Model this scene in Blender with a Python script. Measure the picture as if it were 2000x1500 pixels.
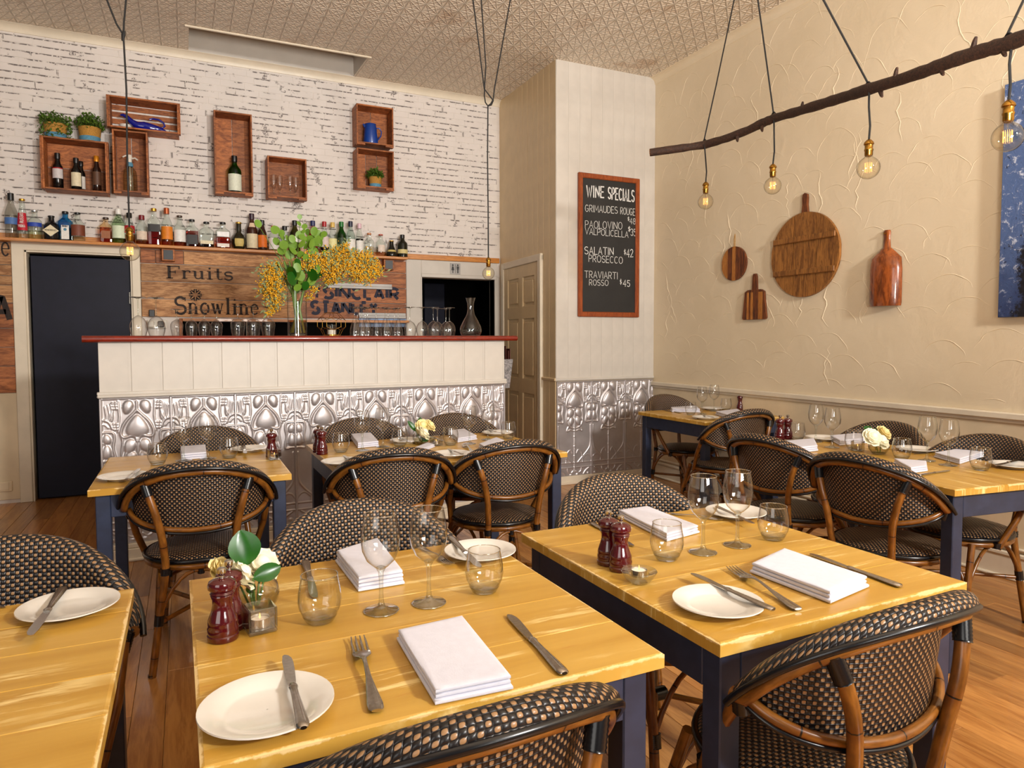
import bpy, bmesh, math, random
from math import sin, cos, pi, radians, atan2, hypot, sqrt
from mathutils import Vector, Matrix
import numpy as np

# ------------------------------------------------------------------ start
for o in list(bpy.data.objects):
    bpy.data.objects.remove(o)
C = bpy.context.scene.collection
SC = bpy.context.scene
random.seed(7)
rnd = random.random

def lin(c):
    out = []
    for v in c[:3]:
        v = v / 255.0
        out.append(v / 12.92 if v <= 0.04045 else ((v + 0.055) / 1.055) ** 2.4)
    return tuple(out) + (1.0,)

# ------------------------------------------------------------------ camera
H = 1.30            # eye height
T = 0.728           # table height
YB = 6.68           # back wall
XR = 4.0            # right wall
FPX, YAW, PITCH, ROLL, SHY = 1349.81435, 0.440611347, 0.0490573393, -0.00284719512, -20.7772765
_f = Vector((sin(YAW) * cos(PITCH), cos(YAW) * cos(PITCH), -sin(PITCH)))
_r0 = Vector((cos(YAW), -sin(YAW), 0)); _u0 = _r0.cross(_f)
_r = cos(ROLL) * _r0 + sin(ROLL) * _u0
_u = -sin(ROLL) * _r0 + cos(ROLL) * _u0
EYE = Vector((0, 0, H))
cam_d = bpy.data.cameras.new('camera'); cam = bpy.data.objects.new('camera', cam_d); C.objects.link(cam)
cam_d.sensor_width = 36.0; cam_d.lens = FPX / 2000 * 36.0; cam_d.shift_y = SHY / 2000.0
cam_d.clip_start = 0.02
m = Matrix.Identity(4)
for i in range(3):
    m[i][0] = _r[i]; m[i][1] = _u[i]; m[i][2] = -_f[i]; m[i][3] = EYE[i]
cam.matrix_world = m
SC.camera = cam

# ------------------------------------------------------------------ world, lamps, exposure
SC.view_settings.view_transform = 'Standard'
SC.view_settings.look = 'None'
SC.view_settings.gamma = 1.0
SC.view_settings.use_curve_mapping = False
SC.view_settings.exposure = -0.80
SC.cycles.max_bounces = 10
SC.cycles.transparent_max_bounces = 24
SC.cycles.transmission_bounces = 8
SC.cycles.caustics_refractive = False
SC.cycles.caustics_reflective = False
W = bpy.data.worlds.new('world'); SC.world = W; W.use_nodes = True
bg = W.node_tree.nodes['Background']
bg.inputs[0].default_value = (1.0, 0.92, 0.82, 1); bg.inputs[1].default_value = 0.20
def area_lamp(name, loc, target, size, power, color):
    d = bpy.data.lights.new(name, 'AREA'); d.shape = 'SQUARE'; d.size = size; d.energy = power; d.color = color
    o = bpy.data.objects.new(name, d); C.objects.link(o); o.location = loc
    o.rotation_euler = (Vector(target) - Vector(loc)).to_track_quat('-Z', 'Y').to_euler()
    return o
area_lamp('studio_lamp', (2.6, -2.4, 2.9), (1.2, 4.2, 1.6), 0.42, 480, (1.0, 0.97, 0.93))
area_lamp('left_fill_light', (-2.6, -1.6, 2.2), (2.2, 4.6, 1.6), 2.4, 100, (1.0, 0.96, 0.9))  # unseen soft fill added from the left to lift the beige side wall
bl_ = area_lamp('bounce_lamp', (1.0, -0.9, 1.5), (1.2, 2.4, 3.7), 0.9, 190, (1.0, 0.95, 0.88)); bl_.data.spread = radians(110)

# ------------------------------------------------------------------ pixel -> place on a real plane (photo is 2000x1500)
def ray(x, y): return _f + (x - 1000) / FPX * _r - (y - 750 - SHY) / FPX * _u
def onz(x, y, z): d = ray(x, y); return EYE + d * ((z - H) / d.z)
def onx(x, y, X): d = ray(x, y); return EYE + d * (X / d.x)
def ony(x, y, Y): d = ray(x, y); return EYE + d * (Y / d.y)
def ond(x, y, depth): return EYE + ray(x, y) * depth
def depth_of(p): return (Vector(p) - EYE).dot(_f)

# ------------------------------------------------------------------ mesh building
class MB:
    def __init__(s): s.v = []; s.f = []; s.uv = []; s.hasuv = False
    def add(s, verts, faces, uvs=None):
        b = len(s.v); s.v += [tuple(p) for p in verts]
        for i, fc in enumerate(faces):
            s.f.append([b + k for k in fc])
            if uvs is not None: s.uv.append(uvs[i]); s.hasuv = True
            else: s.uv.append(None)
        return s
    def bm(s, bm):
        bm.verts.index_update()
        s.add([v.co[:] for v in bm.verts], [[v.index for v in f.verts] for f in bm.faces]); bm.free(); return s
    def box(s, x0, x1, y0, y1, z0, z1, bev=0.0, seg=1):
        bm = bmesh.new(); bmesh.ops.create_cube(bm, size=1.0)
        for v in bm.verts:
            v.co = Vector(((x0 + x1) / 2 + v.co.x * (x1 - x0), (y0 + y1) / 2 + v.co.y * (y1 - y0), (z0 + z1) / 2 + v.co.z * (z1 - z0)))
        if bev > 0: bmesh.ops.bevel(bm, geom=list(bm.edges), offset=bev, segments=seg, profile=0.5, affect='EDGES')
        return s.bm(bm)
    def obox(s, mat, sx, sy, sz, bev=0.0):
        bm = bmesh.new(); bmesh.ops.create_cube(bm, size=1.0)
        for v in bm.verts: v.co = Vector((v.co.x * sx, v.co.y * sy, v.co.z * sz))
        if bev > 0: bmesh.ops.bevel(bm, geom=list(bm.edges), offset=bev, segments=1, affect='EDGES')
        bmesh.ops.transform(bm, matrix=mat, verts=bm.verts)
        return s.bm(bm)
    def tube(s, pts, r, n=8, cap=True, closed=False, u0=0.0):
        pts = [Vector(p) for p in pts]; N = len(pts)
        rs = r if isinstance(r, (list, tuple)) else [r] * N
        tang = []
        for i in range(N):
            if closed: t = pts[(i + 1) % N] - pts[i - 1]
            else: t = pts[min(i + 1, N - 1)] - pts[max(i - 1, 0)]
            tang.append(t.normalized() if t.length > 1e-9 else Vector((0, 0, 1)))
        t0 = tang[0]; a = Vector((0, 0, 1)) if abs(t0.z) < 0.9 else Vector((1, 0, 0))
        nrm = (a - t0 * a.dot(t0)).normalized()
        vs = []; L = [0.0]
        for i in range(N):
            if i:
                nrm = (nrm - tang[i] * nrm.dot(tang[i])); nrm = nrm.normalized() if nrm.length > 1e-6 else tang[i].orthogonal().normalized()
                L.append(L[-1] + (pts[i] - pts[i - 1]).length)
            b = tang[i].cross(nrm)
            for k in range(n):
                an = 2 * pi * k / n
                vs.append(pts[i] + (nrm * cos(an) + b * sin(an)) * rs[i])
        fs = []; uv = []
        M = N if closed else N - 1
        for i in range(M):
            j = (i + 1) % N; l1 = L[j] if j else L[-1] + (pts[0] - pts[-1]).length
            for k in range(n):
                k2 = (k + 1) % n
                fs.append([i * n + k, i * n + k2, j * n + k2, j * n + k])
                uv.append([(k / n, u0 + L[i]), ((k + 1) / n, u0 + L[i]), ((k + 1) / n, u0 + l1), (k / n, u0 + l1)])
        if cap and not closed:
            fs.append(list(range(n))[::-1]); uv.append([(0, u0)] * n)
            fs.append([(N - 1) * n + k for k in range(n)]); uv.append([(0, u0 + L[-1])] * n)
        return s.add(vs, fs, uv)
    def lathe(s, prof, n=24, c=(0, 0, 0), p=2.0, dep=1.0, cap=True, a0=0.0, a1=2 * pi):
        full = abs(a1 - a0 - 2 * pi) < 1e-6; nn = n if full else n + 1
        vs = []
        for (r, z) in prof:
            for k in range(nn):
                an = a0 + (a1 - a0) * k / n; cc, ss = cos(an), sin(an)
                q = 1.0 if p == 2.0 else 1.0 / ((abs(cc) ** p + abs(ss) ** p) ** (1 / p))
                if p != 2.0 and r < 0.016: q = 1.0
                d = dep if r > 0.016 else 1.0
                vs.append((c[0] + r * q * cc, c[1] + r * q * ss * d, c[2] + z))
        fs = []; N = len(prof); uv = []
        for i in range(N - 1):
            for k in range(n):
                k2 = (k + 1) % nn if full else k + 1
                fs.append([i * nn + k, i * nn + k2, (i + 1) * nn + k2, (i + 1) * nn + k])
                uv.append([(k / n, i / (N - 1)), ((k + 1) / n, i / (N - 1)), ((k + 1) / n, (i + 1) / (N - 1)), (k / n, (i + 1) / (N - 1))])
        if cap and full:
            if prof[0][0] > 1e-6: fs.append(list(range(n))[::-1]); uv.append([(0.5, 0)] * n)
            if prof[-1][0] > 1e-6: fs.append([(N - 1) * nn + k for k in range(n)]); uv.append([(0.5, 1)] * n)
        return s.add(vs, fs, uv)
    def grid(s, P, uvf=None):
        R = len(P); Cc = len(P[0]); vs = [q for row in P for q in row]; fs = []; uv = []
        for i in range(R - 1):
            for j in range(Cc - 1):
                ids = [i * Cc + j, i * Cc + j + 1, (i + 1) * Cc + j + 1, (i + 1) * Cc + j]
                fs.append(ids)
                if uvf: uv.append([uvf[i][j], uvf[i][j + 1], uvf[i + 1][j + 1], uvf[i + 1][j]])
        return s.add(vs, fs, uv if uvf else None)
    def poly(s, pts, thick, axis='z'):
        # flat outline in x,y extruded to +z by thick
        n = len(pts)
        vs = [(p[0], p[1], 0) for p in pts] + [(p[0], p[1], thick) for p in pts]
        fs = [list(range(n))[::-1], [n + k for k in range(n)]] + [[k, (k + 1) % n, n + (k + 1) % n, n + k] for k in range(n)]
        return s.add(vs, fs)
    def ball(s, c, r, sub=1, sc=(1, 1, 1)):
        bm = bmesh.new(); bmesh.ops.create_icosphere(bm, subdivisions=sub, radius=1.0)
        for v in bm.verts: v.co = Vector((c[0] + v.co.x * r * sc[0], c[1] + v.co.y * r * sc[1], c[2] + v.co.z * r * sc[2]))
        return s.bm(bm)
    def xf(s, mat):
        s.v = [tuple(mat @ Vector(p)) for p in s.v]; return s
    def mesh(s, name, mat=None, smooth=35):
        me = bpy.data.meshes.new(name); me.from_pydata(s.v, [], s.f)
        if s.hasuv:
            ul = me.uv_layers.new(name='UVMap'); k = 0
            flat = []
            for fc, uv in zip(s.f, s.uv):
                flat += [c for q in (uv if uv is not None else [(0, 0)] * len(fc)) for c in q]
            ul.data.foreach_set('uv', flat)
        if mat: me.materials.append(mat)
        if smooth:
            me.polygons.foreach_set('use_smooth', [True] * len(me.polygons))
            me.set_sharp_from_angle(angle=radians(smooth))
        me.update(); return me

def obj(name, mb, mat, parent=None, smooth=35, kind=None):
    me = mb.mesh(name, mat, smooth) if isinstance(mb, MB) else mb
    o = bpy.data.objects.new(name, me); C.objects.link(o)
    if parent is not None: o.parent = parent
    if kind: o['kind'] = kind
    return o
def tag(o, label=None, cat=None, group=None, kind=None):
    if label: o['label'] = label
    if cat: o['category'] = cat
    if group: o['group'] = group
    if kind: o['kind'] = kind
    return o
def thing(name, label, cat, loc=(0, 0, 0), rz=0.0, group=None):
    o = bpy.data.objects.new(name, None); o.empty_display_size = 0.05; C.objects.link(o)
    o.location = loc; o.rotation_euler = (0, 0, rz)
    return tag(o, label, cat, group)
def struct(name, loc=(0, 0, 0), rz=0.0, label=None):
    o = bpy.data.objects.new(name, None); C.objects.link(o); o.location = loc; o.rotation_euler = (0, 0, rz)
    o['kind'] = 'structure'
    if label: o['label'] = label
    return o
def copy_tree(o, parent=None):
    c = o.copy(); C.objects.link(c)
    if parent is not None: c.parent = parent
    for ch in [x for x in KIDS.get(o.name, [])]: copy_tree_reg(ch, c)
    return c
KIDS = {}
def register(root):
    for o in bpy.data.objects:
        if o.parent is not None: KIDS.setdefault(o.parent.name, [])
    def walk(o):
        KIDS[o.name] = [c for c in bpy.data.objects if c.parent is o]
        for c in KIDS[o.name]: walk(c)
    walk(root)
def copy_tree_reg(o, parent):
    c = o.copy(); C.objects.link(c); c.parent = parent
    for ch in KIDS.get(o.name, []): copy_tree_reg(ch, c)
    return c
class Proto:
    """first use hands out the original, later uses hand out copies with copied parts"""
    def __init__(s, root): s.root = root; s.used = False; register(root)
    def put(s, loc, rz=0.0, label=None, group=None, scale=None):
        if not s.used: s.used = True; o = s.root
        else: o = copy_tree(s.root)
        o.location = loc; o.rotation_euler = (0, 0, rz)
        if scale is not None: o.scale = (scale,) * 3 if isinstance(scale, (int, float)) else scale
        if label: o['label'] = label
        if group: o['group'] = group
        return o

# ------------------------------------------------------------------ materials
def newmat(name):
    mt = bpy.data.materials.new(name); mt.use_nodes = True
    nt = mt.node_tree; return mt, nt, nt.nodes['Principled BSDF']
def nd(nt, typ, **kw):
    n = nt.nodes.new(typ)
    for k, v in kw.items():
        if k.startswith('i_'): n.inputs[int(k[2:])].default_value = v
        else: setattr(n, k, v)
    return n
def mathn(nt, op, a, b=None, c=None):
    n = nt.nodes.new('ShaderNodeMath'); n.operation = op
    for i, v in enumerate((a, b, c)):
        if v is None: continue
        if isinstance(v, (int, float)): n.inputs[i].default_value = v
        else: nt.links.new(v, n.inputs[i])
    return n.outputs[0]
def mixc(nt, fac, a, b):
    n = nt.nodes.new('ShaderNodeMix'); n.data_type = 'RGBA'
    for s, v in ((0, fac), (6, a), (7, b)):
        if isinstance(v, (int, float)): n.inputs[s].default_value = v
        elif isinstance(v, tuple): n.inputs[s].default_value = v
        else: nt.links.new(v, n.inputs[s])
    return n.outputs[2]
def ramp(nt, fac, lo, hi):
    n = nt.nodes.new('ShaderNodeMapRange'); n.interpolation_type = 'SMOOTHSTEP'
    nt.links.new(fac, n.inputs[0]); n.inputs[1].default_value = lo; n.inputs[2].default_value = hi
    return n.outputs[0]
def coords(nt, out='Object', scale=(1, 1, 1), loc=None):
    tc = nt.nodes.new('ShaderNodeTexCoord'); mp = nt.nodes.new('ShaderNodeMapping')
    nt.links.new(tc.outputs[out], mp.inputs[0]); mp.inputs[3].default_value = scale
    if loc: mp.inputs[1].default_value = loc
    return mp.outputs[0]
def worldpos(nt, scale=(1, 1, 1)):
    g = nt.nodes.new('ShaderNodeNewGeometry'); mp = nt.nodes.new('ShaderNodeMapping')
    nt.links.new(g.outputs['Position'], mp.inputs[0]); mp.inputs[3].default_value = scale
    return mp.outputs[0]
def noise(nt, vec, scale, detail=3, rough=0.55, dist=0.0):
    n = nt.nodes.new('ShaderNodeTexNoise'); nt.links.new(vec, n.inputs['Vector'])
    n.inputs['Scale'].default_value = scale; n.inputs['Detail'].default_value = detail
    n.inputs['Roughness'].default_value = rough; n.inputs['Distortion'].default_value = dist
    return n.outputs[0]
def bump(nt, bs, h, strength=0.3, dist=0.01):
    b = nt.nodes.new('ShaderNodeBump'); b.inputs['Strength'].default_value = strength; b.inputs['Distance'].default_value = dist
    nt.links.new(h, b.inputs['Height']); nt.links.new(b.outputs[0], bs.inputs['Normal'])
def plain(name, rgb, rough=0.5, metal=0.0, var=0.06, scale=8.0, coat=0.0, bmp=0.0, spec=0.5):
    mt, nt, b = newmat(name); c = lin(rgb)
    v = coords(nt); f = noise(nt, v, scale, 4)
    d = tuple(x * (1 - var * 2.2) for x in c[:3]) + (1,)
    e = tuple(min(1, x * (1 + var)) for x in c[:3]) + (1,)
    nt.links.new(mixc(nt, ramp(nt, f, 0.3, 0.7), d, e), b.inputs['Base Color'])
    b.inputs['Roughness'].default_value = rough; b.inputs['Metallic'].default_value = metal
    b.inputs['Coat Weight'].default_value = coat; b.inputs['Specular IOR Level'].default_value = spec
    if bmp: bump(nt, b, noise(nt, v, scale * 6, 4), bmp, 0.004)
    return mt
def wood(name, dark, light, scale=(1, 1, 1), rough=0.5, ring=10.0, rand=0.25, coat=0.0, knots=True):
    """grain runs along local x; scale squeezes the grain"""
    mt, nt, b = newmat(name)
    oi = nt.nodes.new('ShaderNodeObjectInfo')
    tc = nt.nodes.new('ShaderNodeTexCoord'); mp = nt.nodes.new('ShaderNodeMapping')
    nt.links.new(tc.outputs['Object'], mp.inputs[0]); mp.inputs[3].default_value = scale
    add = nt.nodes.new('ShaderNodeVectorMath'); add.operation = 'ADD'
    nt.links.new(mp.outputs[0], add.inputs[0])
    sc = nt.nodes.new('ShaderNodeVectorMath'); sc.operation = 'SCALE'; sc.inputs[0].default_value = (13.1, 7.7, 3.3)
    nt.links.new(oi.outputs['Random'], sc.inputs['Scale']); nt.links.new(sc.outputs[0], add.inputs[1])
    f1 = noise(nt, add.outputs[0], ring, 6, 0.65, 1.2)
    f2 = noise(nt, add.outputs[0], ring * 6, 3, 0.6)
    f = mathn(nt, 'ADD', mathn(nt, 'MULTIPLY', f1, 0.75), mathn(nt, 'MULTIPLY', f2, 0.25))
    col = mixc(nt, ramp(nt, f, 0.36, 0.64), lin(dark), lin(light))
    hs = nt.nodes.new('ShaderNodeHueSaturation'); nt.links.new(col, hs.inputs['Color'])
    nt.links.new(mathn(nt, 'ADD', mathn(nt, 'MULTIPLY', oi.outputs['Random'], rand * 2), 1 - rand), hs.inputs['Value'])
    nt.links.new(hs.outputs[0], b.inputs['Base Color'])
    b.inputs['Roughness'].default_value = rough; b.inputs['Coat Weight'].default_value = coat
    bump(nt, b, f, 0.15, 0.003)
    return mt

def thin_glass(name, tint=(250, 252, 250), refl=1.0, edge=0.5):
    mt = bpy.data.materials.new(name); mt.use_nodes = True; nt = mt.node_tree; nt.nodes.clear()
    out = nt.nodes.new('ShaderNodeOutputMaterial')
    tr = nt.nodes.new('ShaderNodeBsdfTransparent')
    gl = nt.nodes.new('ShaderNodeBsdfGlossy'); gl.inputs['Roughness'].default_value = 0.02
    lw = nt.nodes.new('ShaderNodeLayerWeight'); lw.inputs['Blend'].default_value = 0.5
    c = lin(tint); d = tuple(x * (1 - edge) for x in c[:3]) + (1,)
    fac = mathn(nt, 'POWER', lw.outputs['Facing'], 2.6)
    nt.links.new(mixc(nt, fac, c, d), tr.inputs['Color'])
    mx = nt.nodes.new('ShaderNodeMixShader')
    nt.links.new(mathn(nt, 'MINIMUM', mathn(nt, 'MULTIPLY', mathn(nt, 'ADD', mathn(nt, 'MULTIPLY', mathn(nt, 'POWER', lw.outputs['Facing'], 4.0), 0.8), 0.045), refl), 0.9), mx.inputs[0])
    nt.links.new(tr.outputs[0], mx.inputs[1]); nt.links.new(gl.outputs[0], mx.inputs[2]); nt.links.new(mx.outputs[0], out.inputs[0])
    return mt
def solid_glass(name, tint=(250, 253, 250), ior=1.45):
    mt, nt, b = newmat(name)
    b.inputs['Base Color'].default_value = lin(tint); b.inputs['Roughness'].default_value = 0.0
    b.inputs['Transmission Weight'].default_value = 1.0; b.inputs['IOR'].default_value = ior
    return mt
def emit(name, rgb, strength):
    mt = bpy.data.materials.new(name); mt.use_nodes = True; nt = mt.node_tree; nt.nodes.clear()
    out = nt.nodes.new('ShaderNodeOutputMaterial'); e = nt.nodes.new('ShaderNodeEmission')
    e.inputs[0].default_value = lin(rgb); e.inputs[1].default_value = strength
    nt.links.new(e.outputs[0], out.inputs[0]); return mt

def mat_table():
    mt, nt, b = newmat('yellow_paint')
    tc = nt.nodes.new('ShaderNodeTexCoord'); oi = nt.nodes.new('ShaderNodeObjectInfo')
    sc = nt.nodes.new('ShaderNodeVectorMath'); sc.operation = 'SCALE'; sc.inputs[0].default_value = (5.3, 3.1, 9.7)
    nt.links.new(oi.outputs['Random'], sc.inputs['Scale'])
    add = nt.nodes.new('ShaderNodeVectorMath'); add.operation = 'ADD'
    nt.links.new(tc.outputs['Object'], add.inputs[0]); nt.links.new(sc.outputs[0], add.inputs[1])
    mp = nt.nodes.new('ShaderNodeMapping'); nt.links.new(add.outputs[0], mp.inputs[0]); mp.inputs[3].default_value = (1.0, 11.0, 1.0)
    v = mp.outputs[0]
    streak = noise(nt, v, 2.6, 6, 0.62, 0.6)
    fine = noise(nt, v, 14, 4, 0.7, 0.2)
    s = mathn(nt, 'ADD', mathn(nt, 'MULTIPLY', streak, 0.72), mathn(nt, 'MULTIPLY', fine, 0.28))
    base = mixc(nt, ramp(nt, noise(nt, v, 1.3, 4), 0.3, 0.7), lin((182, 136, 50)), lin((200, 157, 70)))
    pale = mathn(nt, 'MULTIPLY', ramp(nt, s, 0.53, 0.61), ramp(nt, noise(nt, add.outputs[0], 3.2, 3), 0.40, 0.62))
    col = mixc(nt, mathn(nt, 'MULTIPLY', pale, 0.88), base, lin((240, 212, 142)))
    red = ramp(nt, noise(nt, v, 4.1, 5, 0.6, 1.0), 0.66, 0.76)
    col = mixc(nt, mathn(nt, 'MULTIPLY', red, 0.5), col, lin((176, 96, 28)))
    at = nt.nodes.new('ShaderNodeAttribute'); at.attribute_name = 'wear'
    wn = noise(nt, add.outputs[0], 42, 5, 0.7)
    w = ramp(nt, mathn(nt, 'MULTIPLY', mathn(nt, 'POWER', at.outputs['Fac'], 1.6), mathn(nt, 'ADD', mathn(nt, 'MULTIPLY', noise(nt, add.outputs[0], 9, 3), 0.9), mathn(nt, 'MULTIPLY', wn, 0.55))), 0.52, 0.62)
    col = mixc(nt, mathn(nt, 'MULTIPLY', w, 0.85), col, lin((236, 206, 148)))
    w2 = ramp(nt, mathn(nt, 'MULTIPLY', mathn(nt, 'POWER', at.outputs['Fac'], 5.0), noise(nt, add.outputs[0], 25, 4, 0.7)), 0.5, 0.6)
    col = mixc(nt, mathn(nt, 'MULTIPLY', w2, 0.7), col, lin((150, 80, 28)))
    nt.links.new(col, b.inputs['Base Color'])
    b.inputs['Roughness'].default_value = 0.33
    bump(nt, b, s, 0.1, 0.003)
    return mt
def mat_weave():
    mt, nt, b = newmat('woven_cane')
    uv = nt.nodes.new('ShaderNodeUVMap'); sp = nt.nodes.new('ShaderNodeSeparateXYZ'); nt.links.new(uv.outputs[0], sp.inputs[0])
    k = pi / 0.0092
    su = mathn(nt, 'SINE', mathn(nt, 'MULTIPLY', sp.outputs[0], k)); sv = mathn(nt, 'SINE', mathn(nt, 'MULTIPLY', sp.outputs[1], k))
    p = mathn(nt, 'MULTIPLY', su, sv); h = mathn(nt, 'ABSOLUTE', p)
    tan = ramp(nt, p, 0.26, 0.5)
    col = mixc(nt, tan, lin((24, 21, 22)), lin((152, 116, 80)))
    nt.links.new(col, b.inputs['Base Color'])
    b.inputs['Roughness'].default_value = 0.36
    bump(nt, b, mathn(nt, 'POWER', h, 0.5), 0.7, 0.003)
    return mt
def mat_rattan():
    mt, nt, b = newmat('rattan_pole')
    uv = nt.nodes.new('ShaderNodeUVMap'); sp = nt.nodes.new('ShaderNodeSeparateXYZ'); nt.links.new(uv.outputs[0], sp.inputs[0])
    oi = nt.nodes.new('ShaderNodeObjectInfo')
    fr = mathn(nt, 'FRACT', mathn(nt, 'ADD', mathn(nt, 'MULTIPLY', sp.outputs[1], 4.6), oi.outputs['Random']))
    ring = mathn(nt, 'LESS_THAN', fr, 0.016)
    mp = nt.nodes.new('ShaderNodeMapping'); nt.links.new(uv.outputs[0], mp.inputs[0]); mp.inputs[3].default_value = (3, 9, 1)
    col = mixc(nt, ramp(nt, noise(nt, mp.outputs[0], 2.0, 4), 0.25, 0.75), lin((90, 52, 14)), lin((144, 90, 32)))
    node_tint = mathn(nt, 'MULTIPLY', ramp(nt, mathn(nt, 'ABSOLUTE', mathn(nt, 'SUBTRACT', fr, 0.5)), 0.36, 0.5), 0.55)  # darker brown tint of the cane next to each node ring
    col = mixc(nt, node_tint, col, lin((96, 48, 14)))
    nt.links.new(mixc(nt, ring, col, lin((26, 14, 8))), b.inputs['Base Color'])
    b.inputs['Roughness'].default_value = 0.28
    return mt

M = {}
M['yellow'] = mat_table()
M['weave'] = mat_weave()
M['rattan'] = mat_rattan()
M['navy'] = plain('navy_paint', (42, 51, 74), 0.42, var=0.1, scale=20)
M['blackbind'] = plain('black_binding', (14, 14, 17), 0.25)
M['chrome'] = plain('polished_steel', (196, 190, 182), 0.18, 1.0, var=0.02)
M['steel'] = plain('brushed_steel', (196, 190, 182), 0.19, 1.0, var=0.06, scale=40)
M['china'] = plain('white_china', (222, 217, 208), 0.16, var=0.015, coat=0.5)
M['linen'] = plain('white_linen', (214, 214, 226), 0.85, var=0.015, scale=60, bmp=0.06)
M['lacquer'] = plain('red_lacquer', (76, 6, 13), 0.14, var=0.1, coat=0.8)
M['glass'] = thin_glass('thin_clear_glass', (253, 253, 252), 2.0, 0.66)
M['rim'] = thin_glass('glass_rim', (236, 238, 236), 9.0, 0.1)
M['crystal'] = thin_glass('solid_clear_glass', (248, 250, 247), 1.8, 0.42)
M['water'] = thin_glass('water', (238, 236, 222), 0.5, 0.2)
M['white_paint'] = plain('cream_white_paint', (202, 195, 185), 0.45, var=0.03, scale=5)
M['frame_paint'] = plain('cream_frame_paint', (224, 212, 190), 0.4, var=0.03, scale=6)
M['beige'] = plain('beige_paint', (214, 190, 150), 0.42, var=0.03, scale=6)
M['dado'] = plain('cream_dado_paint', (222, 204, 172), 0.55, var=0.05, scale=3)
M['bar_red'] = wood('red_bar_top', (92, 20, 8), (138, 38, 16), (2, 14, 14), 0.35, 5, 0.02, 0.3)
M['shelf'] = wood('honey_shelf_wood', (168, 100, 32), (204, 134, 52), (1.2, 14, 14), 0.4, 6, 0.05, 0.2)
M['crate'] = wood('crate_wood', (118, 62, 26), (180, 108, 56), (2.2, 2.2, 9), 0.6, 4, 0.22)
M['plank'] = wood('reclaimed_plank', (140, 92, 52), (206, 156, 106), (1.6, 14, 9), 0.65, 3.2, 0.22)
M['plank_red'] = wood('reddish_plank', (116, 62, 28), (182, 112, 62), (1.6, 14, 9), 0.6, 3.2, 0.2)
M['floor'] = wood('laminate_board', (150, 96, 46), (186, 132, 72), (9, 0.8, 9), 0.28, 2.4, 0.20, 0.15)
M['bark'] = wood('branch_bark', (30, 18, 12), (74, 46, 30), (3, 20, 20), 0.75, 6, 0.05)
M['board_dark'] = wood('dark_board_wood', (64, 28, 12), (122, 66, 28), (9, 9, 1.3), 0.45, 5, 0.1)
M['board_mid'] = wood('old_board_wood', (98, 58, 20), (160, 106, 48), (9, 9, 1.3), 0.5, 5, 0.12)
M['strip'] = wood('pale_strip_wood', (150, 90, 34), (190, 126, 58), (9, 9, 1.3), 0.45, 5, 0.1)
M['board_red'] = wood('polished_red_wood', (96, 42, 10), (166, 86, 32), (3, 3, 1), 0.25, 5, 0.05, 0.5)
M['frame_wood'] = wood('chalkboard_frame_wood', (116, 48, 12), (154, 74, 26), (10, 10, 1.5), 0.4, 5, 0.05)
M['slate'] = plain('chalkboard_black', (30, 28, 26), 0.6, var=0.12, scale=6)
M['chalk'] = plain('chalk_white', (226, 224, 220), 0.9, var=0.15, scale=120)
M['ink'] = plain('stencil_ink', (44, 30, 24), 0.75, var=0.25, scale=60)
M['ink_blue'] = plain('blue_stencil_ink', (34, 34, 54), 0.75, var=0.25, scale=60)
M['doorblack'] = plain('black_door_paint', (20, 22, 40), 0.5, spec=0.25, var=0.08, scale=12)
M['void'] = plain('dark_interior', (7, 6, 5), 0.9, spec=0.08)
M['brass'] = plain('aged_brass', (176, 132, 58), 0.25, 1.0, var=0.1, scale=60)
M['cord'] = plain('black_cord', (18, 16, 15), 0.7)
M['filament'] = emit('glowing_filament', (255, 176, 90), 7.0)
M['bulbglass'] = thin_glass('bulb_glass', (254, 250, 240), 1.2, 0.5)
M['leaf'] = plain('dark_green_leaf', (26, 84, 12), 0.3, var=0.15, scale=20)
M['euc'] = plain('eucalyptus_leaf', (112, 150, 50), 0.45, var=0.2, scale=20)
M['stem'] = plain('green_stem', (96, 128, 48), 0.5)
M['petal'] = plain('cream_petal', (246, 240, 214), 0.6, var=0.03, scale=30)
M['petal_y'] = plain('pale_yellow_petal', (240, 222, 160), 0.6, var=0.05, scale=30)
M['wattle'] = plain('wattle_yellow', (236, 178, 34), 0.8, var=0.2, scale=120)
M['wattle_leaf'] = plain('wattle_leaf', (126, 140, 92), 0.7, var=0.2, scale=60)
M['shrub'] = plain('pot_plant_leaf', (84, 116, 34), 0.55, var=0.3, scale=60)
M['basket'] = plain('seagrass_basket', (190, 138, 58), 0.8, var=0.15, scale=160, bmp=0.5)
M['basket_blue'] = plain('blue_basket_band', (92, 148, 176), 0.8, var=0.1, scale=160, bmp=0.5)
M['blue_glass'] = plain('cobalt_glaze', (10, 22, 130), 0.08, var=0.05, coat=0.8)
M['blue_enamel'] = plain('blue_enamel', (22, 66, 150), 0.3, var=0.05, coat=0.3)
M['candle'] = plain('candle_wax', (238, 230, 214), 0.5, var=0.01)
M['felt'] = plain('grey_felt', (140, 136, 136), 0.95, var=0.25, scale=90, bmp=0.3)
M['menu'] = plain('dark_red_menu', (74, 26, 16), 0.5)
M['tin_blue'] = plain('blue_paper', (120, 150, 190), 0.5, var=0.3, scale=12)
M['alu'] = plain('aluminium_rail', (158, 154, 150), 0.45, 0.2, var=0.06)
M['plastic'] = plain('white_plastic', (222, 214, 200), 0.4)
M['black_plastic'] = plain('black_plastic', (20, 20, 24), 0.4)

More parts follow.
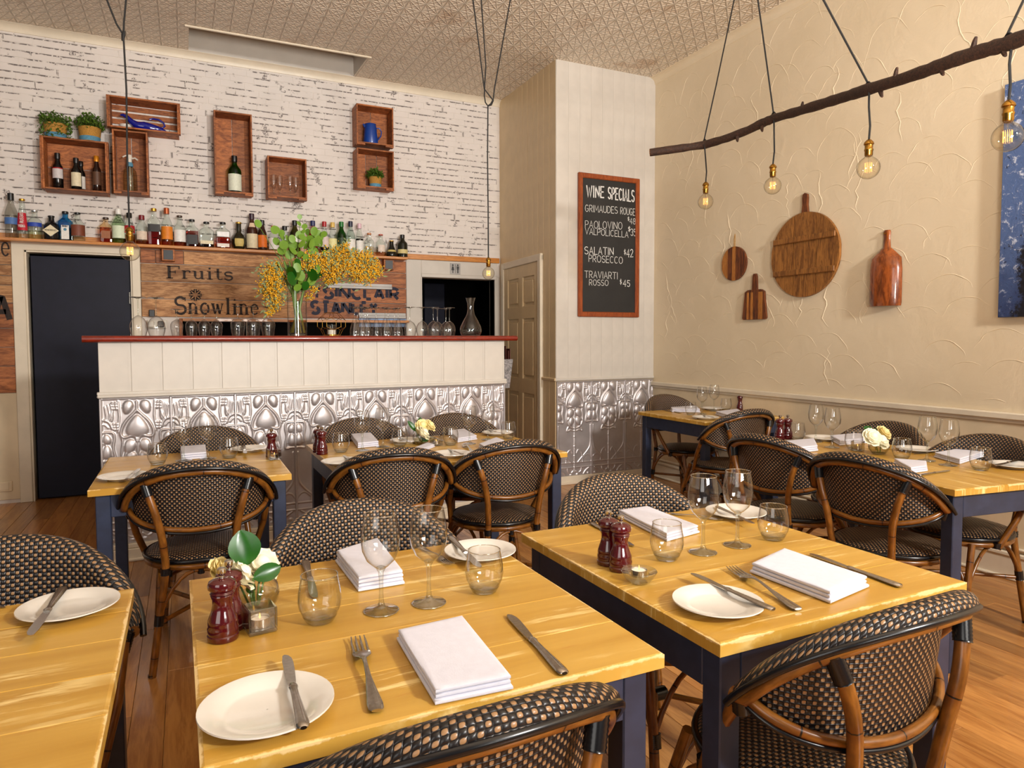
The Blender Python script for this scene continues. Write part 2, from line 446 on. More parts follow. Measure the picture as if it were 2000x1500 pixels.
def mat_tin():
    mt, nt, b = newmat('pressed_tin')
    v = worldpos(nt); f = noise(nt, v, 9, 4, 0.6)
    nt.links.new(mixc(nt, f, lin((180, 172, 172)), lin((214, 208, 208))), b.inputs['Base Color'])
    b.inputs['Metallic'].default_value = 0.72
    nt.links.new(mathn(nt, 'ADD', mathn(nt, 'MULTIPLY', f, 0.2), 0.30), b.inputs['Roughness'])
    return mt
M['tin'] = mat_tin()
def mat_brick():
    mt, nt, b = newmat('whitewashed_brick')
    uv = nt.nodes.new('ShaderNodeUVMap'); sp = nt.nodes.new('ShaderNodeSeparateXYZ'); nt.links.new(uv.outputs[0], sp.inputs[0])
    v = worldpos(nt)
    base = mixc(nt, noise(nt, v, 6, 4), lin((212, 204, 197)), lin((230, 222, 216)))
    wob = mathn(nt, 'MULTIPLY', mathn(nt, 'SUBTRACT', noise(nt, v, 26, 3), 0.5), 0.3)
    vv = mathn(nt, 'ADD', sp.outputs[1], wob)
    top = ramp(nt, vv, 0.77, 0.9)
    mask = ramp(nt, noise(nt, v, 6.5, 2), 0.43, 0.5)
    thin = ramp(nt, noise(nt, v, 40, 3), 0.36, 0.5)
    line = mathn(nt, 'MULTIPLY', mathn(nt, 'MULTIPLY', top, mask), thin)
    side = mathn(nt, 'MULTIPLY', ramp(nt, mathn(nt, 'ABSOLUTE', mathn(nt, 'SUBTRACT', sp.outputs[0], 0.5)), 0.462, 0.49), ramp(nt, noise(nt, v, 9.3, 2), 0.56, 0.62))
    blob = mathn(nt, 'MULTIPLY', ramp(nt, noise(nt, v, 11, 2), 0.66, 0.7), ramp(nt, noise(nt, v, 90, 3, 0.7), 0.44, 0.56))
    dark = mathn(nt, 'MAXIMUM', mathn(nt, 'MAXIMUM', line, side), blob)
    nt.links.new(mixc(nt, mathn(nt, 'MULTIPLY', dark, 0.88), base, lin((66, 52, 50))), b.inputs['Base Color'])
    b.inputs['Roughness'].default_value = 0.75
    return mt
M['brick'] = mat_brick()
M['mortar'] = plain('white_mortar', (224, 216, 208), 0.85, var=0.04, scale=6)
def mat_ceiling():
    mt, nt, b = newmat('pressed_metal_ceiling')
    g = nt.nodes.new('ShaderNodeNewGeometry'); sp = nt.nodes.new('ShaderNodeSeparateXYZ'); nt.links.new(g.outputs['Position'], sp.inputs[0])
    k = pi / 0.125
    x = mathn(nt, 'MULTIPLY', sp.outputs[0], k); y = mathn(nt, 'MULTIPLY', sp.outputs[1], k)
    def rid(e, p): return mathn(nt, 'POWER', mathn(nt, 'SUBTRACT', 1.0, mathn(nt, 'ABSOLUTE', mathn(nt, 'SINE', e))), p)
    a = rid(x, 8); c = rid(y, 8)
    d1 = rid(mathn(nt, 'ADD', x, y), 6); d2 = rid(mathn(nt, 'SUBTRACT', x, y), 6)
    d3 = rid(mathn(nt, 'ADD', mathn(nt, 'MULTIPLY', x, 2.0), y), 5); d4 = rid(mathn(nt, 'SUBTRACT', mathn(nt, 'MULTIPLY', x, 2.0), y), 5)
    h = mathn(nt, 'MAXIMUM', mathn(nt, 'MAXIMUM', a, c), mathn(nt, 'MAXIMUM', d1, d2))
    h = mathn(nt, 'MAXIMUM', h, mathn(nt, 'MULTIPLY', mathn(nt, 'MAXIMUM', d3, d4), 0.7))
    v = worldpos(nt)
    st = mathn(nt, 'MULTIPLY', ramp(nt, noise(nt, v, 2.6, 5, 0.7), 0.54, 0.74), 0.5)
    base = mixc(nt, noise(nt, v, 5, 3), lin((228, 211, 188)), lin((240, 226, 206)))
    nt.links.new(mixc(nt, st, base, lin((170, 118, 62))), b.inputs['Base Color'])
    b.inputs['Roughness'].default_value = 0.4
    bump(nt, b, h, 0.9, 0.012)
    return mt
M['ceiling'] = mat_ceiling()
def mat_stucco():
    mt, nt, b = newmat('trowelled_stucco')
    v = worldpos(nt)
    base = mixc(nt, noise(nt, v, 2.2, 4), lin((218, 200, 168)), lin((232, 216, 188)))
    nt.links.new(base, b.inputs['Base Color']); b.inputs['Roughness'].default_value = 0.6
    h = mathn(nt, 'ADD', noise(nt, v, 5, 5, 0.6, 0.8), mathn(nt, 'MULTIPLY', noise(nt, v, 60, 3), 0.08))
    bump(nt, b, h, 0.2, 0.02)
    return mt
M['stucco'] = mat_stucco()
def mat_painting():
    mt, nt, b = newmat('blue_forest_paint')
    v = coords(nt)
    sp = nt.nodes.new('ShaderNodeSeparateXYZ'); nt.links.new(v, sp.inputs[0])
    n1 = noise(nt, v, 9, 6, 0.8); n2 = noise(nt, v, 22, 5, 0.75, 0.6)
    up = ramp(nt, mathn(nt, 'ADD', sp.outputs[2], mathn(nt, 'MULTIPLY', n1, 0.5)), 0.0, 0.9)
    col = mixc(nt, up, lin((20, 34, 78)), lin((82, 106, 154)))
    col = mixc(nt, mathn(nt, 'MULTIPLY', ramp(nt, n2, 0.55, 0.66), up), col, lin((206, 214, 232)))
    trunk = ramp(nt, mathn(nt, 'ADD', mathn(nt, 'ADD', mathn(nt, 'MULTIPLY', sp.outputs[1], -2.0), mathn(nt, 'MULTIPLY', sp.outputs[2], -0.25)), mathn(nt, 'MULTIPLY', mathn(nt, 'SUBTRACT', n1, 0.5), 0.6)), -0.78, -0.7)
    dk = mathn(nt, 'MAXIMUM', trunk, ramp(nt, noise(nt, v, 15, 6, 0.85), 0.6, 0.64))
    col = mixc(nt, dk, col, lin((14, 14, 24)))
    col = mixc(nt, mathn(nt, 'MULTIPLY', ramp(nt, noise(nt, v, 34, 4, 0.8), 0.68, 0.7), 0.8), col, lin((230, 232, 238)))
    nt.links.new(col, b.inputs['Base Color']); b.inputs['Roughness'].default_value = 0.5
    bump(nt, b, n2, 0.5, 0.01)
    return mt
M['painting'] = mat_painting()

# ================================================================== THE ROOM
XL, Y0 = -3.6, -3.2
ZC, ZCB = 3.715, 3.775      # ceiling height, and at the back wall
YS = 5.349                  # face of the tin-clad pillar
XS0, XS1 = 2.955, 3.025     # pillar's left face, front and at the back wall
# ---- floor: laminate boards running away from the camera
floor = obj('floor', MB().box(XL, XR + 0.1, Y0, 8.2, -0.06, -0.012), M['floor'], kind='structure', smooth=0)
bw, bl = 0.105, 1.25
board_me = MB().box(-bw / 2 + 0.0006, bw / 2 - 0.0006, -bl / 2 + 0.0006, bl / 2 - 0.0006, -0.012, 0.0, 0.0012).mesh('floor_board', M['floor'], 0)
spots = []
x = XR - bw / 2; k = 0
while x > -2.2:
    y = 7.0 + (k * 0.47) % bl
    while y > -0.6:
        spots.append((x, y)); y -= bl
    x -= bw; k += 1
def seen(x, y):
    d = Vector((x, y, 0)) - EYE; w = d.dot(_f)
    if w < 0.2: return None
    return abs(d.dot(_r) / w) < 0.86 and d.dot(_u) / w > -0.72
vis = [s for s in spots if any(seen(s[0], s[1] + dy) for dy in (-0.6, 0, 0.6))]
vis.sort(key=lambda s: s[0] ** 2 + s[1] ** 2)
near, rest = vis[:296], vis[296:] + [s for s in spots if s not in set(vis)]
for s in near:
    o = obj('floor_board', board_me, None, floor); o.location = (s[0], s[1], 0)
mb = MB()
for s in rest: mb.box(s[0] - bw / 2 + 0.0006, s[0] + bw / 2 - 0.0006, s[1] - bl / 2 + 0.0006, s[1] + bl / 2 - 0.0006, -0.012, 0)
obj('floor_boards_beyond', mb, M['floor'], floor, 0, 'stuff')

# ---- ceiling with a recess next to the back wall
rx0, rx1, ry0, ry1 = 0.08, 1.485, 6.06, 6.62
def zc(y): return ZC if y < YS else ZC + (ZCB - ZC) * (y - YS) / (YB - YS)
mb = MB()
def cq(xa, xb, ya, yb):
    mb.add([(xa, ya, zc(ya)), (xa, yb, zc(yb)), (xb, yb, zc(yb)), (xb, ya, zc(ya))], [[0, 1, 2, 3]])
cq(XL, XR + .1, Y0, YS); cq(XL, XR + .1, YS, ry0); cq(XL, rx0, ry0, ry1); cq(rx1, XR + .1, ry0, ry1); cq(XL, XR + .1, ry1, 7.0)
ceiling = obj('ceiling', mb, M['ceiling'], kind='structure', smooth=0)
rec = MB()
zt = zc(ry0) + 0.30; z0 = zc(ry0); z1 = zc(ry1)
rec.add([(rx0, ry0, z0), (rx0, ry1, z1), (rx0, ry1, zt), (rx0, ry0, zt)], [[0, 1, 2, 3]])
rec.add([(rx1, ry0, z0), (rx1, ry1, z1), (rx1, ry1, zt), (rx1, ry0, zt)], [[3, 2, 1, 0]])
rec.add([(rx0, ry0, z0), (rx1, ry0, z0), (rx1, ry0, zt), (rx0, ry0, zt)], [[0, 1, 2, 3]])
rec.add([(rx0, ry1, z1), (rx1, ry1, z1), (rx1, ry1, zt), (rx0, ry1, zt)], [[3, 2, 1, 0]])
rec.add([(rx0, ry0, zt), (rx1, ry0, zt), (rx1, ry1, zt), (rx0, ry1, zt)], [[0, 1, 2, 3]])
obj('recess_lining', rec, M['white_paint'], ceiling, 0)
lip = MB().box(rx0 - 0.03, rx1 + 0.03, ry0 - 0.022, ry0, z0 - 0.012, z0 + 0.03, 0.003)
obj('recess_trim', lip, M['frame_paint'], ceiling, 0)

# ---- back wall: whitewashed bricks above, openings below
wall_back = struct('wall_back')
# backing with door opening (x -1.13..-.40) and passage opening (x 2.15..2.945)
dx0, dx1, dzt = -1.145, -0.395, 2.02
px0, px1, pzt = 2.15, 2.945, 1.925
mb = MB()
mb.box(XL, 3.2, YB, YB + 0.12, 2.06, 3.9)
mb.box(XL, dx0, YB, YB + 0.12, 0, 2.06); mb.box(dx1, px0, YB, YB + 0.12, 0, 2.06); mb.box(px1, 3.2, YB, YB + 0.12, 0, 2.06)
mb.box(dx0, dx1, YB, YB + 0.12, dzt, 2.06); mb.box(px0, px1, YB, YB + 0.12, pzt, 2.06)
obj('plaster', mb, M['mortar'], wall_back, 0)
pitch_z, pitch_x = 0.0562, 0.198
rows = []
zr = 2.125; r = 0
while zr < ZCB - 0.045:
    xx = 3.02 - (r % 2) * pitch_x * 0.5 - (r % 3) * 0.02
    while xx > -1.75:
        rows.append((xx - pitch_x / 2, zr + pitch_z / 2)); xx -= pitch_x
    zr += pitch_z; r += 1
def brick_mb(seed):
    rs = random.Random(seed); w, h = pitch_x - 0.004, pitch_z - 0.004; mb = MB(); d = 0.0022 + rs.random() * 0.001
    j = lambda a: rs.uniform(-a, a)
    f = [(-w / 2 + j(.002), -d, -h / 2 + j(.001)), (w / 2 + j(.002), -d, -h / 2 + j(.001)), (w / 2 + j(.002), -d, h / 2 + j(.001)), (-w / 2 + j(.002), -d, h / 2 + j(.001))]
    bk = [(p[0] * 1.012, 0.001, p[2] * 1.03) for p in f]
    u = [(0, 0), (1, 0), (1, 1), (0, 1)]
    mb.add(f, [[0, 1, 2, 3]], [u])
    mb.add(f + bk, [[1, 0, 4, 5], [2, 1, 5, 6], [3, 2, 6, 7], [0, 3, 7, 4]], [[u[1], u[0], u[0], u[1]], [u[2], u[1], u[1], u[2]], [u[3], u[2], u[2], u[3]], [u[0], u[3], u[3], u[0]]])
    return mb
bricks = [brick_mb(i) for i in range(4)]; brick_mes = [b.mesh('brick', M['brick'], 0) for b in bricks]
rows.sort(key=lambda q: abs(q[0] - 0.9) + abs(q[1] - 2.9) * 1.1)
for i, (bx, bz) in enumerate(rows[:298]):
    o = obj('brick', brick_mes[i % 4], None, wall_back); o.location = (bx, YB, bz)
mb = MB()
for i, (bx, bz) in enumerate(rows[298:]):
    b = bricks[i % 4]; mb.add([(v[0] + bx, v[1] + YB, v[2] + bz) for v in b.v], b.f, b.uv)
obj('bricks_beyond', mb, M['brick'], wall_back, 0, 'stuff')
# timber rail along the wall at shelf height
trim = obj('trim_1', MB().box(-1.75, 3.0, YB - 0.022, YB, 2.098, 2.15, 0.004), M['shelf'], kind='structure', smooth=0)
# cornices
def cornice(name, pts, d, mat):
    # pts: two ends on the wall/ceiling line; d: inward unit direction
    prof = [(0.0, -0.062), (0.008, -0.058), (0.013, -0.036), (0.026, -0.018), (0.044, -0.008), (0.058, -0.004), (0.06, 0.004), (0.0, 0.004)]
    mb = MB(); n = len(prof); vs = []
    for p in pts:
        for (a, b) in prof: vs.append((p[0] + d[0] * a, p[1] + d[1] * a, p[2] + b))
    mb.add(vs, [[k, (k + 1) % n, n + (k + 1) % n, n + k] for k in range(n)])
    return obj(name, mb, mat, kind='structure', smooth=40)
cornice('trim_2', [(XL, YB, ZCB), (XS1, YB, ZCB)], (0, -1), M['frame_paint'])
cornice('trim_3', [(XR, Y0, ZC), (XR, YS, ZC)], (-1, 0), M['stucco'])

# ---- right wall, trowelled stucco with raised ridges, dado rail and skirting
wall_right = obj('wall_right', MB().box(XR, XR + 0.12, Y0, YS + 0.3, 0, ZC + 0.05), M['stucco'], kind='structure', smooth=0)
mb = MB(); rr = random.Random(11)
def ridge(pts, w, h):
    pts = [Vector(p) for p in pts]; N = len(pts); vs = []
    for i, p in enumerate(pts):
        t = (pts[min(i + 1, N - 1)] - pts[max(i - 1, 0)]).normalized(); nn = Vector((-t.y, t.x))
        k = min(1.0, 4 * min(i, N - 1 - i) / N + 0.12); ww = w * (0.6 + 0.8 * rr.random()); hh = h * k * (0.5 + rr.random())
        a = p + nn * ww; b = p - nn * ww; c = p + nn * ww * 0.25
        vs += [(XR + 0.0005, a.x, a.y), (XR - hh, c.x, c.y), (XR + 0.0005, b.x, b.y)]
    fs = []
    for i in range(N - 1):
        for k in range(2): fs.append([i * 3 + k, i * 3 + k + 1, i * 3 + k + 4, i * 3 + k + 3])
    mb.add(vs, fs)
zrow = 0.86; i = 0
while zrow < 3.7:
    yy = 0.4 + (i % 2) * 0.15
    while yy < 5.5:
        if rr.random() < 0.92:
            R = 0.150 * rr.uniform(0.85, 1.15); st = 1.0 + 0.9 * max(0, (zrow - 1.8) / 1.9) * rr.uniform(0.3, 1.2)
            c = Vector((yy + rr.uniform(-.04, .04), zrow + rr.uniform(-.04, .04)))
            a0 = radians(rr.uniform(0, 45)); a1 = radians(rr.uniform(120, 185)); pts = []
            for k in range(15):
                a = a0 + (a1 - a0) * k / 14
                q = c + Vector((cos(a) * R * (1 + 0.05 * sin(k * 1.3 + yy * 9)), sin(a) * R * st))
                if 0.95 < q.y < 3.64 and q.x < 5.32: pts.append(q)
            if len(pts) > 4: ridge(pts, 0.0026, 0.0019)
        yy += 0.27
    zrow += 0.165; i += 1
for k in range(34):
    y = rr.uniform(0.8, 5.2); z = rr.uniform(1.2, 3.3); pts = []
    for j in range(10):
        pts.append(Vector((y, z))); y += rr.uniform(-.03, .03); z -= rr.uniform(.02, .05)
    pts = [p for p in pts if .96 < p.y < 3.6 and p.x < 5.3]
    if len(pts) > 3: ridge(pts, 0.0036, 0.0026)
obj('plaster_ridges', mb, M['stucco'], wall_right, 30, 'stuff')
obj('dado_panel', MB().box(XR - 0.004, XR + 0.01, Y0, YS, 0.1, 0.86), M['dado'], wall_right, 0)
obj('trim_4', MB().box(XR - 0.03, XR, Y0, YS, 0.862, 0.90, 0.006).box(XR - 0.014, XR, Y0, YS, 0.842, 0.866, 0.004), M['frame_paint'], kind='structure', smooth=0)
obj('baseboard_right', MB().box(XR - 0.016, XR, Y0, YS, 0, 0.125, 0.003).box(XR - 0.024, XR, Y0, YS, 0.125, 0.15, 0.006).box(XR - 0.019, XR, Y0, YS, 0.165, 0.178, 0.004).box(XR - 0.03, XR - 0.01, Y0, YS, 0, 0.018, 0.006), M['frame_paint'], kind='structure', smooth=0)

# ---- pillar: lined side wall with six-panel door, lined front with tin dado
pillar = struct('wall_pillar')
mb = MB()
poly = [(XS0, YS), (XR + 0.05, YS), (XR + 0.05, YB + 0.3), (XS1, YB + 0.3)]
mb.add([(p[0], p[1], 0) for p in poly] + [(p[0], p[1], 3.85) for p in poly], [[0, 1, 5, 4], [1, 2, 6, 5], [2, 3, 7, 6], [3, 0, 4, 7]])
obj('core', mb, M['beige'], pillar, 0)
# front boards
nb = 9; wb = (XR - XS0) / nb
bme = MB().box(-wb / 2 + 0.0002, wb / 2 - 0.0002, -0.008, 0.0, 0.955, 3.72, 0.001).mesh('lining_board', M['white_paint'], 0)
for i in range(nb):
    o = obj('lining_board', bme, None, pillar); o.location = (XS0 + wb * (i + 0.5), YS, 0)
obj('pillar_rail', MB().box(XS0 - 0.02, XR, YS - 0.022, YS, 0.93, 0.957, 0.006), M['white_paint'], pillar, 0)
obj('pillar_corner_bead', MB().tube([(XS0 - 0.004, YS - 0.006, 0.95), (XS0 - 0.004, YS - 0.006, 3.71)], 0.007, 6), M['white_paint'], pillar)
obj('pillar_skirting', MB().box(XS0 - 0.012, XR, YS - 0.018, YS, 0, 0.075, 0.004).box(XS0 - 0.012, XR, YS - 0.028, YS, 0, 0.03, 0.005), M['frame_paint'], pillar, 0)
# side boards (left face), local x along the face going back
sang = atan2(YB - YS, XS1 - XS0)
side = struct('wall_side', (XS0, YS, 0), sang)      # local +x goes back along the face, local +y is into the room
ns = 11; wsb = 1.34 / ns
bme = MB().box(-wsb / 2 + 0.002, wsb / 2 - 0.002, 0.0, 0.009, 0.02, 3.80, 0.003).mesh('side_board', M['beige'], 0)
door_a, door_b, door_z = 0.33, 1.19, 2.02
top_me = MB().box(-wsb / 2 + 0.002, wsb / 2 - 0.002, 0.0, 0.009, door_z + 0.05, 3.80, 0.003).mesh('side_board', M['beige'], 0)
for i in range(ns):
    xm = wsb * (i + 0.5)
    o = obj('side_board', top_me if xm > door_a - 0.03 else bme, None, side); o.location = (xm, 0, 0)
obj('side_rail', MB().box(-0.02, door_a - 0.06, 0.0, 0.026, 0.93, 0.957, 0.006), M['beige'], side, 0)
obj('side_skirting', MB().box(-0.02, door_a - 0.06, 0.0, 0.02, 0, 0.09, 0.004), M['frame_paint'], side, 0)
# door_2: beige six-panel door in that wall
d2 = struct('door_2', (XS0, YS, 0), sang, 'beige six-panel door with cream frame beside the bar')
mb = MB()
mb.box(door_a - 0.065, door_a, 0.0, 0.036, 0, door_z + 0.05, 0.005); mb.box(door_b, door_b + 0.065, 0.0, 0.036, 0, door_z + 0.05, 0.005)
mb.box(door_a - 0.065, door_b + 0.065, 0.0, 0.034, door_z, door_z + 0.065, 0.005)
obj('door_frame', mb, M['frame_paint'], d2, 0)
dw = door_b - door_a
slab = MB()
stile = 0.10; mid = 0.10
hz = [(0.10, 0.78), (0.92, 1.50), (1.62, 1.90)]
cols = [(door_a + stile, door_a + dw / 2 - mid / 2), (door_a + dw / 2 + mid / 2, door_b - stile)]
slab.box(door_a, door_b, 0.0, 0.006, 0.0, door_z)
slab.box(door_a, door_a + stile, 0, 0.022, 0, door_z, 0.003); slab.box(door_b - stile, door_b, 0, 0.022, 0, door_z, 0.003)
slab.box(cols[0][1], cols[1][0], 0, 0.0215, 0, door_z, 0.003)
zs = [0.0] + [z for h in hz for z in h] + [door_z]
for i in range(0, len(zs), 2): slab.box(door_a, door_b, 0, 0.021, zs[i], zs[i + 1], 0.003)
obj('door_panel', slab, M['beige'], d2, 0)
for (a, b) in cols:
    for (z0_, z1_) in hz:
        obj('raised_panel', MB().box(a + 0.03, b - 0.03, 0.004, 0.018, z0_ + 0.03, z1_ - 0.03, 0.010), M['beige'], d2, 0)
obj('door_knob', MB().tube([(door_b - 0.05, 0.02, 1.0), (door_b - 0.05, 0.06, 1.0)], 0.012, 10).ball((door_b - 0.05, 0.075, 1.0), 0.027, 2), M['brass'], d2)

# door_1: plain black door
d1 = struct('door_1', (0, 0, 0), 0, 'plain blue black door with cream frame')
fw = 0.085
mb = MB()
mb.box(dx0 - fw, dx0, YB - 0.03, YB + 0.0, 0, dzt + 0.05, 0.004); mb.box(dx1, dx1 + 0.062, YB - 0.03, YB, 0, dzt + 0.05, 0.004)
mb.box(dx0 - fw, dx1 + 0.062, YB - 0.0295, YB, dzt, dzt + 0.075, 0.004)
mb.box(dx0 - 0.006, dx0 + 0.012, YB - 0.012, YB + 0.12, 0, dzt); mb.box(dx1 - 0.012, dx1 + 0.006, YB - 0.012, YB + 0.12, 0, dzt); mb.box(dx0, dx1, YB - 0.012, YB + 0.12, dzt - 0.012, dzt + 0.004)
obj('door_frame', mb, M['frame_paint'], d1, 0)
obj('door_panel', MB().box(dx0 + 0.03, dx1 - 0.016, YB + 0.03, YB + 0.07, 0.012, dzt - 0.035, 0.003), M['doorblack'], d1, 0)
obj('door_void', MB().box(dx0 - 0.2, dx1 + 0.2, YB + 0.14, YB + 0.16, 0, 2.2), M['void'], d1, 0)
for zh in (1.66, 1.36):
    obj('hinge', MB().tube([(dx1 - 0.014, YB + 0.008, zh - 0.055), (dx1 - 0.014, YB + 0.008, zh + 0.055)], 0.008, 8).box(dx1 - 0.03, dx1 - 0.004, YB + 0.012, YB + 0.03, zh - 0.05, zh + 0.05, 0.002), M['steel'], d1)
# door_3: dark passage to the washrooms
d3 = struct('door_3', (0, 0, 0), 0, 'dark passage opening with cream surround')
mb = MB()
mb.box(1.99, px0 - 0.004, YB - 0.014, YB, 0, 2.095, 0.003); mb.box(px0 - 0.004, px1 + 0.03, YB - 0.0138, YB, pzt + 0.035, 2.095, 0.003)
mb.box(px0 - 0.006, px1 + 0.02, YB - 0.024, YB, pzt, pzt + 0.036, 0.004)
mb.box(px0 - 0.012, px0, YB - 0.02, YB + 0.12, 0, pzt); mb.box(px1, px1 + 0.05, YB - 0.02, YB + 0.12, 0, pzt + 0.03, 0.004)
obj('door_frame', mb, M['white_paint'], d3, 0)
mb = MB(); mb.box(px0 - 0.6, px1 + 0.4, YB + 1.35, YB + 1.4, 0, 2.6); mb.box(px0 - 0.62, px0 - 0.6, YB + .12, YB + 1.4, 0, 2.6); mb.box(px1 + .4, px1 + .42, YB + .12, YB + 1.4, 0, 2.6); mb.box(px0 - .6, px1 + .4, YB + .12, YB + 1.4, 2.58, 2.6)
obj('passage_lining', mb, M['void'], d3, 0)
mb = MB()
mb.box(px1 - 0.34, px1 - 0.08, YB + 1.31, YB + 1.35, 0, 1.98, 0.006)
obj('inner_door', mb, M['doorblack'], d3, 0)

# lower cream panel at the far left, below the planks
lw = struct('trim_5', (0, 0, 0))
obj('lower_panel', MB().box(-2.4, dx0 - fw, YB - 0.012, YB, 0.03, 0.885, 0.003), M['dado'], lw, 0)
obj('vent_cover', MB().box(-1.62, dx0 - fw - 0.05, YB - 0.026, YB - 0.01, 0.10, 0.185, 0.004).box(-1.62, dx0 - fw - 0.07, YB - 0.03, YB - 0.02, 0.113, 0.172, 0.003), M['dado'], lw, 0)

# ---- reclaimed planks on the back wall, with stencilled words
planks = tag(struct('wall_planks'), None); planks['label'] = 'reclaimed timber planks with stencilled words'
bounds = [2.075, 1.955, 1.802, 1.655, 1.50]
ri = random.Random(3)
for k in range(4):
    za, zb = bounds[k], bounds[k + 1]
    cuts = [dx1 + 0.064, 0.93 + ri.uniform(-.05, .05), 1.985]
    if k == 0: cuts = [dx1 + 0.064, -0.215, 0.0, 0.93, 1.985]
    for a, b in zip(cuts[:-1], cuts[1:]):
        th = 0.02 + ri.uniform(0, 0.006)
        o = obj('plank', MB().box(-(b - a) / 2 + 0.002, (b - a) / 2 - 0.002, -th, 0, -(za - zb) / 2 + 0.003, (za - zb) / 2 - 0.002, 0.003), M['plank_red'] if a > 0.6 or (k == 0 and a < -0.1) else M['plank'], planks, 0)
        o.location = ((a + b) / 2, YB, (za + zb) / 2)
zb = [2.075, 1.90, 1.815, 1.74, 1.60, 1.40, 1.25, 1.10, 0.885]
for k in range(8):
    th = 0.02 + ri.uniform(0, 0.008); hh = zb[k] - zb[k + 1]
    o = obj('plank', MB().box(-0.4, 0.4, -th, 0, -hh / 2 + 0.002, hh / 2 - 0.002, 0.003), M['plank_red'] if k > 3 else M['plank'], planks, 0)
    o.location = (dx0 - fw - 0.402, YB, (zb[k] + zb[k + 1]) / 2)

# ---- stroke lettering
def arc(cx, cy, rx, ry, a0, a1, n=10): return [(cx + rx * cos(radians(a0 + (a1 - a0) * k / n)), cy + ry * sin(radians(a0 + (a1 - a0) * k / n))) for k in range(n + 1)]
GL = {
 'A': (4, [[(0, 0), (2, 6), (4, 0)], [(.7, 2), (3.3, 2)]]), 'C': (4, [arc(2.1, 3, 2.1, 3, 50, 310)]),
 'D': (4, [[(0, 0), (0, 6)], [(0, 6)] + arc(1.2, 3, 2.8, 3, 90, -90) + [(0, 0)]]), 'E': (3.2, [[(3.2, 6), (0, 6), (0, 0), (3.2, 0)], [(0, 3.1), (2.6, 3.1)]]),
 'G': (4.2, [arc(2.1, 3, 2.1, 3, 50, 330) + [(4, 2.7), (2.4, 2.7)]]), 'I': (0.4, [[(.2, 0), (.2, 6)]]), 'L': (3, [[(0, 6), (0, 0), (3, 0)]]),
 'M': (5, [[(0, 0), (.4, 6), (2.5, 1.6), (4.6, 6), (5, 0)]]), 'N': (4, [[(0, 0), (0, 6)], [(0, 6), (4, 0)], [(4, 0), (4, 6)]]),
 'O': (4.4, [arc(2.2, 3, 2.2, 3, 90, 450, 16)]), 'P': (3.4, [[(0, 0), (0, 6)], [(0, 6)] + arc(1.8, 4.4, 1.6, 1.6, 90, -90) + [(0, 2.8)]]),
 'R': (3.6, [[(0, 0), (0, 6)], [(0, 6)] + arc(1.8, 4.4, 1.6, 1.6, 90, -90) + [(0, 2.8)], [(1.4, 2.8), (3.6, 0)]]),
 'S': (3.6, [arc(1.8, 4.5, 1.7, 1.5, 40, 250, 9) + arc(1.8, 1.5, 1.8, 1.5, 70, -150, 9)]), 'T': (4, [[(0, 6), (4, 6)], [(2, 6), (2, 0)]]),
 'U': (4, [[(0, 6)] + arc(2, 2, 2, 2, 180, 360) + [(4, 6)]]), 'V': (4, [[(0, 6), (2, 0), (4, 6)]]), 'W': (5.6, [[(0, 6), (1.4, 0), (2.8, 5), (4.2, 0), (5.6, 6)]]),
 'B': (3.5, [[(0, 0), (0, 6)], [(0, 6)] + arc(1.7, 4.5, 1.5, 1.5, 90, -90) + [(0, 3)], [(1.7, 3)] + arc(1.8, 1.5, 1.7, 1.5, 90, -90) + [(0, 0)]]), 'H': (4, [[(0, 0), (0, 6)], [(4, 0), (4, 6)], [(0, 3), (4, 3)]]),
 'Y': (4, [[(0, 6), (2, 3)], [(4, 6), (2, 3), (2, 0)]]), 'K': (3.6, [[(0, 0), (0, 6)], [(3.4, 6), (0, 2.6)], [(1, 3.5), (3.6, 0)]]),
 '2': (3.4, [arc(1.7, 4.4, 1.6, 1.6, 160, -30, 8) + [(0, 0), (3.6, .2)]]), '3': (3.2, [arc(1.5, 4.5, 1.5, 1.5, 150, -80, 8), arc(1.5, 1.6, 1.7, 1.6, 85, -150, 8)]),
 '4': (3.6, [[(2.6, 0), (2.6, 6), (0, 2), (3.6, 2)]]), '5': (3.2, [[(3, 6), (.4, 6), (.2, 3.4)] + arc(1.5, 1.9, 1.7, 1.9, 110, -140, 8)]),
 '8': (3.2, [arc(1.6, 4.5, 1.4, 1.5, -90, 270, 12), arc(1.6, 1.5, 1.6, 1.5, 90, 450, 12)]), '$': (3, [arc(1.5, 4.3, 1.3, 1.2, 40, 250, 7) + arc(1.5, 1.9, 1.4, 1.2, 70, -150, 7), [(1.5, 6.6), (1.5, -.4)]]),
}
def strokes(word, gap=1.3):
    x = 0; out = []
    for ch in word:
        if ch == ' ': x += 2.6; continue
        w, st = GL[ch]
        for s in st: out.append([(p[0] + x, p[1]) for p in s])
        x += w + gap
    return out, x - gap
def ribbon(mb, pts, w, th, ext=True):
    """flat stroke in the x/z plane facing -y"""
    P = [Vector((p[0], p[1])) for p in pts]
    if ext and len(P) > 1:
        P[0] = P[0] + (P[0] - P[1]).normalized() * w * 0.45; P[-1] = P[-1] + (P[-1] - P[-2]).normalized() * w * 0.45
    L = []; R_ = []
    for i in range(len(P)):
        a = (P[i] - P[i - 1]).normalized() if i else (P[1] - P[0]).normalized()
        b = (P[i + 1] - P[i]).normalized() if i < len(P) - 1 else a
        t = (a + b); t = t.normalized() if t.length > 1e-4 else a
        n = Vector((-t.y, t.x)); k = 1.0 / max(0.55, n.dot(Vector((-a.y, a.x))))
        L.append(P[i] + n * w / 2 * k); R_.append(P[i] - n * w / 2 * k)
    vs = [(p.x, -th, p.y) for p in L] + [(p.x, -th, p.y) for p in R_]
    n = len(P)
    mb.add(vs, [[k + n, k + n + 1, k + 1, k] for k in range(n - 1)])
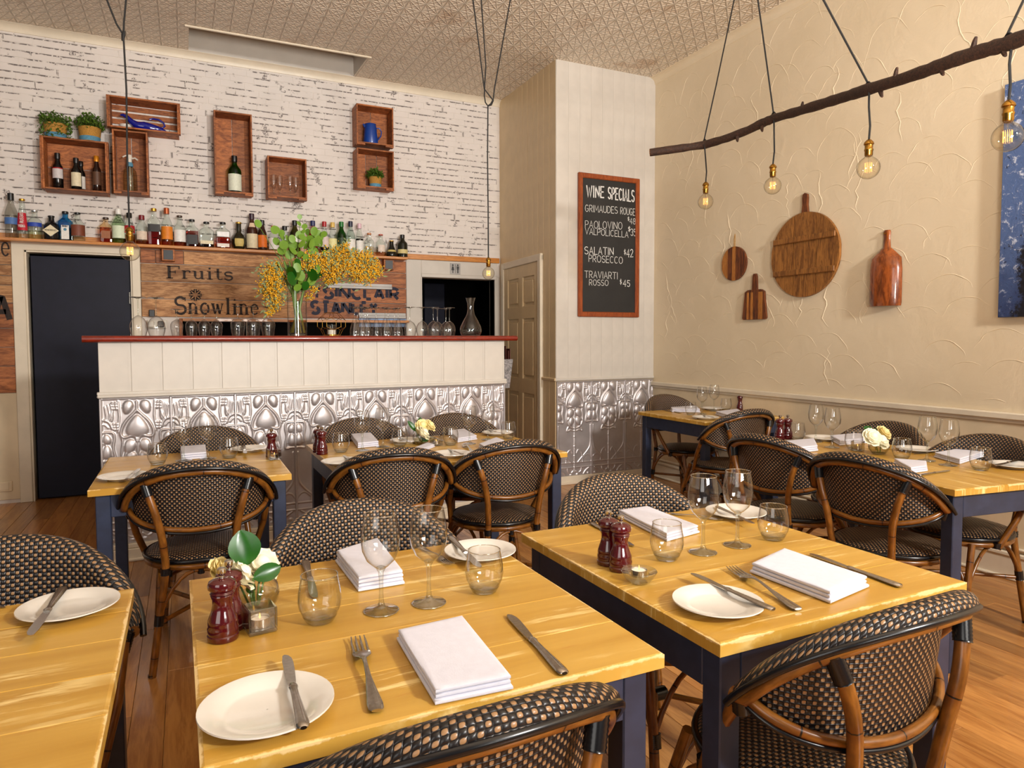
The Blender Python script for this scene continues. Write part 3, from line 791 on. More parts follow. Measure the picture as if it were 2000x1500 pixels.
def write(name, word, x0, x1, z0, z1, w, mat, parent, y=0.0, gap=1.3, stencil=False, th=0.0008, z0r=None):
    st, tot = strokes(word, gap); sx = (x1 - x0) / tot; sz = (z1 - z0) / 6.0; mb = MB()
    for s in st:
        pts = [(x0 + p[0] * sx, z0 + p[1] * sz + ((z0r - z0) * (p[0] / tot) if z0r is not None else 0)) for p in s]
        if stencil:
            if len(pts) > 5:
                h = len(pts) // 2; ribbon(mb, pts[:h], w, th, False); ribbon(mb, pts[h:], w, th, False)
            else:
                for a, b in zip(pts[:-1], pts[1:]):
                    a = Vector(a); b = Vector(b); d = (b - a); l = d.length; d.normalize()
                    cut = min(0.22 * l, w * 0.55); ribbon(mb, [a + d * cut, b - d * cut * 0.4], w, th, False)
        else: ribbon(mb, pts, w, th)
    o = obj(name, mb, mat, parent, 0); o.location.y = y; return o
# serif words: list of (polyline, width) in units: x-height 4, capital 6
SER = {
 'F': (4.6, [([(1, 0), (1, 6)], 1.1), ([(.2, 5.8), (4.4, 5.8)], .4), ([(4.3, 6), (4.3, 4.6)], .35), ([(1, 3.1), (3, 3.1)], .4), ([(3, 3.8), (3, 2.4)], .3), ([(0, .15), (2.2, .15)], .35)]),
 'r': (3, [([(.8, 0), (.8, 4)], .9), ([(0, .15), (1.8, .15)], .3), ([(0, 3.85), (.9, 3.85)], .3), (arc(2, 2.6, 1.1, 1.3, 160, 50, 5), .45), ([(2.5, 3.5), (2.9, 3.3)], .7)]),
 'u': (4.2, [([(.9, 3.9), (.9, 1.3)], .9), (arc(1.9, 1.3, 1.0, 1.1, 180, 330, 6), .4), ([(3.2, 4), (3.2, .1)], .9), ([(0, 3.85), (1, 3.85)], .3), ([(2.4, 3.85), (3.3, 3.85)], .3), ([(3.2, .15), (4.1, .15)], .3)]),
 'i': (2.2, [([(1.1, 0), (1.1, 4)], .9), ([(.1, .15), (2.1, .15)], .3), ([(.2, 3.85), (1.2, 3.85)], .3), ([(.8, 5.4), (1.45, 5.4)], .75)]),
 't': (2.8, [([(1.2, 5.4), (1.2, 1)], .9), ([(0, 3.85), (2.6, 3.85)], .32), (arc(2.0, 1.0, .8, .9, 180, 330, 5), .4)]),
 's': (3.2, [(arc(1.5, 3.0, 1.2, 1.0, 30, 240, 8) + arc(1.5, 1.1, 1.3, 1.1, 60, -150, 8), .6), ([(2.75, 3.9), (2.75, 3.0)], .25), ([(.2, 1.1), (.2, .05)], .25)]),
 'S': (4.4, [(arc(2.1, 4.5, 1.8, 1.5, 30, 240, 9) + arc(2.2, 1.6, 1.9, 1.6, 60, -150, 9), .85), ([(4.0, 6), (4.0, 4.6)], .3), ([(.2, 1.6), (.2, 0)], .3)]),
 'n': (4.2, [([(.9, 0), (.9, 4)], .9), (arc(2.0, 2.6, 1.15, 1.3, 160, 20, 6), .45), ([(3.2, 2.8), (3.2, 0)], .9), ([(0, .15), (1.8, .15)], .3), ([(2.4, .15), (4.1, .15)], .3), ([(0, 3.85), (.9, 3.85)], .3)]),
 'o': (3.8, [(arc(1.9, 2, 1.5, 1.9, 60, 300, 10), .75), (arc(1.9, 2, 1.5, 1.9, 50, -50, 6), .7)]),
 'w': (5.2, [([(.7, 3.8), (1.7, .2)], .85), ([(1.7, .2), (2.6, 3.2)], .35), ([(2.5, 3.8), (3.5, .2)], .85), ([(3.5, .2), (4.6, 3.8)], .35), ([(0, 3.85), (1.5, 3.85)], .3), ([(4, 3.85), (5.1, 3.85)], .3)]),
 'l': (2.2, [([(1.1, 0), (1.1, 6)], .9), ([(.1, .15), (2.1, .15)], .3), ([(.2, 5.85), (1.2, 5.85)], .3)]),
 'e': (3.6, [(arc(1.8, 2, 1.4, 1.85, 0, 320, 12), .55), ([(.5, 2.1), (3.2, 2.1)], .35)]),
}
def serif(name, word, x0, x1, z0, z1, mat, parent, y, gap=0.55, z0r=None):
    tot = sum(SER[c][0] + gap for c in word) - gap; sx = (x1 - x0) / tot; sz = (z1 - z0) / 6; mb = MB(); xx = 0
    for ch in word:
        w, st = SER[ch]
        for pts, wd in st:
            ribbon(mb, [(x0 + (p[0] + xx) * sx, z0 + p[1] * sz + ((z0r - z0) * (p[0] + xx) / tot if z0r else 0)) for p in pts], wd * (sx + sz) / 2, 0.0006, False)
        xx += w + gap
    o = obj(name, mb, mat, parent, 0); o.location.y = y; return o
YP = YB - 0.0275
a = ony(325, 545, YP); b = ony(456, 549, YP); t_ = ony(330, 519, YP)
serif('stencilled_word', 'Fruits', a.x, b.x, a.z + 0.008, t_.z, M['ink'], planks, YP)
a = ony(342, 613, YP); b = ony(506, 615, YP); t_ = ony(345, 580, YP)
serif('stencilled_word', 'Snowline', a.x, b.x, a.z, t_.z, M['ink'], planks, YP)
cs = ony(381.6, 576, YP); mb = MB()
for k in range(8):
    an = k * pi / 4 + pi / 8; d = Vector((cos(an), sin(an))); n = Vector((-d.y, d.x)); c2 = Vector((cs.x, cs.z))
    for sgn in (1, -1): ribbon(mb, [c2 + d * 0.028, c2 + d * 0.05 + n * 0.014 * sgn], 0.009, 0.0006, False)
    ribbon(mb, [c2 + d * 0.018, c2 + d * 0.034], 0.008, 0.0006, False)
o = obj('stencilled_snowflake', mb, M['ink'], planks, 0); o.location.y = YP
a = ony(633, 582, YP); b = ony(778, 583, YP); t_ = ony(640, 560, YP)
write('stencilled_word', 'SINCLAIR', a.x, b.x, a.z, t_.z, 0.030, M['ink_blue'], planks, YP, 1.3, True)
a = ony(612, 582, YP); b = ony(626, 582, YP)
write('stencilled_word', 'Y', a.x, b.x, a.z, t_.z, 0.024, M['ink_blue'], planks, YP, 1.9, True)
a = ony(609, 612, YP); b = ony(737, 612, YP); t_ = ony(615, 589, YP)
write('stencilled_word', 'STANLEY', a.x, b.x, a.z, t_.z, 0.030, M['ink_blue'], planks, YP, 1.3, True)
a = ony(-12, 626, YP); b = ony(20, 626, YP); t_ = ony(0, 574, YP)
write('stencilled_letter', 'A', a.x, b.x, a.z, t_.z, 0.04, M['ink'], planks, YP, 1.3, True)
a = ony(2, 500, YP); b = ony(20, 500, YP); t_ = ony(3, 466, YP)
serif('stencilled_letter', 'e', a.x, b.x, a.z, t_.z + 0.03, M['ink'], planks, YP)

# ================================================================== PRESSED TIN PANEL (height field)
PW, PH = 0.3615, 0.868
def tin_panel():
    nx, nz = 92, 224
    U, V = np.meshgrid(np.linspace(-0.5, 0.5, nx), np.linspace(0, -PH / PW, nz))   # units of panel width, v down from the top
    Hh = np.zeros_like(U); A = np.abs(U)
    def seg(px, py, ax, ay, bx, by):
        dx, dy = bx - ax, by - ay; t = np.clip(((px - ax) * dx + (py - ay) * dy) / (dx * dx + dy * dy + 1e-12), 0, 1)
        return np.hypot(px - ax - t * dx, py - ay - t * dy)
    def ridge(pts, w, h, X=A):
        d = np.full_like(U, 9.0)
        for p, q in zip(pts[:-1], pts[1:]): d = np.minimum(d, seg(X, V, p[0], p[1], q[0], q[1]))
        return h * np.exp(-(d / w) ** 2)
    def smooth(pts, n=6):
        out = []
        P = [pts[0]] + list(pts) + [pts[-1]]
        for i in range(1, len(P) - 2):
            for k in range(n):
                t = k / n; a, b, c, d = (np.array(P[i + j]) for j in (-1, 0, 1, 2))
                out.append(tuple(0.5 * (2 * b + (c - a) * t + (2 * a - 5 * b + 4 * c - d) * t * t + (3 * b - a - 3 * c + d) * t ** 3)))
        out.append(pts[-1]); return out
    def drop(cx, cy, rx, ry, h, rot=0.0, X=A, sharp=0.0):
        c, s = math.cos(rot), math.sin(rot)
        x = (X - cx) * c + (V - cy) * s; y = -(X - cx) * s + (V - cy) * c
        rxx = rx * (1 - sharp * np.clip(y / ry, -1, 1))
        q = 1 - (x / np.maximum(rxx, 1e-3)) ** 2 - (y / ry) ** 2
        return h * np.sqrt(np.clip(q, 0, 1))
    mx = lambda *a: np.maximum.reduce(a)
    # central bulb with its outline
    Hh = mx(Hh, drop(0, -0.47, 0.15, 0.19, 0.040, 0, A, 0.45))
    Hh = mx(Hh, ridge(smooth([(0.0, -0.20), (0.06, -0.27), (0.16, -0.38), (0.222, -0.50), (0.235, -0.60), (0.19, -0.645), (0.09, -0.625), (0.03, -0.65), (0.018, -0.72)]), 0.017, 0.022))
    Hh = mx(Hh, ridge([(0, -0.07), (0, -0.24)], 0.014, 0.016), ridge([(0.0, -0.66), (0.0, -1.16)], 0.02, 0.02))
    # swelling drops above
    Hh = mx(Hh, drop(0.13, -0.155, 0.075, 0.115, 0.030, 0.25, A, -0.2))
    # leaves below
    Hh = mx(Hh, drop(0.115, -0.80, 0.085, 0.125, 0.030, 0.35, A, -0.25), drop(0.10, -1.0, 0.075, 0.12, 0.030, 0.35, A, -0.25), drop(0.16, -0.90, 0.03, 0.10, 0.02, 0.5))
    Hh = mx(Hh, ridge(smooth([(0.232, -0.62), (0.212, -0.72), (0.232, -0.88), (0.222, -1.0), (0.17, -1.10), (0.08, -1.16), (0.0, -1.18)]), 0.014, 0.018))
    Hh = mx(Hh, ridge(smooth([(0.16, -1.11), (0.20, -1.17), (0.21, -1.24), (0.12, -1.21), (0.04, -1.24), (0.0, -1.22)]), 0.012, 0.014))
    # uprights between the bulb and the side flowers
    Hh = mx(Hh, ridge([(0.265, -0.05), (0.25, -0.30), (0.275, -0.55)], 0.012, 0.012))
    # berries
    for (cx, cy) in ((0.325, -0.085), (0.315, -0.42)):
        for j in range(3):
            for i in range(2): Hh = mx(Hh, drop(cx - 0.022 + 0.044 * i - 0.006 * j, cy - 0.045 * j, 0.022, 0.022, 0.016))
    # flutes and arches towards the seam
    for k, (xa, xb) in enumerate(((0.37, 0.345), (0.41, 0.385), (0.45, 0.43))):
        Hh = mx(Hh, ridge(smooth([(xa, -0.10 - 0.02 * k), (xb + 0.01, -0.2), (xb, -0.30), (xb + 0.02, -0.37)]), 0.012, 0.014))
    Hh = mx(Hh, drop(0.36, -0.27, 0.022, 0.09, 0.016, 0.2))
    Hh = mx(Hh, ridge(smooth([(0.5, -0.345), (0.44, -0.36), (0.385, -0.41), (0.355, -0.50)]), 0.013, 0.016), ridge(smooth([(0.5, -0.42), (0.45, -0.43), (0.41, -0.48)]), 0.01, 0.012))
    # side lobes framed by a ridge
    Hh = mx(Hh, drop(0.435, -0.66, 0.06, 0.085, 0.026, -0.2, A, 0.25), drop(0.44, -0.87, 0.065, 0.115, 0.028, 0.0, A, 0.25))
    Hh = mx(Hh, ridge(smooth([(0.5, -0.555), (0.42, -0.55), (0.345, -0.565), (0.33, -0.66), (0.35, -0.80), (0.325, -0.95), (0.335, -1.02), (0.40, -1.015), (0.46, -1.01), (0.5, -1.03)]), 0.014, 0.018))
    Hh = mx(Hh, ridge(smooth([(0.5, -0.72), (0.45, -0.75), (0.39, -0.82), (0.37, -0.93)]), 0.01, 0.012))
    # stem, cross bars and the whiplash lines low down
    Hh = mx(Hh, ridge([(0, -1.2), (0, -2.26)], 0.013, 0.014))
    for v in (-1.38, -1.62, -1.86): Hh = mx(Hh, drop(0.0, v, 0.03, 0.018, 0.014))
    Hh = mx(Hh, ridge(smooth([(0.46, -1.1), (0.465, -1.4), (0.45, -1.62), (0.36, -1.76), (0.22, -1.90), (0.09, -2.03)]), 0.011, 0.013))
    Hh = mx(Hh, ridge(smooth([(0.06, -1.80), (0.10, -1.72), (0.17, -1.74), (0.22, -1.84), (0.24, -2.02)]), 0.010, 0.011))
    Hh = mx(Hh, ridge(smooth([(0.24, -1.93), (0.33, -1.85), (0.42, -1.86), (0.48, -1.94)]), 0.010, 0.010))
    Hh = mx(Hh, ridge([(0, -2.03), (0.5, -2.03)], 0.011, 0.013), ridge([(0, -2.15), (0.5, -2.15)], 0.011, 0.013))
    Hh = mx(Hh, ridge(smooth([(0.20, -2.17), (0.18, -2.25), (0.10, -2.29), (0.04, -2.24)]), 0.011, 0.014), ridge(smooth([(0.42, -2.18), (0.32, -2.25), (0.26, -2.33)]), 0.012, 0.016), drop(0.09, -2.33, 0.05, 0.03, 0.014), drop(0.40, -2.32, 0.04, 0.035, 0.014))
    # pressed frame
    Hh = mx(Hh, 0.012 * np.exp(-((0.497 - A) / 0.012) ** 2), 0.012 * np.exp(-((V + 0.012) / 0.012) ** 2))
    Y = -Hh * PW * 1.15
    P = np.stack([U * PW, Y, V * PW], -1).reshape(-1, 3)
    idx = np.arange(nx * nz).reshape(nz, nx)
    F = np.stack([idx[:-1, :-1], idx[1:, :-1], idx[1:, 1:], idx[:-1, 1:]], -1).reshape(-1, 4)
    return P, F
TP, TF = tin_panel()
def tin_mesh(u0=-0.5, u1=0.5):
    keep = (TP[:, 0] >= u0 * PW - 1e-6) & (TP[:, 0] <= u1 * PW + 1e-6)
    mp = -np.ones(len(TP), int); mp[keep] = np.arange(keep.sum())
    fs = [tuple(mp[f]) for f in TF if keep[f].all()]
    me = bpy.data.meshes.new('tin_panel'); me.from_pydata([tuple(p) for p in TP[keep]], [], fs)
    me.materials.append(M['tin']); me.polygons.foreach_set('use_smooth', [True] * len(me.polygons)); me.update()
    return me
tin_full = tin_mesh()

# ================================================================== THE BAR
bar_o = Vector((-0.456, 4.598, 0)); bang = atan2(4.737 - 4.598, 2.17 + 0.456)
BL = hypot(4.737 - 4.598, 2.17 + 0.456); BZ = 1.328
bar = thing('bar_counter', 'long cream boarded bar with red timber top and pressed tin front', 'bar counter', bar_o, bang)
obj('bar_body', MB().box(0.0, BL, 0.012, 0.50, 0.0, 1.288), M['white_paint'], bar, 0)
mb = MB(); prof = [(-0.042, -0.012), (-0.050, -0.004), (-0.050, 0.004)]
ns = 6
pts = [(0.56, 1.29), (-0.030, 1.29)] + [(-0.030 - 0.019 * sin(pi * k / 8), 1.309 - 0.019 * cos(pi * k / 8)) for k in range(9)] + [(0.56, BZ)]
n = len(pts); vs = [(-0.075, p[0], p[1]) for p in pts] + [(BL + 0.09, p[0], p[1]) for p in pts]
mb.add(vs, [list(range(n)), [n + k for k in range(n)][::-1]] + [[k, n + k, n + (k + 1) % n, (k + 1) % n] for k in range(n)])
obj('bar_top', mb, M['bar_red'], bar, 40)
nbd = 16; w = BL / nbd
bme = MB().box(-w / 2 + 0.0003, w / 2 - 0.0003, 0.0, 0.012, 0.985, 1.289, 0.0016).box(w / 2 - 0.016, w / 2 - 0.0125, -0.0012, 0.0, 1.0, 1.288).mesh('front_board', M['white_paint'], 0)
for i in range(nbd):
    o = obj('front_board', bme, None, bar); o.location = (w * (i + 0.5), 0, 0)
obj('front_rail', MB().box(-0.012, BL + 0.012, -0.016, 0.012, 0.985, 1.003, 0.003).box(-0.012, BL + 0.012, -0.026, 0.01, 0.968, 0.986, 0.006), M['white_paint'], bar, 0)
xx = 0.006; zt = 0.966
while xx < BL - 0.02:
    if xx + PW <= BL: me = tin_full; cx = xx + PW / 2
    else:
        fr = (BL - 0.004 - xx) / PW; me = tin_mesh(-0.5, -0.5 + fr); cx = xx + PW / 2
    o = obj('tin_panel', me, None, bar); o.location = (cx, 0.008, zt)
    if xx > 0.01: obj('seam_strip', MB().box(xx - 0.006, xx + 0.006, -0.004, 0.008, 0.10, zt, 0.003), M['tin'], bar, 0)
    xx += PW
obj('seam_strip', MB().box(-0.004, 0.008, -0.006, 0.008, 0.10, zt, 0.003), M['tin'], bar, 0)
obj('seam_strip', MB().box(BL - 0.008, BL + 0.004, -0.006, 0.008, 0.10, zt, 0.003), M['tin'], bar, 0)
obj('skirting_board', MB().box(-0.01, BL + 0.01, -0.022, 0.012, 0.0, 0.075, 0.004).box(-0.01, BL + 0.01, -0.016, 0.012, 0.075, 0.105, 0.006).box(-0.012, BL + 0.012, -0.032, 0.0, 0.0, 0.02, 0.006), M['frame_paint'], bar, 0)
# pillar tin dado
x = XS0 + 0.004; zt2 = 0.925
while x < XR - 0.02:
    if x + PW <= XR: me = tin_full
    else: me = tin_mesh(-0.5, -0.5 + (XR - 0.004 - x) / PW)
    o = obj('tin_panel', me, None, pillar); o.location = (x + PW / 2, YS - 0.003, zt2)
    obj('seam_strip', MB().box(x - 0.006, x + 0.006, YS - 0.014, YS - 0.002, 0.07, zt2, 0.003), M['tin'], pillar, 0)
    x += PW
def onbar(px, py, off=0.0):
    """point on the bar's front plane, pushed back by off; returns bar-local x, world point"""
    d = Vector((cos(bang), sin(bang), 0)); nrm = Vector((-d.y, d.x, 0)); o = bar_o + nrm * off
    rd = ray(px, py); t = (o - EYE).dot(nrm) / rd.dot(nrm); p = EYE + rd * t
    return p
def on_bar_top(px, off):
    p = onbar(px, 653, off); return Vector((p.x, p.y, BZ + 0.0005))

# menu pocket on the bar's right end
p = onbar(993, 740, 0.12)
mp_ = thing('menu_pocket', 'grey felt pocket of dark menus hung on the right end of the bar', 'menu holder', (BL * cos(bang) + bar_o.x - 0.12 * sin(bang), BL * sin(bang) + bar_o.y + 0.12 * cos(bang), 0), bang)
obj('pocket', MB().add([(0.001, -.09, .93), (.06, -.09, .93), (.06, .09, .93), (.001, .09, .93), (.001, -.10, 1.15), (.085, -.10, 1.15), (.085, .10, 1.15), (.001, .10, 1.15)], [[3, 2, 1, 0], [0, 1, 5, 4], [1, 2, 6, 5], [2, 3, 7, 6], [3, 0, 4, 7]]), M['felt'], mp_, 0)
for k, (dx_, h) in enumerate(((0.012, 1.27), (0.032, 1.25), (0.054, 1.215), (0.068, 1.23))):
    obj('menu', MB().box(dx_, dx_ + 0.006, -.08, .08 - .02 * k, 0.95, h, 0.001), M['menu'], mp_, 0)

# ================================================================== BACK COUNTER BEHIND THE BAR
bc = thing('back_counter', 'timber back counter with dark open shelving under the plank wall', 'counter', (0, 0, 0))
zl = ony(400, 625, YB - 0.1).z
obj('ledge', MB().box(-0.02, 1.985, YB - 0.12, YB - 0.001, zl - 0.012, zl + 0.012, 0.002), M['shelf'], bc, 0)
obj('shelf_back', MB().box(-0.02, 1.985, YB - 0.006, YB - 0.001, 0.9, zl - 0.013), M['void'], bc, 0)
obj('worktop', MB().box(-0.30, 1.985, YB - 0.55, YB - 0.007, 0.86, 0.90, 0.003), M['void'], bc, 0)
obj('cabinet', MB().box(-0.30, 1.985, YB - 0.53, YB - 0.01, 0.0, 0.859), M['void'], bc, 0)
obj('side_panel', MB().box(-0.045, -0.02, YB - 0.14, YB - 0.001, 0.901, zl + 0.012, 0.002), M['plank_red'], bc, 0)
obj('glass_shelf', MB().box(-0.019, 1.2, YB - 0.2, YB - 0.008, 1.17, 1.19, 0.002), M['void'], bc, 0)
obj('chrome_post', MB().tube([(0.49, YB - 0.13, 0.901), (0.49, YB - 0.13, zl - 0.013)], 0.006, 8), M['chrome'], bc)

# power outlet behind the big glasses
po = thing('power_outlet', 'white double power point on the planks behind the two large wine glasses', 'power point', ony(307, 633, YB - 0.028))
obj('plate', MB().box(-0.075, 0.075, -0.012, 0.0, -0.036, 0.036, 0.004), M['plastic'], po, 0)
for sx in (-0.045, 0.03): obj('plug', MB().box(sx - 0.024, sx + 0.024, -0.05, -0.012, -0.028, 0.026, 0.006), M['plastic'] if sx < 0 else M['black_plastic'], po, 0)
dp = thing('door_closer_box', 'small black box fixed to the planks above the power point', 'box', ony(297, 612, YB - 0.028))
obj('case', MB().box(-0.022, 0.022, -0.03, 0, -0.03, 0.03, 0.004), M['black_plastic'], dp, 0)

# docket rails
def docket(px0_, px1_, py, hgt, label, blue):
    a = ony(px0_, py, YB - 0.04); b = ony(px1_, py, YB - 0.04)
    t = thing('docket_rail', label, 'docket rail', ((a.x + b.x) / 2, YB - 0.028, a.z)); L = (b.x - a.x) / 2
    obj('back_strip', MB().box(-L, L, -0.004, 0, -0.012, 0.036, 0.001), M['alu'], t, 0)
    obj('grip', MB().box(-L, L, -0.02, -0.004, -0.016, 0.010, 0.004), M['alu'], t, 0)
    if blue: obj('paper_strip', MB().box(-L, L, -0.012, -0.001, -0.10, -0.018, 0.001), M['tin_blue'], t, 0)
docket(640, 766, 559, 10, 'upper aluminium docket rail behind the yellow flowers', False)
docket(701, 793, 618, 10, 'lower aluminium docket rail with blue paper strip', True)

# ================================================================== LONG BOTTLE SHELF
ZS = 2.100
shelf = thing('bottle_shelf', 'long honey timber shelf carrying the row of spirit bottles', 'shelf', (0, 0, 0))
obj('shelf_board', MB().box(-1.75, 1.97, YB - 0.15, YB - 0.0225, ZS - 0.024, ZS, 0.003), M['shelf'], shelf, 0)
for px in (329, 756):
    p = ony(px, 500, YB - 0.03)
    sb_ = obj('shelf_bracket', MB().box(p.x - 0.05, p.x + 0.05, YB - 0.10, YB - 0.029, ZS - 0.125, ZS - 0.025, 0.003), M['plank_red'], shelf, 0)
    obj('bracket_plate', MB().box(p.x - 0.036, p.x + 0.036, YB - 0.104, YB - 0.101, ZS - 0.115, ZS - 0.035, 0.001), M['black_plastic'], sb_, 0)

# restroom sign
sg = thing('restroom_sign', 'small metal restroom sign with woman and man figures', 'sign', ony(889, 525, YB - 0.0145))
obj('plate', MB().box(-0.056, 0.056, -0.004, 0, -0.056, 0.056, 0.001), M['alu'], sg, 0)
mb = MB()
def fig(cx, woman):
    s = MB(); s.lathe([(0.009, 0), (0.009, 0.001)], 12)
    mb.add([(v[0] + cx, -0.0045 - v[2], v[1] + 0.036) for v in s.v], s.f)
    if woman: P = [(-.007, .024), (.007, .024), (.016, -.016), (.006, -.016), (.006, -.044), (.001, -.044), (.001, -.016), (-.001, -.016), (-.001, -.044), (-.006, -.044), (-.006, -.016), (-.016, -.016)]
    else: P = [(-.014, .024), (.014, .024), (.014, -.008), (.010, -.008), (.010, .014), (.008, .014), (.008, -.044), (.001, -.044), (.001, -.008), (-.001, -.008), (-.001, -.044), (-.008, -.044), (-.008, .014), (-.010, .014), (-.010, -.008), (-.014, -.008)]
    n = len(P); mb.add([(p[0] + cx, -0.005, p[1]) for p in P], [list(range(n))])
fig(-0.027, True); fig(0.027, False); mb.box(-0.0015, 0.0015, -0.0055, -0.004, -0.046, 0.046)
obj('pictogram', mb, M['black_plastic'], sg, 0)

# ================================================================== BOTTLES
def bottle_profile(kind, r, h):
    N = 0.20 * r + 0.009        # neck radius
    if kind == 'wine': return [(r * .9, 0), (r, .01 * h + .002), (r, .58 * h), (r * .93, .64 * h), (r * .62, .71 * h), (N * 1.15, .77 * h), (N, .82 * h), (N, .96 * h)]
    if kind == 'tall': return [(r * .92, 0), (r, .01), (r, .52 * h), (r * .95, .58 * h), (r * .7, .68 * h), (N * 1.2, .76 * h), (N, .82 * h), (N, .95 * h)]
    if kind == 'square': return [(r * .94, 0), (r, .008), (r, .62 * h), (r * .96, .66 * h), (r * .62, .73 * h), (N * 1.2, .77 * h), (N, .80 * h), (N, .92 * h)]
    if kind == 'squat': return [(r * .92, 0), (r, .01), (r, .55 * h), (r * .93, .63 * h), (r * .55, .72 * h), (N * 1.1, .77 * h), (N, .82 * h), (N, .94 * h)]
    if kind == 'taper': return [(r * .95, 0), (r, .01), (r * .9, .4 * h), (r * .74, .62 * h), (r * .5, .76 * h), (N * 1.1, .83 * h), (N, .86 * h), (N, .95 * h)]
    if kind == 'globe': return [(r * .62, 0), (r * .78, .02), (r, .22 * h), (r * .97, .36 * h), (r * .72, .50 * h), (r * .34, .62 * h), (N, .70 * h), (N, .94 * h)]
    if kind == 'cone': return [(r * .9, 0), (r, .02), (r * .96, .2 * h), (r * .45, .62 * h), (N, .76 * h), (N, .94 * h)]
    if kind == 'carafe': return [(r * .9, 0), (r, .01), (r, .36 * h), (r * .85, .5 * h), (N * 1.5, .66 * h), (N * 1.3, .78 * h), (N * 1.5, .94 * h)]
BG = {}
def tinted(rgb, e=0.5):
    if rgb not in BG: BG[rgb] = thin_glass('bottle_glass', rgb, 1.0, e)
    return BG[rgb]
LQ = {}
def liquid(rgb):
    if rgb not in LQ: LQ[rgb] = thin_glass('spirit', tuple(255 * (c / 255) ** .62 for c in rgb), 0.3, 0.15)
    return LQ[rgb]
PC = {}
def paint(rgb, rough=0.5, metal=0.0):
    k = (rgb, rough, metal)
    if k not in PC: PC[k] = plain('bottle_paint', rgb, rough, metal, 0.04, 60)
    return PC[k]
def interp(prof, z):
    for (r0, z0_), (r1, z1_) in zip(prof[:-1], prof[1:]):
        if z0_ <= z <= z1_ + 1e-9: return r0 + (r1 - r0) * (z - z0_) / max(1e-6, z1_ - z0_)
    return prof[-1][0]
def label_band(prof, z0_, z1_, p, dep, half=1.25, n=10, off=0.0012):
    zsx = sorted([z0_, z1_] + [z for r, z in prof if z0_ < z < z1_])
    return MB().lathe([(interp(prof, z) + off, z) for z in zsx], n, (0, 0, 0), p, dep, False, -pi / 2 - half, -pi / 2 + half)
def bottle(label, loc, h, w, kind, glass, cap, lab=None, liq=None, opaque=False, group=None, rz=0.0, lab2=None, diamond=None):
    """glass, cap colours; lab = (colour, z0, z1) fractions; liq = (colour, level)"""
    t = thing('bottle', label, 'bottle', loc, rz, group)
    r = w / 2; prof = bottle_profile(kind, r, h); p, dep = (7.0, 0.62) if kind == 'square' else (2.0, 1.0)
    gb = obj('glass_body', MB().lathe(prof, 24, (0, 0, 0), p, dep), paint(glass, 0.1) if opaque else tinted(glass), t, 40)
    zc0, zc1, rc = prof[-1][1], h, prof[-1][0] + 0.003
    if kind in ('wine', 'tall') : zc0 = 0.84 * h
    obj('cap', MB().lathe([(rc, zc0), (rc * 1.04, zc0 + 0.004), (rc * 1.04, zc1 - 0.003), (rc * .9, zc1)], 14), paint(cap[0], 0.35, cap[1] if len(cap) > 1 else 0.0), t, 40)
    if liq:
        lp = [(max(0.002, a - 0.003), max(0.006, z)) for a, z in prof if z < liq[1] * h] ; lp.append((max(.002, interp(prof, liq[1] * h) - 0.003), liq[1] * h))
        obj('spirit', MB().lathe(lp, 20, (0, 0, 0), p, dep), liquid(liq[0]), gb, 40)
    for L in (lab, lab2):
        if L: obj('paper_label', label_band(prof, L[1] * h, L[2] * h, p, dep, L[3] if len(L) > 3 else 1.25), paint(L[0], 0.55), gb, 40)
    if diamond:
        d = MB(); d.add([(-r * 1.02, -r * dep - .002, .36 * h), (0, -r * dep - .002, .12 * h), (r * 1.05, -r * dep - .002, .36 * h), (0, -r * dep - .002, .60 * h)], [[0, 1, 2, 3]])
        obj('diamond_label', d, paint(diamond, 0.6), gb, 0)
    return t
YBOT = YB - 0.085
def shelf_bottle(label, px, top, base, wpx, kind, glass, cap, **kw):
    q = ony(px, base, YBOT); s = depth_of(q) / FPX
    return bottle(label, (q.x, YBOT + random.uniform(-.012, .012), ZS + 0.0005), (base - top) * s, wpx * s, kind, glass, cap, **kw)
CL = (246, 250, 248)
WH, CRM, BLK, RED, GLD, AMB, SIL = (232, 230, 224), (226, 214, 180), (22, 20, 20), (168, 24, 32), (196, 150, 60), (216, 130, 40), (200, 200, 200)
b_ = shelf_bottle
b_('frosted tall vodka bottle with blue band, first on the shelf from the left', 24, 378, 465, 22, 'tall', (226, 226, 222), (BLK,), lab=((70, 110, 170), .30, .45))
rv = b_('clear bottle with tall red vodka label, second on the shelf', 46, 387, 464, 20, 'taper', CL, (GLD, .8), lab=((186, 18, 40), .20, .64, 1.0))
b_('short clear bottle with blue top label and silver stopper', 69, 408, 465, 24, 'squat', CL, (SIL, .8), lab=((40, 70, 170), .42, .56), liq=((246, 244, 220), .3))
hk = b_('black apothecary gin bottle with cream diamond label', 102, 420, 467, 26, 'squat', (20, 20, 22), (BLK,), opaque=True, diamond=CRM)
bb = b_('bright blue square gin bottle with white arched label', 129, 412, 469, 25, 'square', (84, 190, 226), (BLK,), lab=(WH, .05, .52, .46))
b_('clear squat bottle wrapped in a copper label', 153, 414, 470, 24, 'squat', CL, (BLK,), lab=((120, 62, 40), .18, .56, 1.5))
b_('square amber whisky bottle with round badge and dark stopper', 208, 424, 473, 22, 'square', (250, 236, 214), ((60, 40, 30),), liq=((226, 140, 50), .6), lab=((150, 90, 50), .16, .46, .6))
b_('pale green tinted clear bottle with white cap', 233, 407, 474, 25, 'tall', (226, 240, 222), (WH,), lab=((214, 226, 196), .14, .5), liq=((214, 232, 170), .34))
b_('clear bottle with bold red upper label behind the left pendant bulb', 254, 418, 478, 19, 'tall', CL, (BLK,), lab=(RED, .34, .58), liq=((200, 120, 40), .3))
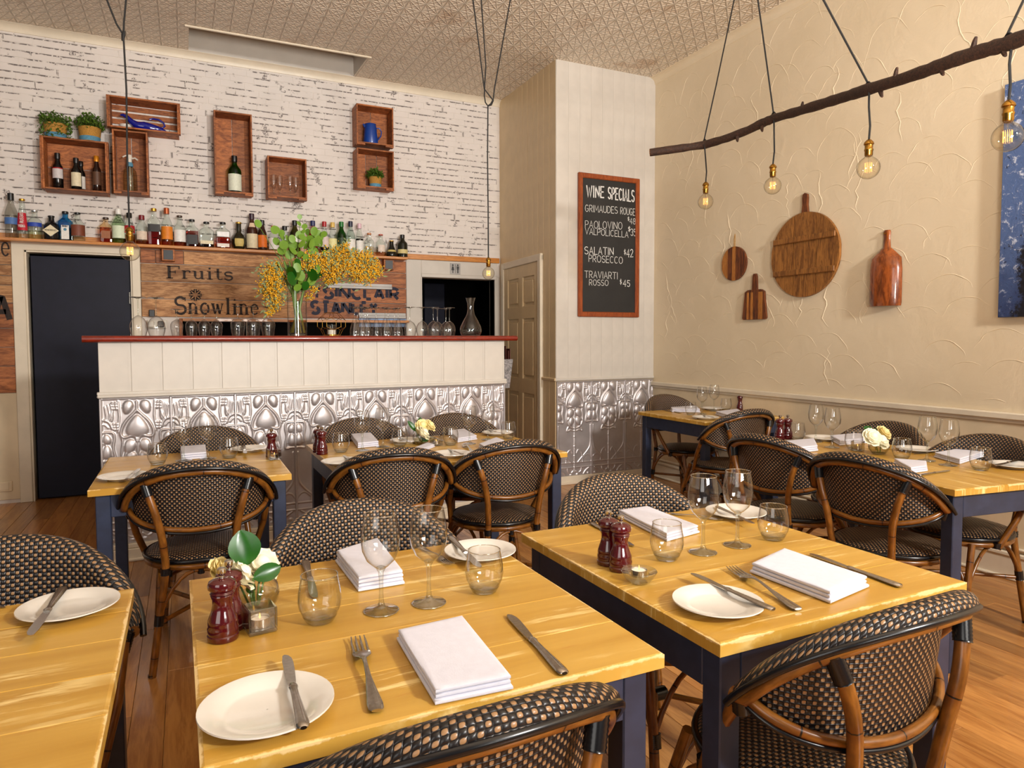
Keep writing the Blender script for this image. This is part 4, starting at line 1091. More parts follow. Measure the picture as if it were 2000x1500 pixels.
b_('clear bottle with red neck seal and pale oval label', 278, 421, 478, 22, 'tall', CL, ((120, 20, 30),), lab=((220, 200, 180), .16, .44, .9), liq=((200, 140, 60), .12))
b_('ruby spirit bottle with slanted black and gold label', 302, 408, 479, 22, 'square', CL, (GLD, .8), liq=((206, 50, 24), .40), lab=((34, 32, 30), .36, .56, .8))
b_('tall bottle with orange label and copper capsule', 327, 407, 480, 20, 'tall', CL, ((170, 84, 44), .5), lab=((224, 130, 30), .16, .5, 1.4), liq=((220, 140, 50), .2))
b_('clear corked bottle with large white label and little amber left', 352, 422, 482, 22, 'squat', CL, ((70, 50, 36),), lab=(WH, .14, .52, 1.1), liq=((220, 140, 40), .14))
b_('square bourbon bottle with red brown spirit and black label', 376, 429, 483, 23, 'square', CL, (BLK,), liq=((176, 60, 24), .58), lab=((40, 36, 34), .1, .44, .7))
b_('clear flask bottle with narrow cream label and dark spirit', 404, 434, 484, 26, 'square', CL, (BLK,), liq=((110, 40, 16), .22), lab=(CRM, .13, .26, .75))
b_('flask bottle of orange spirit with white lower label', 436, 435, 486, 26, 'square', CL, (BLK,), liq=((216, 80, 26), .42), lab=((236, 226, 216), .05, .18, .7), lab2=((250, 250, 250), .44, .62, .7))
b_('round dark olive bottle with gold oval label', 467, 434, 487, 27, 'globe', (40, 36, 22), (GLD, .6), opaque=True, lab=((208, 186, 110), .1, .38, .65))
b_('tall dark brown bottle with cream label, tallest beside the leaves', 493, 418, 489, 21, 'tall', (60, 26, 16), ((50, 26, 40),), opaque=True, lab=(CRM, .05, .44, 1.3), lab2=((226, 200, 170), .62, .74, .7))
b_('slim dark bottle with bright orange label', 513, 430, 489, 17, 'tall', (50, 24, 14), (BLK,), opaque=True, lab=((222, 110, 20), .1, .5, 1.2))
b_('clear bottle with white label and red cap behind the leaves', 535, 441, 490, 20, 'squat', CL, ((214, 40, 20),), lab=(WH, .06, .5, 1.2))
b_('clear bottle with black cap behind the eucalyptus', 557, 440, 490, 20, 'tall', CL, (BLK,))
b_('olive green bottle with black cap rising behind the leaves', 576, 430, 491, 20, 'tall', (140, 140, 40), (BLK,), lab=(WH, .3, .48))
b_('red liqueur bottle with blue cap', 612, 429, 492, 20, 'wine', (246, 220, 216), ((36, 40, 90),), liq=((210, 20, 24), .76), lab=((150, 60, 110), .2, .5))
b_('clear bottle with red cap and dark red spirit', 634, 432, 494, 16, 'tall', CL, ((170, 30, 36),), liq=((110, 10, 20), .2), lab=((214, 196, 190), .2, .52))
b_('clear bottle with yellow cap and pale yellow label', 650, 433, 494, 16, 'tall', CL, ((216, 180, 90),), lab=((230, 224, 160), .1, .48))
b_('emerald green bottle with green capsule', 667, 431, 494, 18, 'wine', (40, 150, 50), ((20, 110, 40),), lab=((40, 60, 30), .2, .5))
b_('clear pale bottle with navy cap and white label', 685, 431, 496, 18, 'tall', (230, 240, 236), ((30, 34, 60),), lab=(WH, .08, .46))
b_('slim clear bottle with cherry label and black cordial', 703, 435, 497, 15, 'tall', CL, ((226, 190, 200),), lab=(WH, .06, .46), liq=((40, 10, 16), .52))
b_('small clear decanter bottle with cork', 721, 455, 499, 17, 'square', CL, ((190, 120, 70),), liq=((246, 230, 206), .4))
b_('small clear decanter bottle with red stopper', 744, 458, 501, 19, 'squat', CL, ((176, 70, 50),), lab=((220, 204, 190), .2, .5, .8), liq=((240, 206, 180), .3))
b_('squat black bottle with gold neck and band', 765, 471, 503, 22, 'cone', (22, 20, 14), (GLD, .6), opaque=True, lab=((200, 180, 110), .3, .42, 1.3))
b_('dark liqueur bottle with gold band, last on the shelf at the right', 786, 459, 503, 20, 'wine', (22, 24, 16), (BLK,), opaque=True, lab=((206, 190, 130), .16, .34, 1.3))
# lettering on the labels that can be read
def label_text(bt, word, x0, x1, z0, z1, y, mat, upright=False, w=.0024):
    st, tot = strokes(word, 1.4); mb = MB()
    for s_ in st:
        if upright: ribbon(mb, [(x1 - p[1] / 6 * (x1 - x0), z0 + p[0] / tot * (z1 - z0)) for p in s_], w, 0.0, False)
        else: ribbon(mb, [(x0 + p[0] / tot * (x1 - x0), z0 + p[1] / 6 * (z1 - z0)) for p in s_], w, 0.0, False)
    g = [q for q in bpy.data.objects if q.parent is bt and q.name.startswith('glass_body')][0]
    o = obj('label_lettering', mb, mat, g, 0); o.location = (0, y, 0); return o
label_text(rv, 'VODKA', -.022, .022, .084, .104, -.0465, M['china'])
label_text(rv, 'RUSSKIY', -.011, .011, .118, .205, -.045, M['china'], True, .0032)
label_text(bb, 'BOMBAY', -.018, .018, .108, .120, -.0350, M['ink_blue'])
g_ = obj('label_emblem', MB().lathe([(.011, 0), (.011, .001)], 16).xf(Matrix.Rotation(radians(90), 4, 'X')), M['basket_blue'], [q for q in bpy.data.objects if q.parent is bb and q.name.startswith('glass_body')][0]); g_.location = (0, -.0345, .088)
label_text(hk, 'HENDRICKS', -.040, .040, .066, .078, -.0595, M['ink'], False, .0016)

# ================================================================== CRATES ON THE WALL
def crate(label, q0, q1, depth, boards='v', nbk=2, gap=0.004, group='wooden crates on the brick wall'):
    """front opening given by two opposite pixel corners on its front plane"""
    yf = YB - depth; a = ony(q0[0], q0[1], yf); b = ony(q1[0], q1[1], yf)
    x0, x1, z1_, z0_ = a.x, b.x, a.z, b.z; tk = 0.013; w, h = x1 - x0, z1_ - z0_
    t = thing('wall_crate', label, 'crate', ((x0 + x1) / 2, YB - 0.004, z0_), 0, group)
    D = depth - 0.004; hw = w / 2
    obj('side_panel', MB().box(-hw, -hw + tk, -D, 0, 0, h, 0.002), M['crate'], t, 0); obj('side_panel', MB().box(hw - tk, hw, -D, 0, 0, h, 0.002), M['crate'], t, 0)
    obj('bottom_panel', MB().box(-hw + tk, hw - tk, -D, 0, 0, tk, 0.002), M['crate'], t, 0); obj('top_panel', MB().box(-hw + tk, hw - tk, -D, 0, h - tk, h, 0.002), M['crate'], t, 0)
    for k in range(nbk):
        if boards == 'v': s = (w - 2 * tk) / nbk; bx = (-hw + tk + s * k + gap / 2, -hw + tk + s * (k + 1) - gap / 2, -0.010, 0, tk, h - tk)
        else: s = (h - 2 * tk) / nbk; bx = (-hw + tk, hw - tk, -0.010, 0, tk + s * k + gap / 2, tk + s * (k + 1) - gap / 2)
        obj('back_slat', MB().box(*bx, 0.001), M['crate'], t, 0)
    # end battens on the outside
    if boards == 'v':
        for sx in (-1, 1): obj('batten', MB().box(min(sx * hw * .55, sx * hw), max(sx * hw * .55, sx * hw), -D, -D + 0.05, -0.016, 0.0, 0.002), M['crate'], t, 0)
    else:
        obj('batten', MB().box(-hw - 0.012, -hw, -D, -D + 0.06, 0, h, 0.002), M['crate'], t, 0); obj('batten', MB().box(hw, hw + 0.012, -D, -D + 0.06, 0, h, 0.002), M['crate'], t, 0)
    return (t, x0 + tk, x1 - tk, z0_ + tk + 0.0006)
cr1 = crate('wide crate holding four dark bottles, two pots on its top', (80, 264), (211, 377), 0.19, 'h', 2)
cr2 = crate('wide slatted crate with gaps holding the blue swan jug', (210, 184), (350, 262), 0.20, 'h', 4, 0.016)
cr3 = crate('tall crate holding a soda siphon', (218, 251), (291, 378), 0.20, 'v', 2, 0.006)
cr4 = crate('tall crate on its own holding one green bottle', (417, 214), (495, 380), 0.19, 'v', 2)
cr5 = crate('small square crate holding four champagne flutes', (522, 303), (600, 389), 0.19, 'v', 1)
cr6 = crate('upper of two stacked crates, holding a blue enamel jug', (696, 201), (769, 286), 0.19, 'v', 2)
cr7 = crate('lower of two stacked crates, holding a small pot plant', (697, 287.5), (770, 370), 0.19, 'v', 3)
def in_crate(px, base, cr, yo=0.085):
    q = ony(px, base, YB - yo); return (q.x, YB - yo, cr[3])
def crate_bottle(label, px, top, base, wpx, kind, glass, cap, cr, yo=0.085, **kw):
    q = ony(px, base, YB - yo); s = depth_of(q) / FPX
    return bottle(label, (q.x, YB - yo, cr[3]), (base - top) * s, wpx * s, kind, glass, cap, **kw)
crate_bottle('dark wine bottle with white and red label, left in the wide crate', 114, 293, 364, 18, 'wine', (16, 12, 12), (BLK,), cr1, opaque=True, lab=((206, 200, 200), .30, .56, 1.2), lab2=(RED, .56, .59, 1.2))
crate_bottle('dark wine bottle with cream label, middle of the wide crate', 150, 303, 366, 18, 'wine', (16, 14, 12), (BLK,), cr1, yo=0.11, opaque=True, lab=(CRM, .12, .54, 1.1))
crate_bottle('dark bottle half hidden behind the cream labelled one', 159, 306, 366, 15, 'wine', (16, 14, 12), (BLK,), cr1, yo=0.05, opaque=True, lab=((220, 214, 206), .1, .5, 1.2))
crate_bottle('dark brown bottle with orange neck foil in the wide crate', 190, 298, 369, 15, 'wine', (40, 20, 12), ((220, 140, 30), .4), cr1, opaque=True, lab=((92, 60, 40), .2, .56, 1.2))
crate_bottle('green port bottle with white label, alone in its crate', 459, 300, 373, 25, 'wine', (96, 176, 60), (BLK,), cr4, lab=((222, 226, 206), .06, .5, 1.2))
# soda siphon
q = in_crate(255, 370, cr3)
t = thing('soda_siphon', 'clear glass soda siphon with white lever head', 'siphon', q)
obj('glass_body', MB().lathe([(.045, 0), (.052, .01), (.052, .14), (.046, .18), (.026, .205), (.02, .22)], 20), tinted((232, 232, 220)), t)
obj('collar', MB().lathe([(.024, .215), (.026, .22), (.024, .24), (.018, .25)], 16), M['basket_blue'], t)
obj('head', MB().lathe([(.018, .245), (.016, .275), (.022, .285), (.018, .31), (.006, .315)], 14), M['plastic'], t)
obj('spout', MB().tube([(.012, -.01, .28), (.04, -.02, .285), (.06, -.03, .268)], 0.007, 8), M['plastic'], t)
obj('lever', MB().tube([(-.01, 0, .308), (-.03, -.01, .30), (-.05, -.02, .285)], 0.006, 8), M['plastic'], t)
obj('inner_tube', MB().tube([(0, 0, .01), (0, 0, .22)], 0.004, 6), M['plastic'], t)
# blue swan jug
sx0 = ony(236, 254, YB - .09); ZJ = cr2[3]
t = thing('swan_jug', 'glossy cobalt blue swan shaped jug lying in the slatted crate', 'jug', (sx0.x, YB - 0.10, ZJ))
Lj = ony(326, 258, YB - .09).x - sx0.x
pts = [(0.0, 0, .115), (.02, 0, .118), (.05, 0, .105), (.085, 0, .07), (.125, 0, .045), (.18, 0, .042), (.24, 0, .036), (.29, 0, .03), (.33, 0, .022), (.36, 0, .016)]
rs = [.006, .012, .016, .024, .032, .041, .036, .029, .020, .008]; k = Lj / .36
obj('body', MB().tube([(p[0] * k, p[1], p[2]) for p in pts], rs, 16), M['blue_glass'], t, 60)
obj('handle', MB().tube([(.225 * k, 0, .105), (.25 * k, 0, .115), (.30 * k, 0, .112), (.335 * k, 0, .09), (.345 * k, 0, .065), (.32 * k, 0, .045), (.28 * k, 0, .052)], .008, 10), M['blue_glass'], t, 60)
t = thing('ceramic_dish', 'small white dish leaning behind the neck of the swan jug', 'dish', (sx0.x + 0.035, YB - 0.05, ZJ))
obj('bowl', MB().lathe([(.002, .0), (.03, .004), (.045, .02), (.05, .05), (.046, .048), (.04, .02), (.002, .01)], 20), M['china'], t)
# champagne flutes in the small crate
def flute_mb(r, h): return MB().lathe([(.001, h * .34), (r * .35, h * .38), (r * .8, h * .55), (r, h * .75), (r * .9, h)], 20, cap=False)
def flute_thing(label, loc, group=None):
    t = thing('champagne_flute', label, 'glass', loc, 0, group)
    obj('bowl', flute_mb(.026, .20), M['glass'], t, 60)
    obj('foot', MB().lathe([(.027, 0), (.027, .002), (.006, .006), (.0035, .015), (.0035, .06), (.006, .072), (.001, .076)], 18), M['crystal'], t, 60)
    return t
FL = Proto(flute_thing('champagne flute, first from the left in the small crate', (0, 0, 0), 'champagne flutes in the small crate'))
for i, (px, yo, nm) in enumerate(((535, .08, 'first from the left'), (547, .06, 'second from the left'), (567, .09, 'third from the left'), (578, .06, 'fourth from the left'))):
    FL.put(in_crate(px, 382, cr5, yo), 0, 'clear champagne flute, %s in the small square crate' % nm)
# blue jug
q = in_crate(724, 277, cr6)
t = thing('enamel_jug', 'straight sided blue enamel jug with handle', 'jug', q)
obj('body', MB().lathe([(.07, 0), (.072, .004), (.056, .17), (.05, .19), (.054, .195), (.049, .19), (.05, .175), (.06, .02)], 24), M['blue_enamel'], t)
obj('spout', MB().tube([(-.048, 0, .165), (-.064, 0, .185), (-.07, 0, .193)], [.016, .010, .006], 8), M['blue_enamel'], t)
obj('handle', MB().tube([(.05, 0, .165), (.085, 0, .17), (.105, 0, .14), (.10, 0, .10), (.065, 0, .05)], .0055, 8), M['blue_enamel'], t)
# basket pot plants
def plant(label, loc, r, hp, rf, hf, trail, seed):
    rs = random.Random(seed); t = thing('pot_plant', label, 'plant', loc, 0)
    pot_ = obj('pot', MB().lathe([(r * .82, 0.0), (r * .84, .004), (r * .9, hp * .35), (r, hp * .96), (r * 1.02, hp), (r * .94, hp), (r * .9, hp * .9)], 24), M['basket'], t)
    obj('blue_band', MB().lathe([(r * .87, hp * .06), (r * .92, hp * .36), (r * .90, hp * .37)], 24, cap=False), M['basket_blue'], pot_)
    mb = MB()
    lf = [(0, 0, 0), (.009, .012, .003), (0, .028, 0), (-.009, .012, .003)]
    for i in range(520):
        an = rs.uniform(0, 2 * pi); rad = rf * sqrt(rs.random()); z = hp + hf * rs.random() * (1 - (rad / rf) ** 2 * .6)
        if trail and rs.random() < .35: rad = r * rs.uniform(1.0, 1.35); z = hp * rs.uniform(.05, 1.05)
        mat = Matrix.Translation((rad * cos(an), rad * sin(an), z)) @ Matrix.Rotation(rs.uniform(0, 6.28), 4, 'Z') @ Matrix.Rotation(rs.uniform(-1.2, 1.2), 4, 'X') @ Matrix.Scale(rs.uniform(.7, 1.3), 4)
        mb.add([mat @ Vector(v) for v in lf], [[0, 1, 2, 3]])
    for i in range(26):
        an = rs.uniform(0, 2 * pi); rad = rf * rs.random() * .9
        mb.tube([(0, 0, hp * .8), (rad * .5 * cos(an), rad * .5 * sin(an), hp + hf * .4), (rad * cos(an), rad * sin(an), hp + hf * .75 * (1 - (rad / rf) ** 2 * .5))], .0012, 4)
    obj('foliage', mb, M['shrub'], t, 0, 'stuff')
s = depth_of((-.6, YB, 2.9)) / FPX
ztop = cr1[3] - .0136 + 0 ; ztop = [o for o in bpy.data.objects if o.parent is cr1[0] and o.name.startswith('top_panel')]
zt1 = cr1[0].location.z + max(v.co.z for v in ztop[0].data.vertices) + .0006
q = ony(109, 268, YB - .10); plant('trailing plant in seagrass pot with blue base, left on the wide crate', (q.x, YB - .10, zt1), .082, .115, .115, .10, True, 1)
q = ony(176, 275, YB - .10); plant('upright plant in seagrass pot with blue base, right on the wide crate', (q.x, YB - .10, zt1), .082, .115, .105, .12, False, 2)
q = in_crate(733, 358, cr7, .10); plant('small plant in seagrass pot inside the lower stacked crate', q, .062, .10, .08, .085, False, 3)

# ================================================================== CHALKBOARD
a = ony(1129, 336, YS - .02); b = ony(1247, 620, YS - .02)
cw, chh = b.x - a.x, a.z - b.z
cb = thing('chalkboard', 'tall wood framed chalkboard listing wine specials on the white pillar', 'chalkboard', ((a.x + b.x) / 2, YS - 0.009, b.z))
fwd = 0.045
mb = MB(); mb.box(-cw / 2, -cw / 2 + fwd, -.026, 0, 0, chh, .006); mb.box(cw / 2 - fwd, cw / 2, -.026, 0, 0, chh, .006); mb.box(-cw / 2 + fwd * .5, cw / 2 - fwd * .5, -.0255, 0, 0, fwd, .006); mb.box(-cw / 2 + fwd * .5, cw / 2 - fwd * .5, -.0255, 0, chh - fwd, chh, .006)
obj('frame', mb, M['frame_wood'], cb, 0)
obj('slate', MB().box(-cw / 2 + .02, cw / 2 - .02, -.014, -.002, .02, chh - .02), M['slate'], cb, 0)
ccx, ccz = (a.x + b.x) / 2, b.z
def chalk(word, p0, p1, hpx, w, gap=1.3):
    """baseline ends in pixels"""
    A = ony(p0[0], p0[1], YS - .024); B = ony(p1[0], p1[1], YS - .024); s = depth_of(A) / FPX
    write('chalk_writing', word, A.x - ccx, B.x - ccx, A.z - ccz, A.z - ccz + hpx * s, w, M['chalk'], cb, -.0145, gap, False, .0006, B.z - ccz)
chalk('WINE', (1146, 384), (1179, 386), 21, .011, 1.9); chalk('SPECIALS', (1188, 388), (1238.5, 394), 22, .011, 1.9)
chalk('GRIMAUDES', (1143, 413), (1206, 417), 13, .0042); chalk('ROUGE', (1212, 418), (1240, 421), 13, .0042)
chalk('$', (1226, 431), (1229, 431), 7, .005); chalk('48', (1230, 437), (1241, 438), 11, .0042)
chalk('PAOLOVINO', (1143, 445), (1215, 448), 14, .0042); chalk('$', (1227, 452), (1231, 452), 9, .006); chalk('35', (1232, 460), (1242, 461), 13, .0045)
chalk('VALPOLICELLA', (1143, 457), (1227, 464), 12, .0042)
chalk('SALATIN', (1142, 496), (1198, 498), 14, .006); chalk('$', (1219, 497), (1222, 497), 9, .006); chalk('42', (1224, 502), (1236, 502), 15, .006)
chalk('PROSECCO', (1150, 511), (1216, 515), 13, .0045)
chalk('TRAVIARTI', (1142, 542), (1206, 545), 13, .0045); chalk('ROSSO', (1151, 557), (1188, 558), 11, .0042)
chalk('$', (1211, 555), (1214, 555), 9, .006); chalk('45', (1217, 559), (1230, 560), 12, .006)

# ================================================================== BOARDS AND PAINTING ON THE RIGHT WALL (local x = away from the wall, y along it)
def wallthing(name, label, cat, y, z): return thing(name, label, cat, (XR - 0.003, y, z))
def disc(mb, ry, rz, x0, x1, cy=0, cz=0, n=40, y_lo=None, y_hi=None):
    lo_, hi_ = (-ry, ry) if y_lo is None else (max(y_lo, -ry), min(y_hi, ry)); m_ = n // 2
    ts = [math.acos(max(-1, min(1, hi_ / ry))) + (math.acos(max(-1, min(1, lo_ / ry))) - math.acos(max(-1, min(1, hi_ / ry)))) * k / m_ for k in range(m_ + 1)]
    up = [(ry * cos(q) + cy, rz * sin(q) + cz) for q in ts]; dn = [(ry * cos(q) + cy, -rz * sin(q) + cz) for q in ts[::-1]]
    Q = []
    for p in up + dn:
        if not Q or hypot(p[0] - Q[-1][0], p[1] - Q[-1][1]) > 1e-5: Q.append(p)
    if hypot(Q[0][0] - Q[-1][0], Q[0][1] - Q[-1][1]) < 1e-5: Q.pop()
    n = len(Q); vs = [(x0, p[0], p[1]) for p in Q] + [(x1, p[0], p[1]) for p in Q]
    mb.add(vs, [list(range(n)), [n + k for k in range(n)][::-1]] + [[k, n + k, n + (k + 1) % n, (k + 1) % n] for k in range(n)]); return mb
def outline(mb, P, x0, x1):
    n = len(P); vs = [(x0, p[0], p[1]) for p in P] + [(x1, p[0], p[1]) for p in P]
    mb.add(vs, [list(range(n)), [n + k for k in range(n)][::-1]] + [[k, n + k, n + (k + 1) % n, (k + 1) % n] for k in range(n)]); return mb
# big round board
cL = onx(1512, 500, XR); cR = onx(1645, 480, XR); cT = onx(1579, 414, XR); cB = onx(1579, 580, XR)
cy, cz = (cL.y + cR.y) / 2, (cT.z + cB.z) / 2; ry, rz = abs(cL.y - cR.y) / 2, (cT.z - cB.z) / 2
t = wallthing('round_board', 'large round old timber board with handle and two cross battens', 'wooden board', cy, cz)
R = (ry + rz) / 2
lim = [-R, -R * .36, R * .30, R]
for lo, hi in zip(lim[:-1], lim[1:]):
    obj('plank', disc(MB(), R, R, -.024, -.002, n=72, y_lo=lo + .0022, y_hi=hi - .0022), M['board_mid'], t, 0)
for zz in (R * .38, -R * .40):
    hwid = sqrt(R * R - zz * zz) - .005
    obj('batten', MB().box(-.040, -.0245, -hwid, hwid, zz - .02, zz + .02, .004), M['board_mid'], t, 0)
hp = [(-.028, R * .97), (-.020, R + .05), (-.022, R + .10), (-.018, R + .125), (0, R + .135), (.018, R + .125), (.022, R + .10), (.020, R + .05), (.028, R * .97)]
obj('handle', outline(MB(), hp[::-1], -.023, -.003), M['board_dark'], t, 0)
# small round striped board
c = onx(1437, 515, XR); s = depth_of(c) / FPX; Rs = 33 * s
t = wallthing('small_round_board', 'small round striped acacia board hung on a twine loop', 'wooden board', c.y, c.z)
obj('disc', disc(MB(), Rs, Rs, -.02, -.002, n=40), M['board_dark'], t, 0)
for lo, hi, mt in ((-.15, .12, 'strip'), (.50, .98, 'strip')):
    obj('strip', disc(MB(), Rs * .999, Rs * .999, -.0206, -.0021, n=64, y_lo=lo * Rs, y_hi=hi * Rs), M[mt], t, 0)
obj('twine', MB().tube([(-.012, -.006, Rs), (-.010, -.004, Rs + .06), (-.008, .0, Rs + .10), (-.010, .008, Rs + .06), (-.012, .006, Rs)], .0025, 6), M['basket'], t)
# small paddle board
c = onx(1477, 595, XR); s = depth_of(c) / FPX; w2 = 25 * s * 1.25; h2 = 29 * s
t = wallthing('paddle_board', 'small striped paddle board with handle below the round boards', 'wooden board', c.y, c.z)
P = [(-w2, -h2 * .9), (-w2 * .9, -h2), (w2 * .9, -h2), (w2, -h2 * .9), (w2 * .8, h2 * .85), (w2 * .55, h2), (.025, h2), (.02, h2 + .10), (.012, h2 + .122), (-.012, h2 + .122), (-.02, h2 + .10), (-.025, h2), (-w2 * .55, h2), (-w2 * .8, h2 * .85)]
obj('blade', outline(MB(), P, -.020, -.002), M['board_dark'], t, 0)
for f0, f1 in ((-.7, -.35), (.1, .3), (.45, .62)): obj('strip', MB().box(-.0208, -.0021, w2 * f0, w2 * f1, -h2 * .99, h2 * .83), M['strip'], t, 0)
# bottle-shaped scoop
c = onx(1732, 545, XR); s = depth_of(c) / FPX
zA = onx(1732, 598, XR).z - c.z; zB = onx(1732, 450, XR).z - c.z; yA = abs(onx(1702, 545, XR).y - onx(1763, 545, XR).y) / 2
t = wallthing('grain_scoop', 'polished red brown timber scoop shaped like half a bottle', 'wooden scoop', c.y, c.z)
prof = [(yA * .96, zA), (yA, zA + .02), (yA, zA * .2 + zB * .30), (yA * .93, zB * .42), (yA * .55, zB * .55), (.026, zB * .64), (.022, zB * .85), (.026, zB * .96), (.02, zB)]
mb = MB().lathe([(r, z) for r, z in prof], 18, (0, 0, 0), 2.0, 1.0, False, pi / 2, 3 * pi / 2)
mb.v = [(v[0] * .62 - .002, v[1], v[2]) for v in mb.v]
n18 = 19; mb.f.append([k for k in range(n18)]); mb.uv.append([(0, 0)] * n18)
mb.f.append([len(prof) * n18 - n18 + k for k in range(n18)][::-1]); mb.uv.append([(0, 0)] * n18)
obj('body', mb, M['board_red'], t, 50)
obj('peg', MB().tube([(-.03, 0, zB * .93), (.002, 0, zB * .93)], .006, 8), M['brass'], t)
# painting
a = onx(1963, 166, XR - .04); b = onx(1953, 620, XR - .04)
pt = thing('painting', 'tall blue canvas of a dark tree on the cream wall', 'painting', (XR - 0.006, a.y - .45, b.z))
obj('canvas', MB().box(-.036, 0, -.45, .45, 0, a.z - b.z, .002), M['painting'], pt, 0)

# ================================================================== BRANCH CHANDELIER AND PENDANTS
def bulb_thing(label, top, cord_pts, px, pyb, depth, diapx, group=None, rc=.0045):
    """bulb centre at a pixel and distance; cord_pts world points ending at the socket"""
    c = ond(px, pyb, depth); r = diapx / 2 * depth / FPX
    t = thing('pendant_bulb', label, 'pendant light', c, 0, group)
    zs = r * 1.02
    obj('bulb', MB().lathe([(.001, -r)] + [(r * sin(pi * k / 14), -r * cos(pi * k / 14)) for k in range(1, 12)] + [(r * .40, r * .93), (r * .32, r * 1.08)], 24, cap=False), M['bulbglass'], t, 80)
    k = r / .0475
    obj('socket', MB().lathe([(.013 * k, zs + .0 * k), (.0165 * k, zs + .006 * k), (.0165 * k, zs + .022 * k), (.0185 * k, zs + .026 * k), (.0185 * k, zs + .030 * k), (.0165 * k, zs + .033 * k), (.0165 * k, zs + .048 * k), (.021 * k, zs + .052 * k), (.019 * k, zs + .060 * k), (.010 * k, zs + .070 * k), (.004 * k, zs + .074 * k)], 18), M['brass'], t, 40)
    mb = MB()
    for j in range(7):
        an = 2 * pi * j / 7; x, y = .0135 * k * cos(an), .0135 * k * sin(an); x2, y2 = .0135 * k * cos(an + .45), .0135 * k * sin(an + .45)
        mb.tube([(x, y, r * .45), (x * 1.0, y * 1.0, -r * .35), (x2, y2, -r * .35), (x2, y2, r * .45)], .0005 * k, 4, cap=False)
    obj('filament', mb, M['filament'], t)
    obj('filament_post', MB().tube([(0, 0, zs), (0, 0, -r * .38)], .0022 * k, 6), M['crystal'], t)
    pts = [Vector((0, 0, zs + .072 * k))] + [p - c for p in cord_pts]
    for cpts in ([pts] if not isinstance(cord_pts[0], list) else []): obj('cord', MB().tube(cpts, rc, 6), M['cord'], t)
    return t, c, zs + .072 * k, k
def ceil_hit(p, dx_px, dy_px):
    """from world point p climb along the photo's direction, at constant distance in y, until the ceiling"""
    d = p - EYE; w = d.dot(_f); x = 1000 + FPX * d.dot(_r) / w; y = 750 + SHY - FPX * d.dot(_u) / w
    q = p
    for k in range(1, 4000):
        q = ony(x + dx_px * k * .5 / abs(dy_px), y - k * .5, p.y)
        if q.z >= ZC - .002: break
    return q
# branch: pixel, distance along the view axis
bp = [(1270, 298, 4.52), (1320, 291, 4.46), (1376, 283, 4.38), (1420, 270, 4.22), (1462, 254, 4.08), (1490, 240, 3.98), (1512, 231, 3.9), (1560, 217, 3.7), (1615, 200, 3.44), (1660, 186, 3.24), (1697, 174, 3.05), (1760, 155, 2.84), (1815, 136, 2.66), (1870, 115, 2.52), (1920, 99, 2.42), (1972, 84, 2.32), (2040, 56, 2.2), (2120, 28, 2.08)]
bpts = [ond(*p) for p in bp]
br = thing('branch_chandelier', 'knobbly dark tree branch hung level from the ceiling, carrying bare bulbs', 'branch', bpts[0])
L0 = [p - bpts[0] for p in bpts]
dense = []
for i in range(len(L0) - 1):
    for k in range(4): dense.append(L0[i].lerp(L0[i + 1], k / 4))
dense.append(L0[-1]); rb = random.Random(5)
obj('branch', MB().tube(dense, [.0225 + .004 * rb.random() + .001 * i / len(dense) for i in range(len(dense))], 12), M['bark'], br, 60)
for k, (px, py, dp, up) in enumerate(((1440, 268, 4.13, -1), (1488, 248, 3.97, -1), (1566, 214, 3.68, 1), (1720, 178, 2.98, -1), (1748, 152, 2.86, 1), (1838, 134, 2.60, -1), (1900, 96, 2.45, 1), (1958, 96, 2.35, -1))):
    p = ond(px, py, dp) - bpts[0]
    obj('twig_stub', MB().tube([p, p + Vector((-.01, -.012, .022 * up)), p + Vector((-.016, -.02, .032 * up))], [.011, .008, .005], 7), M['bark'], br)
obj('end_cut', MB().tube([L0[0] - (L0[1] - L0[0]).normalized() * .002, L0[0] + (L0[1] - L0[0]).normalized() * .004], .0245, 14), M['board_mid'], br)
spec = [('first pendant bulb on the branch, nearest the pillar', 1378, 394, 4.38, 30, (1376, 281, 4.38), (58, 275)), ('second pendant bulb along the branch from the pillar', 1509, 363, 3.9, 33, (1511, 229, 3.9), (-31, 222)),
        ('third pendant bulb along the branch from the pillar', 1696, 328, 3.05, 43, (1695, 173, 3.05), (-88, 165)), ('fourth pendant bulb on the branch, in front of the painting', 1968, 268, 2.33, 56, (1970, 82, 2.33), (30, 66))]
for lab, px, py, dp, dia, bq, (ddx, ddy) in spec:
    t, c, zs_, k = bulb_thing(lab, None, [ond(px, py - 60 if False else py, dp)], px, py, dp, dia, 'bulbs hanging from the branch') if False else (None, None, None, None)
    B = ond(*bq); C_ = ond(px, py, dp)
    top = ceil_hit(B + Vector((0, 0, .024)), ddx, ddy)
    r = dia / 2 * dp / FPX
    mid = Vector((B.x + .012, B.y, B.z - .02)); low = C_ + Vector((0, 0, r * 1.02 + .072 * r / .0475))
    cp = [low.lerp(mid, .3) + Vector((.006, 0, 0)), low.lerp(mid, .7) - Vector((.003, 0, 0)), B + Vector((-.02, -.022, -.012)), B + Vector((-.01, -.026, .008)), B + Vector((0, -.004, .027)), B + Vector((.004, .018, .018)), B + Vector((.001, .004, .03)), B.lerp(top, .3) + Vector((0, 0, .015)), top]
    bulb_thing(lab, None, cp, px, py, dp, dia, 'bulbs hanging from the branch')
